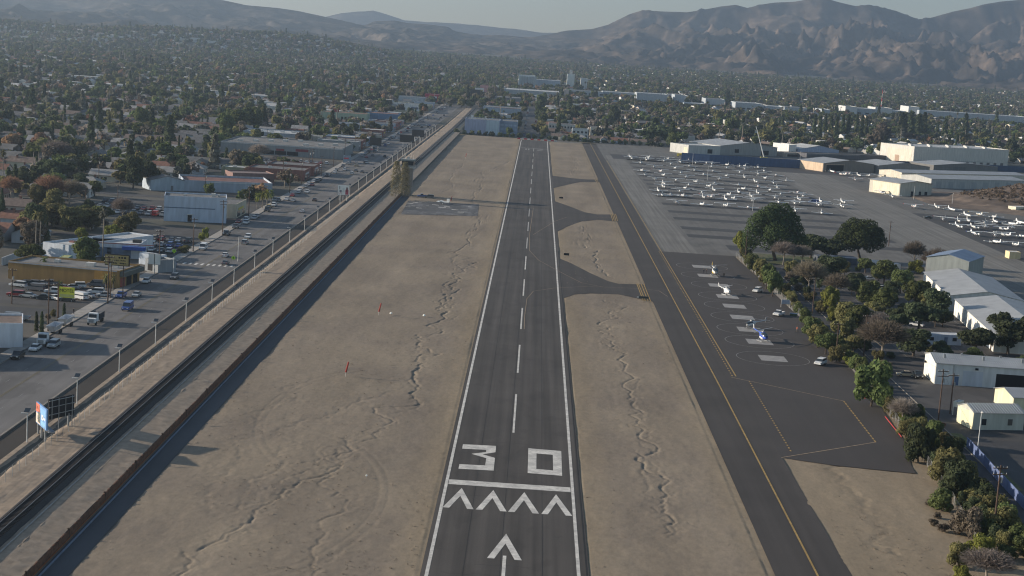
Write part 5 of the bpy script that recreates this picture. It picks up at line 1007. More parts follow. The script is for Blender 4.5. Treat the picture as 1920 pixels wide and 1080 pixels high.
# control tower
def tower():
    v = P(762, 366); e = empty('control_tower', v); tag(e, 'square control tower with dark glazed cab behind a thin tree', 'tower')
    b = MB(); b.b2((-2.6, -2.6, -.3), (2.6, 2.6, 14.0)); b.build('shaft', wm((.25, .23, .21)), e)
    b = MB(); b.b2((-3.6, -3.6, 14.0), (3.6, 3.6, 14.5)); bal = b.build('balcony', M_TRIM, e)
    b = MB()
    for s in (-3.55, 3.45):
        b.b2((-3.6, s, 14.5), (3.6, s + .1, 15.4)); b.b2((s, -3.6, 14.5), (s + .1, 3.6, 15.4))
    b.build('railing', M_STEEL, bal)
    b = MB(); b.box((0, 0, 16.0), (5.4, 5.4, 3.0), top=1.14); b.build('glass_cab', M_GLASS, e)
    b = MB(); b.b2((-3.5, -3.5, 17.5), (3.5, 3.5, 18.3)); rf = b.build('roof', wm((.20, .22, .22)), e)
    for x, y, h in ((1.5, 1, 4.5), (-1.5, 0, 3.2), (2.6, -2, 2.5), (-2.4, 2, 5.0)):
        b = MB(); b.cyl((x, y, 18.3), (x, y, 18.3 + h), .07, .04, 5); b.build('antenna', M_TRIM, rf)
    b = MB(); b.box((.0, .5, 18.9), (1.2, 1.2, 1.1)); b.build('roof_unit', M_TRIM, rf)
    for z in (4, 8, 11.5):
        b = MB(); b.b2((-.6, -2.66, z), (.6, -2.6, z + 1.3)); b.build('window', M_GLASS, e)
    RES.append((v.x - 6, v.y - 6, v.x + 6, v.y + 6))
tower()
# dry scrub mound at the right edge
def mound():
    xs = np.arange(236, 460, 3.0); ys = np.arange(905, 1130, 3.0); X, Y = np.meshgrid(xs, ys)
    Z = 20*np.exp(-((X - 350)/62)**2 - ((Y - 1010)/48)**2); Z = Z*(.75 + .5*fbm(X*.03, Y*.03, 4, 9)) + np.minimum(1, Z/3)*(fbm(X*.25, Y*.25, 3, 19) - .5)*2.2 - .45
    Z = np.where((X < 240) | (Y < 909) | (X > 455) | (Y > 1125), -1, Z)
    tag(gridmesh('mound', X, Y, Z, mat('mound_dirt', (.155, .115, .085), scale=.15, var=.35, detail=8, coord='pos', col2=(.09, .066, .05))), kind='structure')
    n = 1800; x = npr.uniform(265, 440, n); y = npr.uniform(945, 1080, n); h = 20*np.exp(-((x - 350)/62)**2 - ((y - 1010)/48)**2); k = (h > 4.0) & (npr.random(n) < .9); x, y, h = x[k], y[k], h[k]
    c = np.repeat(np.stack([x, y, h*.95 + .2], 1), 9, 0) + npr.normal(size=(len(x)*9, 3))*np.array([.9, .9, .45]); me = soup('scrub', quads(c, npr.normal(size=c.shape) + np.array([0, 0, .6]), npr.uniform(.35, .8, len(c))), M_LEAF)
    o = bpy.data.objects.new('scrub', me); COL.objects.link(o); o.color = (.105, .075, .055, 1); tag(o, 'brown dry scrub covering the mound', 'scrub', kind='stuff')
mound()
# blue airfield fences
def blue_fence(label, pts, h, col, seg=6.0):
    q = [P(*p) for p in pts]; e = empty('blue_fence', q[0]); tag(e, label, 'fence', 'blue boundary fences'); o0 = q[0]
    M = wm(col); k = 0
    for a, c in zip(q[:-1], q[1:]):
        d = c - a; L = d.length; n = max(1, int(L/seg))
        for i in range(n):
            p0 = a + d*(i/n) - o0; p1 = a + d*((i + 1)/n) - o0; nrm = Vector((-d.y, d.x, 0)).normalized()*.06; dz = .04*(k % 2); k += 1
            b = MB(); b.add([p0 - nrm, p1 - nrm, p1 + nrm, p0 + nrm] + [v + Vector((0, 0, h + dz)) for v in (p0 - nrm, p1 - nrm, p1 + nrm, p0 + nrm)], [(4, 5, 6, 7), (0, 1, 5, 4), (1, 2, 6, 5), (2, 3, 7, 6), (3, 0, 4, 7)]); b.build('panel', M, e)
blue_fence('long dark blue fence behind the parked aircraft, hangars on both sides', [(1277, 302), (1330, 306), (1400, 310), (1470, 314), (1545, 318)], 6.5, (.055, .095, .19), 12)
blue_fence('dark blue fence below the huge cream hangar', [(1660, 312), (1740, 315), (1850, 320), (1930, 324)], 5.0, (.045, .075, .14), 12)
blue_fence('bright blue wall along the lower yard', [(1812, 838), (1835, 862), (1862, 893), (1892, 925), (1925, 960)], 2.1, (.10, .135, .25), 2.5)

# the shops that line the street: a continuous low strip
SN = ['white', 'grey', 'tan', 'pale blue', 'brick red', 'cream', 'olive']; SC = [(.52, .52, .52), (.27, .28, .29), (.34, .28, .21), (.32, .38, .46), (.22, .10, .08), (.46, .42, .33), (.26, .26, .17)]
y = 640.0
while y < 1900:
    w = rng.uniform(14, 30); d = rng.uniform(12, 24); x0 = -117.5 - w
    if not any(a - 1 < x0 + w and x0 < c + 1 and b_ - 1 < y + d and y < dd + 1 for a, b_, c, dd in RES) and not (640 < y < 700 or 885 < y < 1045):
        k = rng.randrange(7); z = H(x0, y); h = rng.uniform(3.8, 6.0)
        e = building('street_shop', None, None, (x0, y, z), (x0 + w, y, z), d, h, 'flat', SC[k], rng.choice([M_TAR, M_WHROOF, M_GREYR]), [('window', 'R', .1, .5, d*.3, 2.2), ('window', 'R', .55, .5, d*.3, 2.2), ('sign', 'R', .2, 3.0, d*.5, .9, wm(rng.choice([(.5, .08, .08), (.08, .15, .4), (.55, .45, .1), (.5, .5, .5)])), .12), ('door', 'F', .6, 0, 1.2, 2.2), ('unit', 'T', rng.uniform(.2, .7), .4, 2, 1)])
        later(e, SN[k] + ' flat-roofed street shop', 'shop', 'shops along the street', (x0 + w/2, y, z + 3))
        if rng.random() < .5:
            x1 = x0 - rng.uniform(14, 20); e = building('street_shop', None, None, (x1, y + 3, z), (x1 + 12, y + 3, z), 14, 4.2, 'flat', SC[(k + 2) % 7], M_WHROOF, [('window', 'F', .2, 1, 2, 1.4), ('unit', 'T', .4, .4, 2, 1)]); later(e, SN[(k + 2) % 7] + ' flat-roofed back shop', 'shop', 'shops along the street', (x1 + 6, y + 3, z + 3))
    y += d + rng.uniform(2, 14)
# ================================================================ aircraft
M_ACW = mat('aircraft_white', (.70, .70, .69), .35, var=.04, spec=.5)
M_ACC = mat('aircraft_accent', (.6, .1, .1), .4, var=.05, objcol=True, spec=.5)
M_TYRE = mat('tyre_rubber', (.02, .02, .02), .9)
M_CANO = mat('canopy_glass', (.03, .04, .05), .12, spec=.6)
def ac_parts(low=False, twin=False):
    z = 1.15 if not low else .95; P_ = []
    b = MB(); b.loft([(3.1, z, .28, .30), (2.8, z, .45, .42), (1.6, z + .02, .55, .55), (.6, z + .15, .58, .70), (-.8, z + .15, .56, .68), (-2.0, z + .10, .36, .42), (-4.6, z + .25, .10, .16)], 10, M_ACW, 2.6); fus = b.mesh('fuselage', smooth=True)
    b = MB(); b.b2((-.585, -2.0, z - .12), (.585, 2.3, z + .02)); st = b.mesh('stripe', M_ACC)
    b = MB(); b.loft([(1.75, z + .42, .45, .22), (1.1, z + .62, .56, .30), (-.2, z + .66, .57, .32), (-1.3, z + .50, .42, .22)], 10, M_CANO, 3); can = b.mesh('cabin_glass')
    P_.append(('fuselage', fus, [('stripe', st), ('cabin_glass', can)]))
    b = MB(); wz = z + (.86 if not low else -.42); dh = .12 if not low else .42
    for s in (-1, 1): b.add([(s*.3, 1.25, wz), (s*5.5, 1.05, wz + dh), (s*5.5, -.05, wz + dh), (s*.3, -.35, wz), (s*.3, 1.25, wz + .16), (s*5.5, 1.05, wz + dh + .1), (s*5.5, -.05, wz + dh + .1), (s*.3, -.35, wz + .16)],
        [(0, 3, 2, 1), (4, 5, 6, 7), (0, 1, 5, 4), (1, 2, 6, 5), (2, 3, 7, 6)] if s > 0 else [(0, 1, 2, 3), (7, 6, 5, 4), (4, 5, 1, 0), (5, 6, 2, 1), (6, 7, 3, 2)])
    b.b2((-.3, -.35, wz), (.3, 1.25, wz + .16)); P_.append(('wing', b.mesh('wing', M_ACW), [('wing_tip', (lambda q: (q.b2((5.3, 0, wz + dh - .02), (5.55, 1.1, wz + dh + .13)), q.b2((-5.55, 0, wz + dh - .02), (-5.3, 1.1, wz + dh + .13)), q.mesh('wing_tip', M_ACC))[2])(MB()))]))
    b = MB(); b.b2((-1.65, -4.7, z + .26), (1.65, -3.9, z + .34)); P_.append(('tailplane', b.mesh('tailplane', M_ACW)))
    b = MB(); b.add([(-.05, -3.2, z + .35), (.05, -3.2, z + .35), (.05, -4.75, z + .3), (-.05, -4.75, z + .3), (-.04, -4.2, z + 1.65), (.04, -4.2, z + 1.65), (.04, -4.85, z + 1.65), (-.04, -4.85, z + 1.65)], [(0, 1, 5, 4), (1, 2, 6, 5), (2, 3, 7, 6), (3, 0, 4, 7), (4, 5, 6, 7)]); fin = b.mesh('fin', M_ACW)
    b = MB(); b.b2((-.06, -4.8, z + 1.1), (.06, -4.3, z + 1.5)); P_.append(('fin', fin, [('fin_flash', b.mesh('fin_flash', M_ACC))]))
    xs = (-2.2, 2.2) if twin else (0,)
    for x in xs:
        if twin:
            b = MB(); b.loft([(2.1, wz + .15, .2, .2), (1.7, wz + .15, .38, .34), (.2, wz + .12, .36, .3), (-.5, wz + .1, .1, .1)], 8, M_ACW); b.v = [(a + x, c, d) for a, c, d in b.v]; P_.append(('engine_nacelle', b.mesh('engine_nacelle', smooth=True)))
        y = 2.2 if twin else 3.2; zz = wz + .15 if twin else z
        b = MB(); b.box((x, y, zz), (.12, .05, 1.9)); b.cyl((x, y - .1, zz), (x, y + .3, zz), .14, .03, 8); P_.append(('propeller', b.mesh('propeller', M_STEEL)))
    for x, y in ((-1.15, .1), (1.15, .1), (0, 2.3)):
        b = MB(); b.cyl((x - .09, y, .24), (x + .09, y, .24), .24, n=10, m=M_TYRE); b.cyl((x, y, .3), (x*.45, y, z - .35), .06, .06, 5, m=M_ACW); P_.append(('wheel', b.mesh('wheel')))
    if not low:
        for s in (-1, 1):
            b = MB(); b.cyl((s*.5, .5, z - .3), (s*2.9, .6, wz + .07), .05, .05, 5); P_.append(('wing_strut', b.mesh('wing_strut', M_ACW)))
    return P_
AC = {'high': ac_parts(), 'low': ac_parts(True), 'twin': ac_parts(True, True)}
ACN = {'high': 'high-wing light aircraft', 'low': 'low-wing light aircraft', 'twin': 'twin-engined light aircraft'}
# photo positions of the parked aircraft: (x, y, accent)
def c8(ox, oy, s, lst): return [(ox + a/s, oy + b_/s, c) for a, b_, c in lst]
W_, RD, BL, GR, YL, DR = 'white', 'red', 'blue', 'grey', 'yellow', 'dark red'
ACOL = {W_: (.62, .62, .62), RD: (.5, .03, .03), BL: (.06, .10, .32), GR: (.30, .31, .33), YL: (.55, .36, .05), DR: (.16, .025, .03)}
PLANES = c8(1160, 240, 8, [(370, 390, W_), (240, 395, W_), (295, 440, RD), (655, 410, W_), (1000, 470, RD), (1205, 440, RD), (1500, 455, W_), (415, 495, W_), (580, 520, W_), (875, 485, W_), (875, 535, W_), (1155, 495, W_), (1165, 550, W_), (1300, 537, W_), (1440, 508, W_), (1600, 555, W_), (1755, 570, W_), (330, 540, GR), (775, 556, W_), (940, 580, W_), (525, 597, W_), (830, 612, W_), (1010, 640, W_), (1145, 632, W_), (1380, 597, W_), (1550, 608, W_), (1685, 612, RD), (1860, 612, W_),
  (595, 645, RD), (905, 670, W_), (1240, 692, W_), (1565, 708, W_), (1775, 662, W_), (1880, 722, W_), (650, 716, W_), (985, 730, W_), (475, 742, GR), (555, 790, W_), (715, 797, W_), (1055, 805, W_), (1505, 782, W_), (1660, 770, W_), (1400, 817, W_), (1750, 838, W_), (680, 858, W_), (1045, 872, W_), (685, 920, W_), (895, 948, W_), (1430, 955, W_), (1260, 960, GR), (1845, 918, W_), (1810, 987, W_), (1620, 1000, W_), (760, 1000, RD), (960, 1040, W_), (1360, 1058, RD), (1520, 1045, W_), (1775, 1066, DR)])
PLANES += c8(1160, 340, 8, [(830, 300, RD), (1055, 335, W_), (1250, 312, W_), (1475, 355, W_), (1665, 335, W_), (1885, 372, RD)])
PLANES += c8(1360, 300, 8, [(405, 136, W_), (355, 205, RD), (500, 196, W_), (480, 266, W_), (620, 256, W_), (400, 308, W_), (730, 318, W_), (500, 376, W_), (640, 462, W_), (1035, 478, RD), (420, 520, W_), (600, 518, W_), (805, 548, W_), (335, 582, W_), (555, 604, W_), (740, 604, BL), (1125, 620, W_), (1340, 650, W_), (460, 672, W_), (1115, 722, W_), (1270, 712, BL), (1520, 750, W_), (1455, 820, W_), (1605, 190, W_), (1750, 236, RD), (1860, 226, W_)])
PLANES += c8(1600, 240, 6, [(65, 545, W_), (165, 550, W_), (285, 556, W_), (20, 596, RD), (325, 745, BL), (440, 792, W_)])
PLANES += c8(1680, 380, 8, [(260, 85, RD), (620, 95, W_), (840, 125, W_), (1075, 210, W_), (1240, 205, YL), (1465, 235, W_), (715, 275, RD), (940, 302, W_), (1090, 294, W_), (1330, 320, W_), (1495, 305, W_), (1740, 340, W_), (1880, 320, W_), (950, 390, W_), (1190, 402, W_), (1345, 390, W_), (1600, 422, BL), (1750, 400, W_), (1195, 500, BL), (1490, 520, RD), (1630, 515, W_), (1890, 528, W_), (1500, 615, W_), (1780, 660, W_)])
rows_ = {}
STRIPS = [P(1230, v, .03).y for v in (302.5, 309, 316, 324, 331, 339, 346, 352, 359, 367, 381)] + [1205.0, 1232.0, 905.0]
SLOT = {}
spots = []
for (u, v, c) in PLANES:
    p = P(u, v, .04); blk = 'eastern rows' if u > 1690 and v > 385 else ('hangar front' if u > 1555 and v < 380 else 'main tie-down apron')
    if blk == 'main tie-down apron':
        st = min(STRIPS, key=lambda q: abs(q - p.y)); sd = 1 if p.y > st else -1; y = st + sd*1.4; xs = SLOT.setdefault(st, []); x = p.x; sh = 0
        while any(abs(x - q) < 11.3 for q in xs) and sh < 6: x += 3.0; sh += 1
        if any(abs(x - q) < 11.2 for q in xs): continue
        xs.append(x); spots.append((Vector((x, y, .04)), c, blk, sd))
    else: spots.append((p, c, blk, rng.choice([-1, 1])))
for st, xs in SLOT.items():                     # gaps between the ones read off the photograph
    x = 74.0
    while x < 167:
        if all(abs(x - q) > 11.6 for q in xs) and rng.random() < .95: sd = rng.choice([-1, 1]); xs.append(x); spots.append((Vector((x, st + sd*1.4, .04)), rng.choice([W_, W_, W_, BL, RD]), 'main tie-down apron', sd))
        x += 1.5
for i, (p, c, blk, sd) in enumerate(spots):
    k = rng.random(); kind = 'high' if k < .62 else ('low' if k < .94 else 'twin')
    if blk == 'eastern rows' and k > .8: kind = 'twin'
    rz = (0 if sd > 0 else math.pi) + R(rng.choice([-1, 1])*rng.uniform(1, 10 if blk[0] == 'm' else 24))
    o = inst(AC[kind], 'light_aircraft', p, rz, ACOL[c], rng.uniform(.98, 1.1)); o['category'] = 'aircraft'
    d = ACN[kind]; o['group'] = 'light aircraft parked on the ' + blk
    key = (blk, min(range(len(STRIPS)), key=lambda q: abs(STRIPS[q] - p.y))*-1 if blk[0] == 'm' else int(p.y//36)); rows_.setdefault(key, []).append((p.x, o, d, c))
blks = sorted(set(k[0] for k in rows_))
for bl in blks:
    ks = sorted([k for k in rows_ if k[0] == bl], key=lambda q: q[1])
    for ri, k in enumerate(ks):
        lst = sorted(rows_[k], key=lambda q: q[0])
        for ci, (x, o, d, c) in enumerate(lst):
            tint = 'white' if c == W_ else ('plain grey' if c == GR else 'white and ' + c)
            rn = 'nearest row' if ri == 0 else ('second row' if ri == 1 else ordn(ri) + ' row')
            o['label'] = '%s %s, %s from left in %s, %s' % (tint, d, 'first' if ci == 0 else ordn(ci), rn, bl)
# ---- helicopters
def heli_parts(body, accent, glassy=True, cover=False):
    Pp = []; mb = mat('heli_%s' % body, ACOL.get(body, (.6, .6, .6)) if body != 'blue' else (.05, .10, .42), .35, var=.05, spec=.5); ma = mat('heli_%s' % accent, ACOL.get(accent, (.6, .6, .6)), .35, var=.05, spec=.5)
    b = MB(); b.loft([(1.9, 1.25, .25, .30), (1.5, 1.25, .62, .62), (.6, 1.35, .78, .85), (-.5, 1.45, .74, .80), (-1.4, 1.6, .40, .45), (-1.9, 1.7, .18, .2)], 12, ma if cover else mb, 2.3); fu = b.mesh('fuselage', smooth=True)
    sub = []
    if not cover:
        b = MB(); b.loft([(1.88, 1.4, .30, .24), (1.45, 1.55, .60, .40), (.6, 1.72, .72, .46), (.0, 1.8, .7, .38)], 12, M_CANO, 2.3); sub.append(('windscreen', b.mesh('windscreen', smooth=True)))
    b = MB(); b.loft([(1.2, .98, .66, .42), (.4, .95, .81, .5), (-.5, 1.0, .77, .45)], 12, ma, 2.3); sub.append(('belly_panel', b.mesh('belly_panel', smooth=True))); Pp.append(('fuselage', fu, sub))
    b = MB(); b.cyl((0, -1.6, 1.75), (0, -6.0, 2.0), .17, .09, 8); Pp.append(('tail_boom', b.mesh('tail_boom', mb)))
    b = MB(); b.add([(-.03, -5.4, 1.95), (.03, -5.4, 1.95), (.03, -6.0, 1.95), (-.03, -6.0, 1.95), (-.02, -5.9, 2.95), (.02, -5.9, 2.95), (.02, -6.3, 2.95), (-.02, -6.3, 2.95)], [(0, 1, 5, 4), (1, 2, 6, 5), (2, 3, 7, 6), (3, 0, 4, 7), (4, 5, 6, 7)]); Pp.append(('tail_fin', b.mesh('tail_fin', ma)))
    b = MB(); b.box((.14, -5.9, 2.05), (.04, .1, 1.3)); Pp.append(('tail_rotor', b.mesh('tail_rotor', M_STEEL)))
    b = MB(); b.cyl((0, -.1, 2.1), (0, -.1, 2.85), .13, .10, 8); b.box((0, -.1, 2.3), (.5, .9, .35)); Pp.append(('rotor_mast', b.mesh('rotor_mast', M_STEEL)))
    for a in (0, math.pi):
        b = MB(); a += .75; c, s = math.cos(a), math.sin(a)
        b.add([(c*.2 - s*.13, s*.2 + c*.13 - .1, 2.82), (c*5 - s*.13, s*5 + c*.13 - .1, 2.66), (c*5 + s*.13, s*5 - c*.13 - .1, 2.66), (c*.2 + s*.13, s*.2 - c*.13 - .1, 2.82), (c*.2 - s*.13, s*.2 + c*.13 - .1, 2.87), (c*5 - s*.13, s*5 + c*.13 - .1, 2.70), (c*5 + s*.13, s*5 - c*.13 - .1, 2.70), (c*.2 + s*.13, s*.2 - c*.13 - .1, 2.87)], [(0, 1, 2, 3), (7, 6, 5, 4), (0, 4, 5, 1), (1, 5, 6, 2), (2, 6, 7, 3), (3, 7, 4, 0)])
        Pp.append(('rotor_blade', b.mesh('rotor_blade', M_ACW if cover else M_STEEL)))
    for s in (-1, 1):
        b = MB(); b.cyl((s*1.0, 1.7, .22), (s*1.0, -1.5, .07), .06, .06, 6); b.cyl((s*1.0, 1.7, .22), (s*1.0, 1.95, .38), .06, .04, 6)
        for y in (.8, -.7): b.cyl((s*1.0, y, .12), (s*.45, y, .85), .05, .05, 6)
        Pp.append(('skid', b.mesh('skid', M_ACW if cover else M_STEEL)))
    return Pp
for (u, v, rz, body, acc, cov, sc, lab) in ((1340, 517, 182, 'white', 'yellow', False, 1.35, 'yellow and white helicopter parked on the farthest pads, people beside it'), (1362, 553, 200, 'white', 'white', True, 1.05, 'plain white covered helicopter with drooping rotor blades on its pad'), (1408, 616, 130, 'white', 'grey', False, 1.05, 'small grey and white helicopter facing away, just behind the blue one'), (1430, 640, 195, 'blue', 'white', False, 1.2, 'blue and white helicopter nearest the apron corner')):
    p = P(u, v, .06); e = inst(heli_parts(body, acc, True, cov), 'helicopter', p, R(rz), None, sc); tag(e, lab, 'helicopter', 'helicopters on the landing pads')
# ================================================================ vehicles
M_PAINT = mat('car_paint', (.5, .5, .5), .3, var=.05, objcol=True, spec=.5)
M_LAMP = mat('lamp_lens', (.75, .74, .70), .2); M_TAIL = mat('tail_lens', (.35, .02, .02), .3)
def car_shell(kind):
    """profile (y, zlow, zhigh) of body and glasshouse; nose towards +Y"""
    L = {'sedan': 4.6, 'suv': 4.8, 'pickup': 5.4, 'van': 5.6}[kind]; h = L/2; b = MB(); g = MB(); r = MB()
    def slab(B, prof, w0, w1, m):
        n = len(prof); B.add([(-w0 if z < .8 else -w1, y, z) for y, z in prof] + [(w0 if z < .8 else w1, y, z) for y, z in prof], [tuple(range(n - 1, -1, -1)), tuple(range(n, 2*n))] + [(i, (i + 1) % n, n + (i + 1) % n, n + i) for i in range(n)], m)
    if kind == 'sedan':
        slab(b, [(-h, .35), (h, .35), (h, .68), (h - 1.2, .92), (-h + .9, .95), (-h, .85)], .9, .86, M_PAINT); slab(g, [(-h + .7, .93), (h - 1.1, .9), (h - 1.95, 1.40), (-h + 1.4, 1.40)], .8, .74, M_CANO); slab(r, [(-h + 1.35, 1.38), (h - 1.9, 1.38), (h - 2.0, 1.45), (-h + 1.45, 1.45)], .7, .68, M_PAINT)
    elif kind == 'suv':
        slab(b, [(-h, .4), (h, .4), (h, .85), (h - 1.2, 1.05), (-h, 1.08)], .95, .92, M_PAINT); slab(g, [(-h + .1, 1.06), (h - 1.15, 1.03), (h - 1.85, 1.66), (-h + .35, 1.66)], .85, .80, M_CANO); slab(r, [(-h + .3, 1.64), (h - 1.8, 1.64), (h - 1.95, 1.74), (-h + .4, 1.74)], .8, .78, M_PAINT)
    elif kind == 'pickup':
        slab(b, [(-h, .5), (h, .45), (h, .95), (h - 1.3, 1.10), (h - 3.1, 1.10), (h - 3.1, .72), (-h + .1, .72), (-h + .1, 1.10), (-h, 1.10)], .98, .96, M_PAINT); b.b2((-.97, -h, .7), (-.88, h - 3.1, 1.1), M_PAINT); b.b2((.88, -h, .7), (.97, h - 3.1, 1.1), M_PAINT); slab(g, [(h - 3.1, 1.08), (h - 1.25, 1.06), (h - 1.95, 1.72), (h - 3.0, 1.72)], .86, .80, M_CANO); slab(r, [(h - 3.05, 1.70), (h - 1.9, 1.70), (h - 2.0, 1.80), (h - 2.95, 1.80)], .8, .78, M_PAINT)
    else:
        slab(b, [(-h, .4), (h, .4), (h, .95), (h - .9, 1.15), (-h, 1.2)], .98, .96, M_PAINT); slab(g, [(-h + .05, 1.15), (h - .85, 1.12), (h - 1.6, 1.95), (-h + .1, 1.95)], .92, .86, M_CANO); slab(r, [(-h, 1.5), (h - 2.2, 1.5), (h - 1.7, 2.1), (-h + .1, 2.15)], .95, .90, M_PAINT)
    return b, g, r, h
def car_parts(kind):
    b, g, r, h = car_shell(kind); Pp = [('body', b.mesh('body')), ('windows', g.mesh('windows')), ('roof', r.mesh('roof'))]
    wr = .33 if kind == 'sedan' else .38
    for x in (-.82, .82):
        for y in (-h*.60, h*.62):
            t = MB(); t.cyl((x - .12, y, wr), (x + .12, y, wr), wr, n=12, m=M_TYRE); rim = MB(); rim.cyl((x - .13, y, wr), (x + .13, y, wr), wr*.55, n=8, m=M_STEEL); Pp.append(('wheel', t.mesh('wheel'), [('rim', rim.mesh('rim'))]))
    for x in (-.62, .62):
        q = MB(); q.box((x, h, .68 if kind == 'sedan' else .8), (.4, .08, .2)); Pp.append(('headlight', q.mesh('headlight', M_LAMP))); q = MB(); q.box((x, -h, .78 if kind == 'sedan' else .9), (.35, .08, .2)); Pp.append(('tail_light', q.mesh('tail_light', M_TAIL)))
    return Pp
CARP = {k: car_parts(k) for k in ('sedan', 'suv', 'pickup', 'van')}
def car_far(kind):
    b, g, r, h = car_shell(kind); o = MB()
    for q in (b, g, r):
        for f, mi in zip(q.f, q.m): o.add([q.v[i] for i in f], [tuple(range(len(f)))], q.mats[mi])
    for x in (-.82, .82):
        for y in (-h*.60, h*.62): o.cyl((x - .12, y, .35), (x + .12, y, .35), .35, n=8, m=M_TYRE)
    return o.mesh('far_' + kind)
CARF = {k: car_far(k) for k in CARP}
CCOL = {'white': (.62, .62, .62), 'silver': (.34, .35, .36), 'grey': (.12, .12, .13), 'black': (.02, .02, .022), 'red': (.28, .02, .02), 'blue': (.04, .08, .26), 'tan': (.30, .25, .18), 'green': (.04, .10, .07), 'yellow': (.5, .33, .03)}
CW = ['white']*7 + ['silver']*6 + ['grey']*5 + ['black']*5 + ['red']*2 + ['blue']*2 + ['tan']
CKW = {'sedan': 'saloon car', 'suv': 'estate car', 'pickup': 'pickup truck', 'van': 'panel van'}
CNM = {'sedan': 'saloon_car', 'suv': 'estate_car', 'pickup': 'pickup_truck', 'van': 'panel_van'}
NCAR = [0]
def car(p, rz, kind=None, col=None, near=False, group='cars parked in lots', state='parked'):
    kind = kind or rng.choices(['sedan', 'suv', 'pickup', 'van'], [5, 4, 2, .7])[0]; col = col or rng.choice(CW); NCAR[0] += 1
    if near: o = inst(CARP[kind], CNM[kind], p, rz, CCOL[col])
    else: o = single(CNM[kind], CARF[kind], p, rz, CCOL[col])
    later(o, '%s %s %s' % (state, col, CKW[kind]), CKW[kind].split()[-1], group, Vector(p) + Vector((0, 0, .8))); return o
def cpx(u, v, rz, kind=None, col=None, near=True, **k):
    p = P(u, v); p.z += .05; return car(p, R(rz), kind, col, near, **k)
# on the street
ST = dict(group='vehicles on the street', state='driving')
for a in ((33, 672, 180, 'suv', 'black'), (66, 657, 180, 'sedan', 'white'), (227, 558, 180, 'pickup', 'blue'), (256, 556, 180, 'sedan', 'silver'), (327, 523, 180, 'suv', 'grey'), (465, 447, 180, 'suv', 'white'), (424, 440, 180, 'pickup', 'silver'), (442, 428, 180, 'pickup', 'grey'), (461, 415, 180, 'suv', 'white'), (447, 418, 180, 'sedan', 'red'), (590, 377, 0, 'sedan', 'black'), (515, 377, 180, 'pickup', 'silver'), (522, 378, 180, 'suv', 'grey'), (513, 387, 180, 'suv', 'white'), (504, 390, 180, 'sedan', 'yellow'), (562, 358, 180, 'sedan', 'white'), (572, 352, 180, 'suv', 'silver'), (578, 348, 180, 'suv', 'white'), (588, 342, 180, 'sedan', 'white'), (652, 308, 180, 'suv', 'white'), (668, 307, 0, 'sedan', 'silver'), (685, 306, 0, 'suv', 'grey'), (646, 318, 180, 'sedan', 'silver'), (628, 325, 180, 'suv', 'white')): cpx(*a, **ST)
for i in range(70):
    y = rng.uniform(800, 2100); x = rng.choice([-110.3, -106.5, -101, -96, -110.3]); car((x + rng.uniform(-.3, .3), y, H(x, y) + .06), 0 if x > -102 else math.pi, None, None, False, 'vehicles on the street', 'distant')
for i in range(26):
    y = 1420 + i*24 + rng.uniform(-5, 5); x = rng.choice([-10, 0]); car((x, y, H(0, y) + .09), 0, None, None, False, 'cars along the street beyond the runway', 'kerbside')
y = 300.0
while y < 1500:                                       # kerbside parking and a thin flow of traffic
    if rng.random() < .45 and not any(abs(y - s) < 9 for s in (404, 560, 705, 855, 1010, 1190, 1380)) and not 330 < y < 460: car((-110.6 + rng.uniform(-.2, .2), y, PL + .06), math.pi, None, None, y < 700, 'cars parked at the kerb', 'kerbside')
    if rng.random() < .10: xx = rng.choice([-107, -104, -100, -96.5]); car((xx, y + 5, PL + .06), 0 if xx > -102 else math.pi, None, None, y < 700, 'vehicles on the street', 'driving')
    y += rng.uniform(7, 11)
for i in range(40): x, y = rng.uniform(-150, -118), rng.uniform(700, 900); car((x, y, PL + .06), rng.choice([0, math.pi/2, math.pi]), None, None, False, 'cars behind the street shops', 'back-lot') if not any(a - 2 < x < c + 2 and b_ < y < d_ for a, b_, c, d_ in RES) else None
# motel and car dealers' lots
for a in ((34, 538, 80, 'suv', 'white'), (46, 536, 80, None, 'black'), (60, 536, 85, 'suv', 'grey'), (78, 535, 80, None, 'silver'), (98, 536, 95, None, 'grey'), (145, 540, 110, 'suv', 'white'), (135, 542, 90, None, 'silver'), (52, 558, 80, 'sedan', 'silver'), (80, 561, 100, None, 'black'), (101, 562, 60, 'sedan', 'white'), (126, 565, 90, None, 'black'), (147, 561, 60, 'van', 'white'), (163, 558, 70, 'sedan', 'silver'), (180, 551, 90, 'suv', 'white'), (196, 557, 100, 'sedan', 'silver'), (66, 545, 80, None, 'grey'), (88, 545, 95, 'pickup', 'black'), (110, 545, 90, None, 'grey'), (100, 550, 90, None, 'white'), (36, 600, 90, 'pickup', 'silver'), (18, 601, 90, 'van', 'grey'), (120, 550, 90, None, 'red'), (30, 556, 90, None, 'red'), (182, 538, 90, 'van', 'grey')): cpx(*a, group='cars in the motel lot')
for i in range(30):
    x = -146 + (i % 10)*3.0 + rng.uniform(-.3, .3); y = 530 + (i//10)*14 + rng.uniform(-.6, .6); car((x, y, PL + .06), rng.choice([0, math.pi]), None, None, True, "cars in the dealer's lot")
for i in range(44):
    x = -178 + (i % 20)*3.0 + rng.uniform(-.3, .3); y = 632 + (i//20)*18 + rng.uniform(-.6, .6)
    if x < -118: car((x, y, PL + .06), rng.choice([0, math.pi]), None, None, False, 'cars in the yard lot')
for i in range(96):
    x = -183 + (i % 22)*2.9 + rng.uniform(-.3, .3); y = 908 + (i//22)*13.5 + rng.uniform(-.6, .6)
    if rng.random() < .85: car((x, y, PL + .06), rng.choice([0, math.pi]), None, None, False, 'cars at the supermarket')
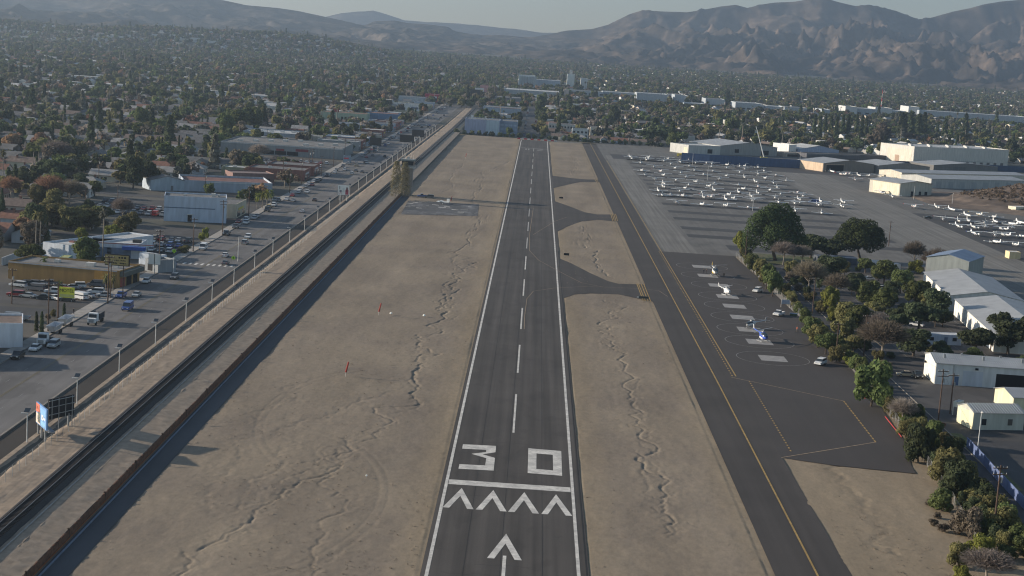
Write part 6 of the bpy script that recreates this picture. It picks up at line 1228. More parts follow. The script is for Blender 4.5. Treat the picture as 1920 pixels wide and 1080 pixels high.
# east side
for a in ((1420, 548, 150, 'suv', 'white'), (1538, 684, 150, 'suv', 'white'), (1460, 592, 150, 'pickup', 'white'), (1470, 545, 0, 'pickup', 'silver'), (1478, 507, 95, 'sedan', 'black'), (1698, 706, 90, 'sedan', 'tan'), (1720, 708, 180, 'pickup', 'black'), (1628, 525, 90, 'sedan', 'white'), (1672, 592, 60, 'sedan', 'white'), (1651, 543, 100, 'sedan', 'white'), (1718, 612, 60, 'sedan', 'white'), (1660, 496, 90, 'pickup', 'black'), (1640, 500, 90, 'suv', 'black'), (1525, 381, 90, 'van', 'blue'), (1658, 497, 90, 'suv', 'white'), (1637, 345, 100, 'sedan', 'silver'), (1669, 357, 90, 'suv', 'grey'), (1690, 640, 90, 'suv', 'silver'), (1710, 640, 90, 'sedan', 'silver'), (1590, 575, 60, 'sedan', 'white'), (1740, 410, 90, 'sedan', 'black'), (792, 370, 100, 'pickup', 'blue'), (805, 371, 90, 'suv', 'grey')): cpx(*a, group='cars on the airfield side')
for i in range(16):
    u = 1272 + rng.uniform(0, 24); v = 276 + rng.uniform(-10, 12); cpx(u, v, rng.uniform(0, 180), None, None, False, group='cars by the far fence corner')
for i in range(12): cpx(1518 + rng.uniform(0, 30), 315 + rng.uniform(-4, 3), 90, rng.choice(['van', 'pickup']), 'white', False, group='service trucks by the open hangar')
# trucks
def truck(label, u, v, rz, flat=False):
    p = P(u, v); p.z += .05; e = empty('tipper_truck' if not flat else 'tractor_unit', p, R(rz)); tag(e, label, 'truck', 'lorries on the street'); m = wm((.64, .65, .66))
    b = MB(); b.b2((-1.1, 1.2, .9), (1.1, 2.6, 2.9)); b.build('cab', m, e)
    b = MB(); b.b2((-1.0, 2.6, .7), (1.0, 3.9, 1.75)); hd = b.build('bonnet', m, e); b = MB(); b.b2((-.6, 3.9, .8), (.6, 3.95, 1.6)); b.build('grille', M_STEEL, hd)
    b = MB(); b.b2((-.95, 2.6, 1.85), (.95, 2.68, 2.65)); b.build('windscreen', M_CANO, e)
    b = MB(); b.b2((-.5, -4.0, .75), (.5, 1.2, .95)); b.build('chassis', M_TYRE, e)
    if not flat:
        b = MB(); b.b2((-1.2, -3.9, 1.0), (1.2, .9, 1.15)); b.b2((-1.2, -3.9, 1.15), (-1.1, .9, 2.5)); b.b2((1.1, -3.9, 1.15), (1.2, .9, 2.5)); b.b2((-1.1, .8, 1.15), (1.1, .9, 3.0)); b.build('tipper_body', wm((.035, .04, .05)), e)
    for x in (-.95, .95):
        for y in (3.1, -1.8, -3.0):
            t = MB(); t.cyl((x - .16, y, .5), (x + .16, y, .5), .5, n=12); t.build('wheel', M_TYRE, e)
    for x in (-.8, .8):
        b = MB(); b.b2((x - .15, 3.95, .95), (x + .15, 4.0, 1.2)); b.build('headlight', M_LAMP, hd)
    return e
truck('white tipper truck with black body driving towards the camera', 179, 606, 180)
truck('white tractor lorry parked at the kerb pulling two open bins', 86, 645, 180, True)
for u, v, lab in ((103, 627, 'first open grey tipping trailer behind the parked tractor lorry'), (124, 613, 'second open white tipping trailer behind the parked tractor lorry')):
    p = P(u, v); p.z += .05; e = empty('tipping_trailer', p, math.pi); tag(e, lab, 'trailer', 'trailers behind the tractor lorry')
    b = MB()
    for s in (-1, 1): b.add([(s*.5, -2.5, 1.0), (s*.5, 2.5, 1.0), (s*1.25, 3.4, 2.5), (s*1.25, -3.4, 2.5), (s*.6, -2.4, 1.1), (s*.6, 2.4, 1.1), (s*1.18, 3.2, 2.5), (s*1.18, -3.2, 2.5)], [(0, 1, 2, 3), (4, 7, 6, 5), (2, 6, 7, 3)])
    b.add([(-.5, 2.5, 1.0), (.5, 2.5, 1.0), (1.25, 3.4, 2.5), (-1.25, 3.4, 2.5)], [(0, 1, 2, 3)]); b.add([(-.5, -2.5, 1.0), (.5, -2.5, 1.0), (1.25, -3.4, 2.5), (-1.25, -3.4, 2.5)], [(3, 2, 1, 0)]); b.add([(-.5, -2.5, 1), (.5, -2.5, 1), (.5, 2.5, 1), (-.5, 2.5, 1)], [(0, 1, 2, 3)])
    b.build('hopper', wm((.50, .51, .53)), e)
    for x in (-.9, .9):
        for y in (-1.9, -.8):
            t = MB(); t.cyl((x - .15, y, .5), (x + .15, y, .5), .5, n=12); t.build('wheel', M_TYRE, e)
# ================================================================ poles, signs, fences, people
M_POLEW = mat('white_pole', (.55, .55, .54), .5); M_WOOD = mat('pole_wood', (.085, .055, .042), .9, var=.3, scale=2)
lp = MB(); lp.cyl((0, 0, -.2), (0, 0, 5.4), .11, .08, 8); lp = lp.mesh('pole', M_POLEW)
la = MB(); la.b2((-1.1, -.12, 5.25), (.1, .12, 5.4)); la = la.mesh('lamp_arm', M_POLEW)
ls = MB(); ls.add([(-.5, -.45, 5.65), (.5, -.45, 5.65), (.5, .45, 6.15), (-.5, .45, 6.15), (-.5, -.45, 5.7), (.5, -.45, 5.7), (.5, .45, 6.2), (-.5, .45, 6.2)], [(3, 2, 1, 0), (4, 5, 6, 7), (0, 1, 5, 4), (1, 2, 6, 5), (2, 3, 7, 6), (3, 0, 4, 7)]); ls = ls.mesh('solar_panel', M_CANO)
LAMPP = [('pole', lp), ('lamp_arm', la), ('solar_panel', ls)]
ys = [276, 307, 339, 372, 405, 438, 470, 505] + [540 + 37*i for i in range(24)]
for i, y in enumerate(ys):
    o = inst(LAMPP, 'street_lamp', (-86.1, y, H(-86, y)), math.pi*0, None); tag(o, '%s white solar street lamp along the path, counted from the near end' % ('first' if i == 0 else ordn(i)), 'lamp', 'solar lamps along the path')
def upole(kind, h, arms=1):
    b = MB(); b.cyl((0, 0, -.3), (0, 0, h), .19, .13, 8); P_ = [('post', b.mesh('post', M_WOOD))]
    for k in range(arms):
        b = MB(); b.box((0, 0, h - .5 - k*1.1), (2.6, .14, .16)); q = MB()
        for x in (-1.15, -.5, .5, 1.15): q.cyl((x, 0, h - .42 - k*1.1), (x, 0, h - .18 - k*1.1), .05, .04, 5)
        P_.append(('crossarm', b.mesh('crossarm', M_WOOD), [('insulators', q.mesh('insulators', M_TRIM))]))
    b = MB(); b.cyl((.35, 0, h - 3.0), (.35, 0, h - 2.1), .22, .22, 8); P_.append(('transformer', b.mesh('transformer', M_STEEL)))
    return P_
UP = [upole('a', 11.5, 1), upole('b', 13, 2), upole('c', 9.5, 1)]
WIRES = []
for i, (u, v, k) in enumerate(((90, 622, 1), (202, 569, 1), (298, 510, 1), (362, 472, 0), (417, 441, 1), (466, 408, 1), (543, 363, 0), (530, 340, 0), (565, 345, 1), (585, 322, 1), (602, 332, 0), (22, 570, 2), (108, 600, 2), (220, 400, 0), (160, 402, 2), (185, 340, 0), (580, 318, 0), (625, 312, 0), (646, 298, 1), (665, 282, 1), (440, 325, 0), (385, 360, 2), (500, 275, 0))):
    p = P(u, v); o = inst(UP[k], 'utility_pole', p, R(rng.uniform(-15, 15))); later(o, 'wooden utility pole', 'pole', 'utility poles in the western town', p + Vector((0, 0, 6)))
EP = []
for i, (u, v, k, h, lab) in enumerate(((1861, 1013, 1, 1, 'leaning brown utility pole with a side bracket at the lower corner'), (1758, 800, 1, 1, 'brown utility pole with double crossarm beside the bushes'), (1781, 776, 2, 1, 'dark utility pole at the corner of the cream hut'), (1619, 668, 0, 1, 'utility pole in front of the large leafless tree'), (1567, 670, 2, 1, 'slim pole among the shrubs of the heliport fence'), (1523, 588, 0, 1, 'utility pole on the lawn beside the car park road'), (1397, 487, 0, 1, 'utility pole with white floodlights at the pine'), (1666, 462, 0, 1, 'brown pole right of the round pine'))):
    p = P(u, v, 0); o = inst(UP[k], 'utility_pole', p, R(10)); tag(o, lab, 'pole', 'utility poles of the east road'); EP.append(p + Vector((0, 0, 12.3 if k == 1 else (11 if k == 0 else 9))))
def wire(label, a, c, sag, r=.02):
    b = MB(); n = 8; pts = [a.lerp(c, t/n) - Vector((0, 0, sag*4*(t/n)*(1 - t/n))) for t in range(n + 1)]
    for p, q in zip(pts[:-1], pts[1:]): b.cyl(p, q, r, r, 3, cap=False)
    tag(b.build('overhead_wire', mat('wire_black', (.03, .03, .03))), label, 'wire', 'overhead wires of the east road')
wire('overhead wire from the corner pole to the bush-side pole', EP[0], EP[1], 1.2); wire('overhead wire from the bush-side pole to the hut pole', EP[1], EP[2], .5); wire('overhead wire from the hut pole to the leafless tree pole', EP[2], EP[3], 1.5); wire('overhead wire from the leafless tree pole to the lawn pole', EP[3], EP[5], 1.2); wire('overhead wire from the lawn pole to the pine pole', EP[5], EP[6], 1.2)
def mast(label, u, v, h, m, grp='slim lamp masts', lamp=True):
    p = P(u, v); e = empty('lamp_mast', p); tag(e, label, 'mast', grp); b = MB(); b.cyl((0, 0, -.2), (0, 0, h), .12, .07, 7); b.build('post', m, e)
    if lamp: b = MB(); b.b2((-.1, -.9, h - .1), (.1, .1, h + .08)); b.build('lamp_head', M_TRIM, e)
for u, v, h, lab in ((1832, 852, 9, 'slim pale lamp mast on the lawn in front of the blue wall'), (1298, 310, 9, 'slim mast at the back of the aircraft apron'), (1326, 338, 9, 'slim mast between the far aircraft rows'), (1411, 395, 9, 'slim mast left of the tallest pine'), (1713, 374, 8, 'slim lamp mast by the cream hangar annex'), (1785, 384, 7, 'slim lamp mast on the mound kerb'), (1500, 300, 7, 'slim mast behind the far aircraft'), (325, 520, 6, 'slim street signal mast at the crosswalk'), (446, 490, 8, 'white street lamp mast at the crosswalk corner')): mast(lab, u, v, h, M_POLEW)
# crossing signs
for u, v, lab in ((326, 487, 'yellow-green crossing sign on the far kerb'), (437, 500, 'yellow-green crossing sign beside the path')):
    p = P(u, v); e = empty('crossing_sign', p); tag(e, lab, 'sign', 'crossing signs'); b = MB(); b.cyl((0, 0, 0), (0, 0, 3.2), .05, .05, 6); b.build('post', M_STEEL, e)
    b = MB(); b.add([(0, -.08, 2.1), (.75, -.08, 2.85), (0, -.08, 3.6), (-.75, -.08, 2.85), (0, -.02, 2.1), (.75, -.02, 2.85), (0, -.02, 3.6), (-.75, -.02, 2.85)], [(0, 1, 2, 3), (7, 6, 5, 4), (0, 4, 5, 1), (1, 5, 6, 2), (2, 6, 7, 3), (3, 7, 4, 0)]); sg = b.build('sign_plate', mat('sign_lime', (.35, .62, .03), .5), e)
    b = MB(); b.b2((-.1, -.1, 2.6), (.1, -.085, 3.0)); b.cyl((0, -.1, 3.1), (0, -.085, 3.1), .1, n=8); b.build('pictogram', M_DARK, sg)
# text helper: flat lettering made of real letter outlines
def lettering(name, txt, size, m, parent, loc, rot, ext=.01):
    cu = bpy.data.curves.new(name, 'FONT'); cu.body = txt; cu.size = size; cu.align_x = 'CENTER'; cu.align_y = 'CENTER'; cu.extrude = ext
    o = bpy.data.objects.new(name, cu); COL.objects.link(o); dg = bpy.context.evaluated_depsgraph_get(); me = bpy.data.meshes.new_from_object(o.evaluated_get(dg)); bpy.data.objects.remove(o)
    me.materials.clear(); me.materials.append(m); o = bpy.data.objects.new(name, me); COL.objects.link(o); o.parent = parent; o.location = loc; o.rotation_euler = rot; return o
UPR = (math.pi/2, 0, 0)
# motel sign
p = P(109, 601); e = empty('motel_sign', p, R(-4)); tag(e, 'yellow motel sign on a dark pole over the car lot', 'sign')
b = MB(); b.cyl((0, 0, 0), (0, 0, 8.6), .16, .14, 8); b.build('post', M_WOOD, e)
b = MB(); b.b2((.2, -.2, 6.0), (4.0, .2, 8.6)); sb = b.build('sign_board', mat('sign_yellow', (.55, .56, .05), .5), e); lettering('lettering', 'MOTEL', 1.15, M_DARK, sb, (2.1, -.215, 7.75), UPR)
b = MB(); b.b2((.3, -.225, 6.15), (3.9, -.2, 6.85)); b.build('lower_strip', mat('sign_olive', (.40, .42, .16)), sb)
# black framed yellow signboard of the shop
p = P(202, 548); p2 = P(176, 548); e = empty('signboard', P(203, 569), R(-3)); tag(e, 'black-framed yellow signboard with dark lettering above the ochre shop', 'sign')
m_ = mpp(P(203, 569)); W2 = 48*m_; hb = 64*m_
b = MB(); b.b2((-W2*.56, 8.0, hb), (W2*.44, 8.3, hb + 3.1)); fr = b.build('frame', M_DARK, e)
b = MB(); b.b2((-W2*.54, 7.95, hb + .2), (W2*.40, 8.0, hb + 2.9)); pn = b.build('panel', mat('sign_gold', (.33, .26, .11), .6), e)
for zz, hh, n_, s0 in ((2.05, .5, 7, 3), (1.35, .28, 16, 5), (.55, .42, 11, 9)):     # three lines of dark characters, too small to read in the photograph
    q = random.Random(s0); x = -W2*.44
    for i in range(n_):
        wd = (W2*.76/n_)*q.uniform(.45, .85)
        if q.random() < .88: b = MB(); b.b2((x, 7.93, hb + zz), (x + wd, 7.95, hb + zz + hh*q.uniform(.75, 1.0))); b.build('character', M_DARK, pn)
        x += W2*.76/n_
for x in (-W2*.3, W2*.2):
    b = MB(); b.cyl((x, 8.15, 0), (x, 8.15, hb), .14, .14, 7); b.build('post', M_WOOD, e)
def panelboard(label, u, v, w, h, z, col, marks=(), rz=0, legs=2, back=False):
    p = P(u, v); e = empty('billboard', p, R(rz)); tag(e, label, 'billboard', 'billboards')
    b = MB(); b.b2((-w/2, -.12, z), (w/2, .12, z + h)); pn = b.build('panel', wm(col), e)
    b = MB(); b.b2((-w/2 - .1, .12, z - .1), (w/2 + .1, .3, z + h + .1)); b.build('backing_frame', wm((.06, .06, .065)), e)
    for (x0, z0, x1, z1, c) in marks:
        b = MB(); b.b2((x0*w - w/2, -.15, z + z0*h), (x1*w - w/2, -.12, z + z1*h)); b.build('printed_patch', wm(c), pn)
    for i in range(legs):
        x = (i + .5)/legs*w - w/2; b = MB(); b.cyl((x, .2, -.2), (x, .2, z + h*.6), .14, .14, 7); b.build('post', M_STEEL, e)
    return e, pn
e, pn = panelboard('white billboard with red letters and a dark figure beside the path', 643, 376, 5.2, 4.6, 2.6, (.80, .80, .76), ((.68, .05, .95, .55, (.45, .09, .12)), (.74, .3, .88, .78, (.14, .07, .07)), (.12, .55, .2, .9, (.35, .33, .32)), (.4, .3, .6, .7, (.66, .68, .64))), rz=5, legs=3)
lettering('lettering', 'LA', 1.3, mat('sign_red', (.55, .04, .06)), pn, (-1.5, -.16, 3.6), UPR)
panelboard('small blank white twin billboard above the kerb near the ochre shop', 289, 514, 3.6, 3.2, 3.0, (.70, .68, .64), ((.47, 0, .53, 1, (.1, .1, .1)),), rz=0, legs=1)
for u, v, lab, w in ((703, 283, 'dark back of a billboard beside the railway, nearest of three', 8), (783, 266, 'dark back of a billboard farther along the railway', 9), (762, 277, 'dark back of a billboard in the middle of the railway row', 10)): panelboard(lab, u, v, w, 5, 4, (.06, .05, .045), rz=0, legs=2)
for u, v, c, lab in ((898, 184, (.72, .68, .66), 'far white billboard beside the rails'), (907, 178, (.60, .30, .30), 'far pink billboard beside the rails'), (891, 188, (.05, .05, .05), 'far black billboard beside the rails')): panelboard(lab, u, v, 12, 10, 4, c, legs=1)
# the big V-shaped double billboard in the corner
def big_billboard():
    A = P(75, 823); e = empty('double_billboard', A); tag(e, 'big V-shaped double billboard, one colourful face and one black back', 'billboard', 'billboards')
    def plane(x0, y0, x1, y1, z0, z1, m, nm, par, t=.15):
        d = Vector((x1 - x0, y1 - y0)); n = Vector((-d.y, d.x)).normalized()*t; b = MB(); b.poly([(x0 - n.x, y0 - n.y), (x1 - n.x, y1 - n.y), (x1 + n.x, y1 + n.y), (x0 + n.x, y0 + n.y)], z0, z1); return b.build(nm, m, par)
    z0, z1 = 2.0, 5.8; q0, q1, q2, q3 = [P(*c) - A for c in ((68.5, 811), (87.5, 828), (90, 808), (137, 797))]; f = Vector((q0.x, q0.y)); g = Vector((q1.x, q1.y))
    fc = plane(f.x, f.y, g.x, g.y, z0, z1, wm((.16, .30, .55)), 'colour_panel', e)
    d = (g - f); n = Vector((d.y, -d.x)).normalized()
    for (a, c, za, zc, col) in ((.02, .35, .55, .98, (.55, .15, .10)), (.02, .42, .04, .5, (.62, .50, .42)), (.2, .42, .1, .62, (.10, .16, .16)), (.45, .95, .6, .9, (.20, .38, .66)), (.55, .72, .35, .6, (.62, .62, .64)), (.5, .9, .08, .3, (.22, .42, .62)), (.08, .3, .7, .85, (.60, .22, .12)), (.12, .2, .2, .4, (.70, .68, .66)), (.32, .4, .62, .72, (.45, .12, .08)), (.62, .92, .42, .52, (.55, .60, .68))):
        for sgn in (-1, 1):
            p0 = f + d*a; p1 = f + d*c; off = n*(.17*sgn); plane(p0.x + off.x, p0.y + off.y, p1.x + off.x, p1.y + off.y, z0 + (z1 - z0)*za, z0 + (z1 - z0)*zc, wm(col), 'printed_patch', fc, .02)
    h0 = Vector((q2.x, q2.y)); h1 = Vector((q3.x, q3.y)); bp = plane(h0.x, h0.y, h1.x, h1.y, z0 + .1, z1 + .1, wm((.018, .018, .022)), 'black_back', e)
    dd = (h1 - h0); nn = Vector((dd.y, -dd.x)).normalized()*.25
    for k in range(4):
        t = .1 + k*.27; q = h0 + dd*t + nn; b = MB(); b.cyl((q.x, q.y, 0 if k % 2 else z0), (q.x, q.y, z1), .1, .1, 6); b.build('strut', M_STEEL, bp)
    for z in (z0 + 1.0, z0 + 2.4, z0 + 3.6):
        q0 = h0 + nn; q1 = h1 + nn; b = MB(); b.cyl((q0.x, q0.y, z), (q1.x, q1.y, z), .07, .07, 6); b.build('strut', M_STEEL, bp)
    for x, y in [tuple(f.lerp(g, .15)), tuple(f.lerp(g, .5)), tuple(f.lerp(g, .85)), tuple(h0.lerp(h1, .8))]:
        b = MB(); b.cyl((x, y, -.3), (x, y, z0 + .5), .2, .2, 8); b.build('post', M_STEEL, e)
    nw = n*-1.0; w0 = f + nw*.3; w1 = g + nw*.3; w2 = g + nw*1.5; w3 = f + nw*1.5; b = MB(); b.poly([tuple(w0), tuple(w1), tuple(w2), tuple(w3)], z0 - .45, z0 - .3); b.build('walkway', wm((.25, .26, .28)), e)
big_billboard()
# chain-link fences: posts, rails and wires
def chain_fence(label, pts, h, step, name='chain_link_fence'):
    e = empty(name, pts[0]); tag(e, label, 'fence', 'chain-link fences'); o = Vector(pts[0]); pm = MB(); pm.cyl((0, 0, 0), (0, 0, h), .05, .05, 5); pm = pm.mesh('post', M_STEEL); w = MB(); n = 0
    for a, c in zip(pts[:-1], pts[1:]):
        a = Vector(a); c = Vector(c); L = (c - a).length; k = max(1, int(L/step))
        for i in range(k):
            q = a.lerp(c, i/k) - o
            if n < 290: part('post', pm, e, q)
            n += 1
        for z in np.linspace(.15, h, 9): w.cyl(a - o + Vector((0, 0, z)), c - o + Vector((0, 0, z)), .012 if z < h else .03, None, 3, cap=False)
        m = int(L/.35)
        for i in range(m):
            q = a.lerp(c, i/m) - o; w.add([q + Vector((0, 0, .1)), q + Vector((0, .02, .1)), q + Vector((0, .02, h)), q + Vector((0, 0, h))], [(0, 1, 2, 3)])
    ws = w.build('wire_mesh', mat('fence_wire', (.22, .22, .21), .6, metal=.3), e); ws['kind'] = 'stuff'
chain_fence('long wire fence between the path and the railway', [(-81.5, 240, PL), (-81.5, 760, PL)], 2.1, 3.5)
chain_fence('wire fence along the eastern edge of the heliport', [(77.3, 255, 0), (80.5, 285, 0), (83.0, 321, 0), (86.4, 391, 0), (87.8, 460, 0), (85.9, 507, 0), (85.1, 580, 0), (83.6, 638, 0)], 2.1, 3.5)
for (u0, v0, u1, v1, lab) in ((1659, 787, 1690, 826, 'lower strip of red netting tied to the heliport fence'), (1608, 735, 1622, 753, 'upper strip of red netting tied to the heliport fence')):
    a, c = P(u0, v0, 0), P(u1, v1, 0); b = MB(); b.cyl(a + Vector((0, 0, .75)), c + Vector((0, 0, .75)), .10, .10, 6); tag(b.build('red_netting', mat('netting_red', (.36, .04, .04))), lab, 'netting', 'red netting')
# red and white barrier blocks at the runway end
bk = MB(); bk.box((0, 0, .5), (2.6, 1.0, 1.0), top=.85); bkr, bkw = bk.mesh('block', mat('barrier_red', (.45, .02, .04))), None
bk = MB(); bk.box((0, 0, .5), (2.6, 1.0, 1.0), top=.85); bkw = bk.mesh('block', mat('barrier_white', (.55, .53, .52)))
for i in range(12):
    red = i % 2 == 0; o = single('barrier_block', bkr if red else bkw, (-13.5 + i*2.9, 1388, .03)); tag(o, '%s barrier block closing the runway end, %s from the left' % ('red' if red else 'white', 'first' if i == 0 else ordn(i)), 'barrier', 'barrier blocks at the runway end')
# wind cone, signal area and small airfield things
def windsock(label, u, v):
    p = P(u, v, 0); e = empty('windsock', p); tag(e, label, 'windsock', 'windsocks and markers'); b = MB(); b.cyl((0, 0, 0), (0, 0, 1.2), .06, .05, 6); b.build('post', M_TRIM, e)
    b = MB(); b.cyl((.0, 0, 1.0), (.5, .3, 3.4), .22, .16, 8); b.build('sock', mat('sock_red', (.30, .04, .03)), e)
windsock('red wind marker on the dirt left of the runway', 710, 591); windsock('lone red wind marker nearer the camera on the dirt', 648, 706); windsock('thin orange marker far up the dirt strip', 873, 297)
for u, v, lab in ((733, 590, 'left white lamp disc on the dirt beside the red marker'), (795, 594, 'right white lamp disc at the gully'), (687, 895, 'small white survey marker on the near dirt')):
    p = P(u, v, 0); e = empty('ground_lamp', p); tag(e, lab, 'lamp', 'ground lamps on the dirt'); b = MB(); b.cyl((0, 0, 0), (0, 0, .3), .06, .06, 6); b.build('stem', M_STEEL, e); b = MB(); k_ = .4 if u < 700 else .8; b.cyl((0, 0, .3), (0, 0, .3 + .45*k_), .5*k_, .35*k_, 12); b.build('disc', mat('lamp_white', (.85, .84, .78), .5), e)
sg = [P(*c, 0) for c in ((752, 402), (895, 405), (898, 383), (765, 377))]; b = MB(); b.poly([(v.x, v.y) for v in sg], .03); tag(b.build('signal_square', mat_pave('signal_asphalt', (.085, .085, .088), var=.3, patch=.5)), kind='structure')
for k in range(26):
    a, c = rng.random(), rng.random(); v = sg[0].lerp(sg[1], a).lerp(sg[3].lerp(sg[2], a), c); ln = rng.uniform(1, 4); strip('signal_mark', v.x - ln/2, v.x + ln/2, v.y - .8, v.y + .8, .05, M_WFAINT if k % 3 else M_WPAINT)
p = P(830, 383, 0); e = empty('wind_tee', p, R(75)); tag(e, 'bright white landing tee on the grey signal square', 'wind tee'); b = MB(); b.b2((-.5, -3.2, 1.0), (.5, 2.6, 1.5)); b.build('body', M_ACW, e); b = MB(); b.b2((-3.4, .8, 1.3), (3.4, 2.2, 1.5)); b.build('crosspiece', M_ACW, e); b = MB(); b.b2((-.1, -3.4, 1.5), (.1, -2.0, 2.9)); b.build('fin', M_ACW, e); b = MB(); b.cyl((0, 0, 0), (0, 0, 1.0), .2, .2, 8); b.build('pivot', M_STEEL, e)
windsock('red windsock at the corner of the signal square', 845, 381)
for u, v, lab in ((1052, 373, 'small black airfield sign beside the far connector'), (1062, 480, 'small black airfield sign beside the near connector')):
    p = P(u, v, 0); e = empty('airfield_sign', p); tag(e, lab, 'sign', 'airfield signs'); b = MB(); b.b2((-1.0, -.1, .25), (1.0, .1, 1.1)); b.build('face', M_DARK, e)
    for x in (-.7, .7): b = MB(); b.cyl((x, 0, 0), (x, 0, .3), .05, .05, 5); b.build('leg', M_STEEL, e)
p = P(1205, 561, 0); e = empty('holding_sign', p); tag(e, 'long low dark sign at the holding line', 'sign', 'airfield signs'); b = MB(); b.b2((-1.9, -.12, .25), (1.9, .12, .95)); b.build('face', wm((.06, .07, .07)), e); b = MB(); b.b2((-1.9, -.14, .3), (-1.2, -.12, .9)); b.build('white_plate', M_TRIM, e)
p = P(1472, 577, 0); e = empty('notice_board', p, R(-8)); tag(e, 'blue-grey notice board on white posts by the heliport fence', 'notice board'); b = MB(); b.b2((-1.3, -.08, 1.2), (1.3, .08, 2.6)); b.build('board', wm((.22, .27, .36)), e)
for x in (-1.35, 1.35): b = MB(); b.cyl((x, 0, 0), (x, 0, 2.7), .07, .07, 6); b.build('post', M_TRIM, e)
p = P(1488, 592, 0); e = empty('planter_box', p, R(-8)); tag(e, 'low blue bench beside a green planter by the fence', 'bench'); b = MB(); b.b2((-1.2, -.4, .6), (1.2, .4, .8)); b.build('seat', wm((.10, .16, .26)), e); b = MB(); b.b2((-1.1, -.35, 0), (1.1, .35, .6)); b.build('base', wm((.07, .10, .05)), e)
# crane behind the blue fence, yellow bowser on the apron
p = P(1432, 300); e = empty('mobile_crane', p); tag(e, 'white crane boom leaning above the blue fence', 'crane'); b = MB(); b.b2((-3, -1.3, .8), (3, 1.3, 2.4)); b.build('carrier', wm((.55, .45, .12)), e); b = MB(); b.cyl((0, 0, 2.2), (-8.6, 0, 27), .45, .2, 6); b.build('boom', M_ACW, e)
for x in (-2.2, 0, 2.2):
    for y in (-1.2, 1.2): b = MB(); b.cyl((x, y - .15, .5), (x, y + .15, .5), .5, n=10); b.build('wheel', M_TYRE, e)
p = P(1277, 294, 0); e = empty('fuel_bowser', p, R(80)); tag(e, 'yellow fuel bowser at the far end of the blue fence', 'truck'); b = MB(); b.loft([(-3.2, 1.9, .3, .3), (-3, 1.9, 1.0, .9), (1.2, 1.9, 1.0, .9), (1.4, 1.9, .3, .3)], 12); b.build('tank', wm((.62, .46, .05)), e); b = MB(); b.b2((-1.1, 1.6, .6), (1.1, 3.4, 2.5)); b.build('cab', wm((.64, .52, .10)), e)
for x in (-.9, .9):
    for y in (-2, 2.4): b = MB(); b.cyl((x - .15, y, .45), (x + .15, y, .45), .45, n=10); b.build('wheel', M_TYRE, e)
# red and white radio mast far off
p = P(1651, 212); e = empty('radio_mast', p); tag(e, 'red and white radio mast above the far warehouses', 'mast')
for k in range(6): b = MB(); b.cyl((0, 0, k*6.5), (0, 0, k*6.5 + 6.5), .9 - k*.1, .8 - k*.1, 6); b.build('section', wm((.5, .05, .05)) if k % 2 else M_TRIM, e)
# flower pots and workshop clutter
for u, v, c, lab in ((1764, 719, (.16, .15, .04), 'terracotta pot with yellowish plant by the workshop wall'), (1778, 719, (.40, .25, .03), 'terracotta pot with yellow flowers, middle of the three'), (1789, 719, (.30, .30, .05), 'pot with tall yellow-green plant, last of the three')):
    p = P(u, v, 0); e = empty('flower_pot', p); tag(e, lab, 'flower pot', 'pots by the workshop'); b = MB(); b.cyl((0, 0, 0), (0, 0, .6), .3, .42, 10); b.build('pot', wm((.34, .13, .07)), e); o = part('plant', crown('plant', [(0, 0, 1.0, .5), (.2, .1, 1.3, .4)], 90, .14, 3), e, color=c)
# people: one skinned body each
def person(label, p, rz, cloth, legs, h=1.74):
    e = empty('person', p, rz); tag(e, label, 'person', 'people on the ground'); k = h/1.74
    V = [(0, 0, .95), (0, 0, 1.18), (0, 0, 1.42), (0, .01, 1.52), (0, .02, 1.62), (0, .02, 1.70), (-.19, 0, 1.40), (-.26, .02, 1.13), (-.24, .10, .90), (.19, 0, 1.40), (.26, .02, 1.13), (.24, .10, .90), (-.10, 0, .90), (-.12, .06, .50), (-.13, 0, .08), (-.13, .14, .04), (.10, 0, .90), (.12, -.02, .50), (.13, -.10, .08), (.13, .04, .04)]
    E_ = [(0, 1), (1, 2), (2, 3), (3, 4), (4, 5), (2, 6), (6, 7), (7, 8), (2, 9), (9, 10), (10, 11), (0, 12), (12, 13), (13, 14), (14, 15), (0, 16), (16, 17), (17, 18), (18, 19)]
    rad = [.15, .14, .16, .06, .10, .09, .07, .05, .04, .07, .05, .04, .10, .07, .05, .05, .10, .07, .05, .05]
    me = bpy.data.meshes.new('body'); me.from_pydata([(x*k, y*k, z*k) for x, y, z in V], E_, []); o = bpy.data.objects.new('body', me); COL.objects.link(o)
    md = o.modifiers.new('skin', 'SKIN'); sv = me.skin_vertices[0].data
    for i, r in enumerate(rad): sv[i].radius = (r*k, r*k)
    sv[0].use_root = True; sb = o.modifiers.new('sub', 'SUBSURF'); sb.levels = 1; sb.render_levels = 1
    dg = bpy.context.evaluated_depsgraph_get(); m2 = bpy.data.meshes.new_from_object(o.evaluated_get(dg)); bpy.data.objects.remove(o)
    m2.materials.clear()
    for m in (wm(cloth), wm(legs), wm((.32, .20, .14)), wm((.03, .025, .02))): m2.materials.append(m)
    for f in m2.polygons:
        z = f.center.z/k; f.material_index = 3 if z > 1.69 or (z > 1.6 and f.center.y < 0) else (2 if z > 1.5 or (abs(f.center.x) > .2*k and z < 1.05 and z > .8) else (0 if z > .92 else (3 if z < .1 else 1)))
    part('body', m2, e)
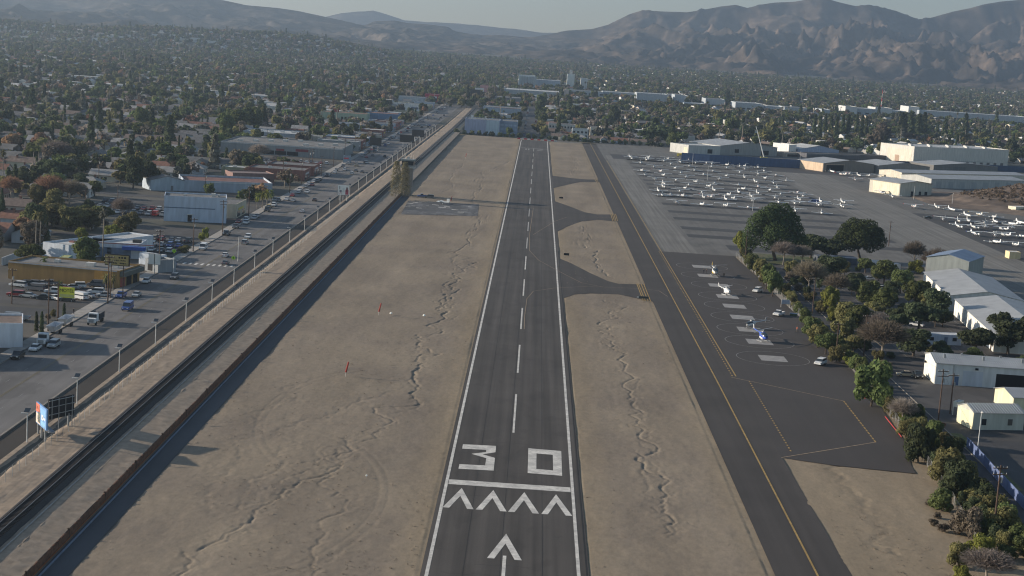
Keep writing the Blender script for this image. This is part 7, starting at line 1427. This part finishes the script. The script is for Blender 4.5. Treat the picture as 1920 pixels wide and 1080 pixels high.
for u, v, c, l, lab in ((1319, 513, (.03, .03, .035), (.03, .03, .04), 'person in dark clothes left of the yellow and white helicopter'), (1324, 513, (.05, .03, .03), (.04, .04, .05), 'second person in dark clothes close to the yellow and white helicopter'), (1357, 520, (.02, .02, .022), (.02, .02, .025), 'person in black standing right of the yellow and white helicopter'), (138, 590, (.02, .02, .022), (.02, .02, .03), 'person in black crossing the side street by the motel'), (1494, 623, (.35, .10, .06), (.10, .09, .08), 'person in a reddish top at the heliport fence')):
    person(lab, P(u, v), R(rng.uniform(0, 360)), c, l)
# ================================================================ the town: houses and trees
M_HWALL = mat('house_wall', (.5, .5, .5), .85, var=.12, scale=.5, objcol=True)
HROOF = [M_BROWNR, M_GREYR, M_REDR, M_TAR, mat('pale_shingle', (.27, .26, .25), .9, var=.2, scale=.6)]
HWC = [(.55, .52, .46), (.60, .59, .57), (.45, .40, .33), (.50, .42, .36), (.40, .43, .46), (.56, .50, .38), (.35, .34, .33)]
HWN = ['cream', 'white', 'tan', 'pinkish', 'blue-grey', 'yellowish', 'grey']; HRN = ['brown', 'dark grey', 'red', 'flat grey', 'pale grey']
def house_geo(w, d, h, style, rm):
    """walls and roof as two builders, centred on the plot"""
    a = MB(); a.b2((-w/2, -d/2, -.5), (w/2, d/2, h)); r = MB(); o = .5; k = d*.23
    if style == 'hip':
        r.add([(-w/2 - o, -d/2 - o, h), (w/2 + o, -d/2 - o, h), (w/2 + o, d/2 + o, h), (-w/2 - o, d/2 + o, h), (-w/2 + d*.45, 0, h + k), (w/2 - d*.45, 0, h + k)], [(0, 1, 5, 4), (1, 2, 5), (2, 3, 4, 5), (3, 0, 4), (3, 2, 1, 0)])
    else:
        a.add([(-w/2, -d/2, h), (-w/2, d/2, h), (-w/2, 0, h + k), (w/2, -d/2, h), (w/2, d/2, h), (w/2, 0, h + k)], [(0, 2, 1), (3, 4, 5)])
        r.add([(-w/2 - o, -d/2 - o, h - .25), (w/2 + o, -d/2 - o, h - .25), (w/2 + o, 0, h + k + .1), (-w/2 - o, 0, h + k + .1), (-w/2 - o, d/2 + o, h - .25), (w/2 + o, d/2 + o, h - .25)], [(0, 1, 2, 3), (3, 2, 5, 4)])
        r.add([(-w/2 - o, -d/2 - o, h - .4), (w/2 + o, -d/2 - o, h - .4), (w/2 + o, -d/2 - o, h - .25), (-w/2 - o, -d/2 - o, h - .25)], [(0, 1, 2, 3)])
    if style == 'ell':
        a.b2((w*.08, -d/2 - 4, -.5), (w*.42, -d/2, h)); a.add([(w*.08, -d/2 - 4, h), (w*.42, -d/2 - 4, h), (w*.25, -d/2 - 4, h + k*.8)], [(0, 1, 2)])
        r.add([(w*.05, -d/2 - 4.4, h - .2), (w*.25, -d/2 - 4.4, h + k*.8 + .1), (w*.25, 0, h + k*.8 + .1), (w*.05, 0, h - .2), (w*.45, -d/2 - 4.4, h - .2), (w*.45, 0, h - .2)], [(0, 1, 2, 3), (1, 4, 5, 2)])
    return a, r
HV = []
for i in range(10):
    q = random.Random(900 + i); w, d, h = q.uniform(11, 16), q.uniform(8.5, 11), q.uniform(2.8, 3.3); st = ['gable', 'hip', 'ell'][i % 3]; rm = HROOF[i % 5]
    a, r = house_geo(w, d, h, st, rm); dr = MB(); dr.b2((-.5, -d/2 - .06, 0), (.5, -d/2, 2.1)); ch = MB(); ch.b2((w*.2, .6, h), (w*.2 + .8, 1.4, h + d*.23 + .9)); wn = []
    for x in (-w*.36, -w*.18, w*.14 if st != 'ell' else -w*.28):
        z = MB(); z.b2((x - .7, -d/2 - .05, .95), (x + .7, -d/2, 2.1)); wn.append(z)
    for y in (-d*.2, d*.15):
        z = MB(); z.b2((-w/2 - .05, y - .6, .95), (-w/2, y + .6, 2.1)); wn.append(z)
    full = [('walls', a.mesh('walls', M_HWALL)), ('roof', r.mesh('roof', rm), [('chimney', ch.mesh('chimney', M_REDR))]), ('door', dr.mesh('door', wm((.16, .10, .08))))] + [('window', z.mesh('window', M_GLASS)) for z in wn]
    one = MB(); one.add(a.v, a.f, M_HWALL); one.add(r.v, r.f, rm)
    for z in wn: one.add(z.v, z.f, M_GLASS)
    HV.append((full, one.mesh('house'), w, d, i % 5))
LOTS = [(-172, 410, -110, 450), (-188, 900, -110, 1042), (-155, 512, -110, 602), (-184, 612, -110, 700), (-140, 320, -110, 400), (-112, 150, -60, 1900), (-14, 1400, 4, 2080), (-75, 150, 236, 1408), (80, 150, 240, 660), (210, 560, 480, 1130), (120, 1300, 480, 1500)]
SIDE = [404, 560, 705, 855, 1010, 1190, 1380]
def blocked(x, y, m=4.0):
    for x0, y0, x1, y1 in LOTS:
        if x0 - m < x < x1 + m and y0 - m < y < y1 + m: return True
    for x0, y0, x1, y1 in RES:
        if x0 - m < x < x1 + m and y0 - m < y < y1 + m: return True
    return False
def seen(x, y, pad=70):
    u, v = proj((x, y, H(x, y) + 3)); return -pad < u < 1920 + pad and v < 1140
houses = []
# western town
y = 430.0
while y < 5000:
    for side in (0, 1):
        yy = y + side*33; x = -126.0 - rng.uniform(0, 6)
        while x > -.36*yy - 60:
            if seen(x, yy) and not blocked(x, yy, 7): houses.append((x, yy + rng.uniform(-3, 3), R(rng.choice([0, 0, 90, 180]) + rng.uniform(-4, 4))))
            x -= rng.uniform(15.5, 20) if yy < 1800 else rng.uniform(18, 30)
    y += 74 if y < 1800 else 95
y = 1425.0
while y < 5200:                                      # northern and eastern town
    for side in (0, 1):
        yy = y + side*34; x = -58.0 + rng.uniform(0, 6)
        while x < .36*yy + 60:
            if seen(x, yy) and not blocked(x, yy, 7): houses.append((x, yy + rng.uniform(-4, 4), R(rng.choice([0, 0, 90, 180]) + rng.uniform(-8, 8) + 31*(x > 120))))
            x += rng.uniform(16, 22) if yy < 2000 else rng.uniform(20, 34)
    y += 76 if y < 2000 else 100
houses.sort(key=lambda q: q[1])
far_h = houses[300:]
for i, (x, y, rz) in enumerate(houses[:300]):
    k = rng.randrange(10); wc = rng.randrange(len(HWC)); full, one, w, d, ri = HV[k]; s = rng.uniform(.9, 1.1)
    if y < 900: o = inst(full, 'house', (x, y, H(x, y)), rz, HWC[wc], s)
    else: o = single('house', one, (x, y, H(x, y)), rz, HWC[wc], s)
    later(o, '%s house with %s roof' % (HWN[wc], HRN[ri]), 'house', 'houses of the town', (x, y, H(x, y) + 3))
def far_houses():
    V, C = [], []; rc = np.array([(.16, .12, .10), (.14, .135, .135), (.20, .10, .07), (.30, .29, .28), (.42, .41, .40)]); wc = np.array(HWC)
    F = [((0, 1, 5, 4), 0), ((1, 2, 6, 5), 0), ((3, 0, 4, 7), 0), ((4, 5, 9, 8), 1), ((6, 7, 8, 9), 1), ((5, 6, 9, 9), 0), ((7, 4, 8, 8), 0)]
    for (x, y, rz) in far_h:
        big = rng.random() < .09; w = rng.uniform(9, 15)/2*(2.6 if big else 1); d = rng.uniform(7, 11)/2*(1.8 if big else 1); h = rng.uniform(2.8, 3.4) + (3 if big or rng.random() < (.35 if x > 0 else .12) else 0); k = 0.05 if big else d*.45; z = H(x, y) - .3; c, s = math.cos(rz), math.sin(rz)
        p = [(-w, -d, 0), (w, -d, 0), (w, d, 0), (-w, d, 0), (-w, -d, h), (w, -d, h), (w, d, h), (-w, d, h), (-w*.85, 0, h + k), (w*.85, 0, h + k)]
        p = [(x + a*c - b_*s, y + a*s + b_*c, z + q) for a, b_, q in p]; cw = wc[rng.randrange(len(wc))] if not big else np.array((.62, .61, .58)); cr = rc[rng.randrange(5)] if not big else rc[4]
        for f, t in F: V.append([p[i] for i in f]); C.append(cr if t else cw)
    m = bpy.data.materials.new('far_house_paint'); m.use_nodes = True; t = m.node_tree; at = t.nodes.new('ShaderNodeVertexColor'); at.layer_name = 'paint'; t.links.new(at.outputs[0], t.nodes['Principled BSDF'].inputs['Base Color']); t.nodes['Principled BSDF'].inputs['Roughness'].default_value = .9
    me = soup('far_houses', np.array(V), m); at = me.color_attributes.new('paint', 'FLOAT_COLOR', 'CORNER'); cc = np.repeat(np.concatenate([np.array(C), np.ones((len(C), 1))], 1), 4, 0).astype(np.float32); at.data.foreach_set('color', cc.ravel())
    o = bpy.data.objects.new('far_houses', me); COL.objects.link(o); tag(o, 'far mass of house roofs and walls towards the mountains', 'houses', kind='stuff')
far_houses()
# ---- trees
hx_ = {}
for (x, y, rz) in houses: hx_.setdefault((int(x//20), int(y//20)), []).append((x, y))
def on_house(x, y):
    for i in (-1, 0, 1):
        for j in (-1, 0, 1):
            for a, b_ in hx_.get((int(x//20) + i, int(y//20) + j), ()):
                if abs(x - a) < 7.0 and abs(y - b_) < 6.5: return True
    return False
KINDS_ = ['round', 'spread', 'bush', 'bare', 'conifer', 'cypress', 'palm', 'lowpalm']; KP = [.50, .16, .12, .14, .018, .018, .032, .012]
TK = {'round': ['green', 'green', 'dark', 'dark', 'olive', 'olive', 'grey', 'bright', 'brown'], 'spread': ['green', 'dark', 'olive', 'grey'], 'bush': ['green', 'dark', 'olive', 'olive', 'brown'], 'bare': ['brown', 'mauve', 'mauve', 'brown', 'mauve', 'orange'], 'conifer': ['dark', 'dark', 'grey'], 'cypress': ['dark'], 'palm': ['green', 'grey', 'olive'], 'lowpalm': ['green', 'olive']}
pts = []
def scatter(y0, y1, xl, xr, area):
    n = int(abs(xr((y0 + y1)/2) - xl((y0 + y1)/2))*(y1 - y0)/area)
    for _ in range(n):
        y = rng.uniform(y0, y1); x = rng.uniform(xl(y), xr(y))
        if not seen(x, y, 40) or blocked(x, y, 1.5): continue
        if y < 2600 and on_house(x, y): continue
        if y < 1500 and any(abs(y - s) < 6 for s in SIDE) and x < 0: continue
        pts.append((x, y))
for y0 in range(380, 1500, 80): scatter(y0, y0 + 80, lambda y: -.36*y - 60, lambda y: -117, 130)
for y0 in range(1500, 5200, 100): scatter(y0, y0 + 100, lambda y: -.36*y - 60, lambda y: -116, 185 if y0 < 2600 else 250)
for y0 in range(1415, 5200, 100): scatter(y0, y0 + 100, lambda y: -60 if y < 1900 else -130, lambda y: .36*y + 60, 235 if y0 < 2600 else 240)
for y0 in range(1410, 2200, 100): scatter(y0, y0 + 100, lambda y: -58, lambda y: .36*y, 500)
for _ in range(700):                                  # the knolls are wooded
    kx, ky, sx, sy, h = rng.choice(KNOLLS); x, y = rng.gauss(kx, sx*.7), rng.gauss(ky, sy*.7); pts.append((x, y))
pts.sort(key=lambda q: q[1])
left = {k: 300 for k in KINDS_}
for o in COL.objects:
    if o.parent is None:
        for k in KINDS_:
            if o.name.split('.')[0] == NAMES[k]: left[k] -= 1
mass = []
for x, y in pts:
    kind = rng.choices(KINDS_, KP)[0]; tint = rng.choice(TK[kind]); sc = rng.uniform(.65, 1.4)*(1.0 if y < 1500 else 1.12)
    if kind == 'bush': sc *= 1.1
    if left[kind] > 0 and y < 2300:
        left[kind] -= 1; plant(kind, tint, (x, y, H(x, y)), sc, sc*rng.uniform(.85, 1.2), y < 640, 'trees of the western town' if x < -60 else 'trees of the northern town')
    else: mass.append((x, y, kind, tint, sc))
def far_trees():
    pc = bpy.data.collections.new('tree_kinds'); names = []; lm = {}
    def tint_mat(t):
        if t not in lm:
            m = M_LEAF.copy(); m.name = 'leaves_' + t; n = m.node_tree
            hs = [q for q in n.nodes if q.type == 'HUE_SAT'][0]
            for l in list(n.links):
                if l.to_socket == hs.inputs['Color']: n.links.remove(l)
            hs.inputs['Color'].default_value = (*TINT[t], 1); lm[t] = m
        return lm[t]
    for k in KINDS_:
        for t in sorted(set(TK[k])):
            for vi, me in enumerate(KIND[k]['far'][:2]):
                c = me.copy()
                for i, m in enumerate(c.materials):
                    if m == M_LEAF: c.materials[i] = tint_mat(t)
                nm = 'k%03d' % len(names); o = bpy.data.objects.new(nm, c); pc.objects.link(o); names.append((k, t))
    idx = {}
    for i, kt in enumerate(names): idx.setdefault(kt, []).append(i)
    n = len(mass); me = bpy.data.meshes.new('far_trees'); me.vertices.add(n)
    me.vertices.foreach_set('co', np.array([(x, y, H(x, y) - .1) for x, y, *_ in mass], np.float32).ravel())
    a = me.attributes.new('kind', 'INT', 'POINT'); a.data.foreach_set('value', np.array([rng.choice(idx[(k, t)]) for _, _, k, t, _ in mass], np.int32))
    a = me.attributes.new('size', 'FLOAT', 'POINT'); a.data.foreach_set('value', np.array([m[4] for m in mass], np.float32))
    a = me.attributes.new('turn', 'FLOAT', 'POINT'); a.data.foreach_set('value', npr.uniform(0, 6.28, n).astype(np.float32)); me.update()
    o = bpy.data.objects.new('far_trees', me); COL.objects.link(o); tag(o, 'far mass of tree crowns spreading over the valley to the mountains', 'trees', kind='stuff')
    ng = bpy.data.node_groups.new('far_trees', 'GeometryNodeTree'); ng.interface.new_socket('Geometry', in_out='INPUT', socket_type='NodeSocketGeometry'); ng.interface.new_socket('Geometry', in_out='OUTPUT', socket_type='NodeSocketGeometry')
    N = ng.nodes; gi, go = N.new('NodeGroupInput'), N.new('NodeGroupOutput'); ip = N.new('GeometryNodeInstanceOnPoints'); ci = N.new('GeometryNodeCollectionInfo'); ci.inputs['Collection'].default_value = pc; ci.inputs['Separate Children'].default_value = True; ci.inputs['Reset Children'].default_value = True
    ip.inputs['Pick Instance'].default_value = True
    def att(nm, ty):
        q = N.new('GeometryNodeInputNamedAttribute'); q.data_type = ty; q.inputs['Name'].default_value = nm; return [s for s in q.outputs if s.enabled and s.name == 'Attribute'][0]
    cx = N.new('ShaderNodeCombineXYZ'); er = N.new('FunctionNodeEulerToRotation'); L = ng.links
    L.new(att('turn', 'FLOAT'), cx.inputs['Z']); L.new(cx.outputs[0], er.inputs[0]); L.new(er.outputs[0], ip.inputs['Rotation']); L.new(gi.outputs[0], ip.inputs['Points']); L.new(ci.outputs[0], ip.inputs['Instance'])
    L.new(att('kind', 'INT'), ip.inputs['Instance Index']); L.new(att('size', 'FLOAT'), ip.inputs['Scale']); L.new(ip.outputs[0], go.inputs[0])
    md = o.modifiers.new('trees', 'NODES'); md.node_group = ng
    print('far trees', n, 'houses', len(houses))
far_trees()

weeds()
# ---------------------------------------------------------------- the air
def haze():
    b = MB(); b.b2((-8800, -500, -4), (8800, 18000, 1050)); o = b.build('haze')
    m = bpy.data.materials.new('haze_air'); m.use_nodes = True; t = m.node_tree; t.nodes.clear()
    out = t.nodes.new('ShaderNodeOutputMaterial'); v = t.nodes.new('ShaderNodeVolumePrincipled')
    v.inputs['Color'].default_value = (.61, .78, 1.0, 1); v.inputs['Density'].default_value = HAZE; v.inputs['Anisotropy'].default_value = .55
    t.links.new(v.outputs[0], out.inputs['Volume']); o.data.materials.append(m); tag(o, kind='stuff')
HAZE = 9.5e-5
haze()
finish_labels()
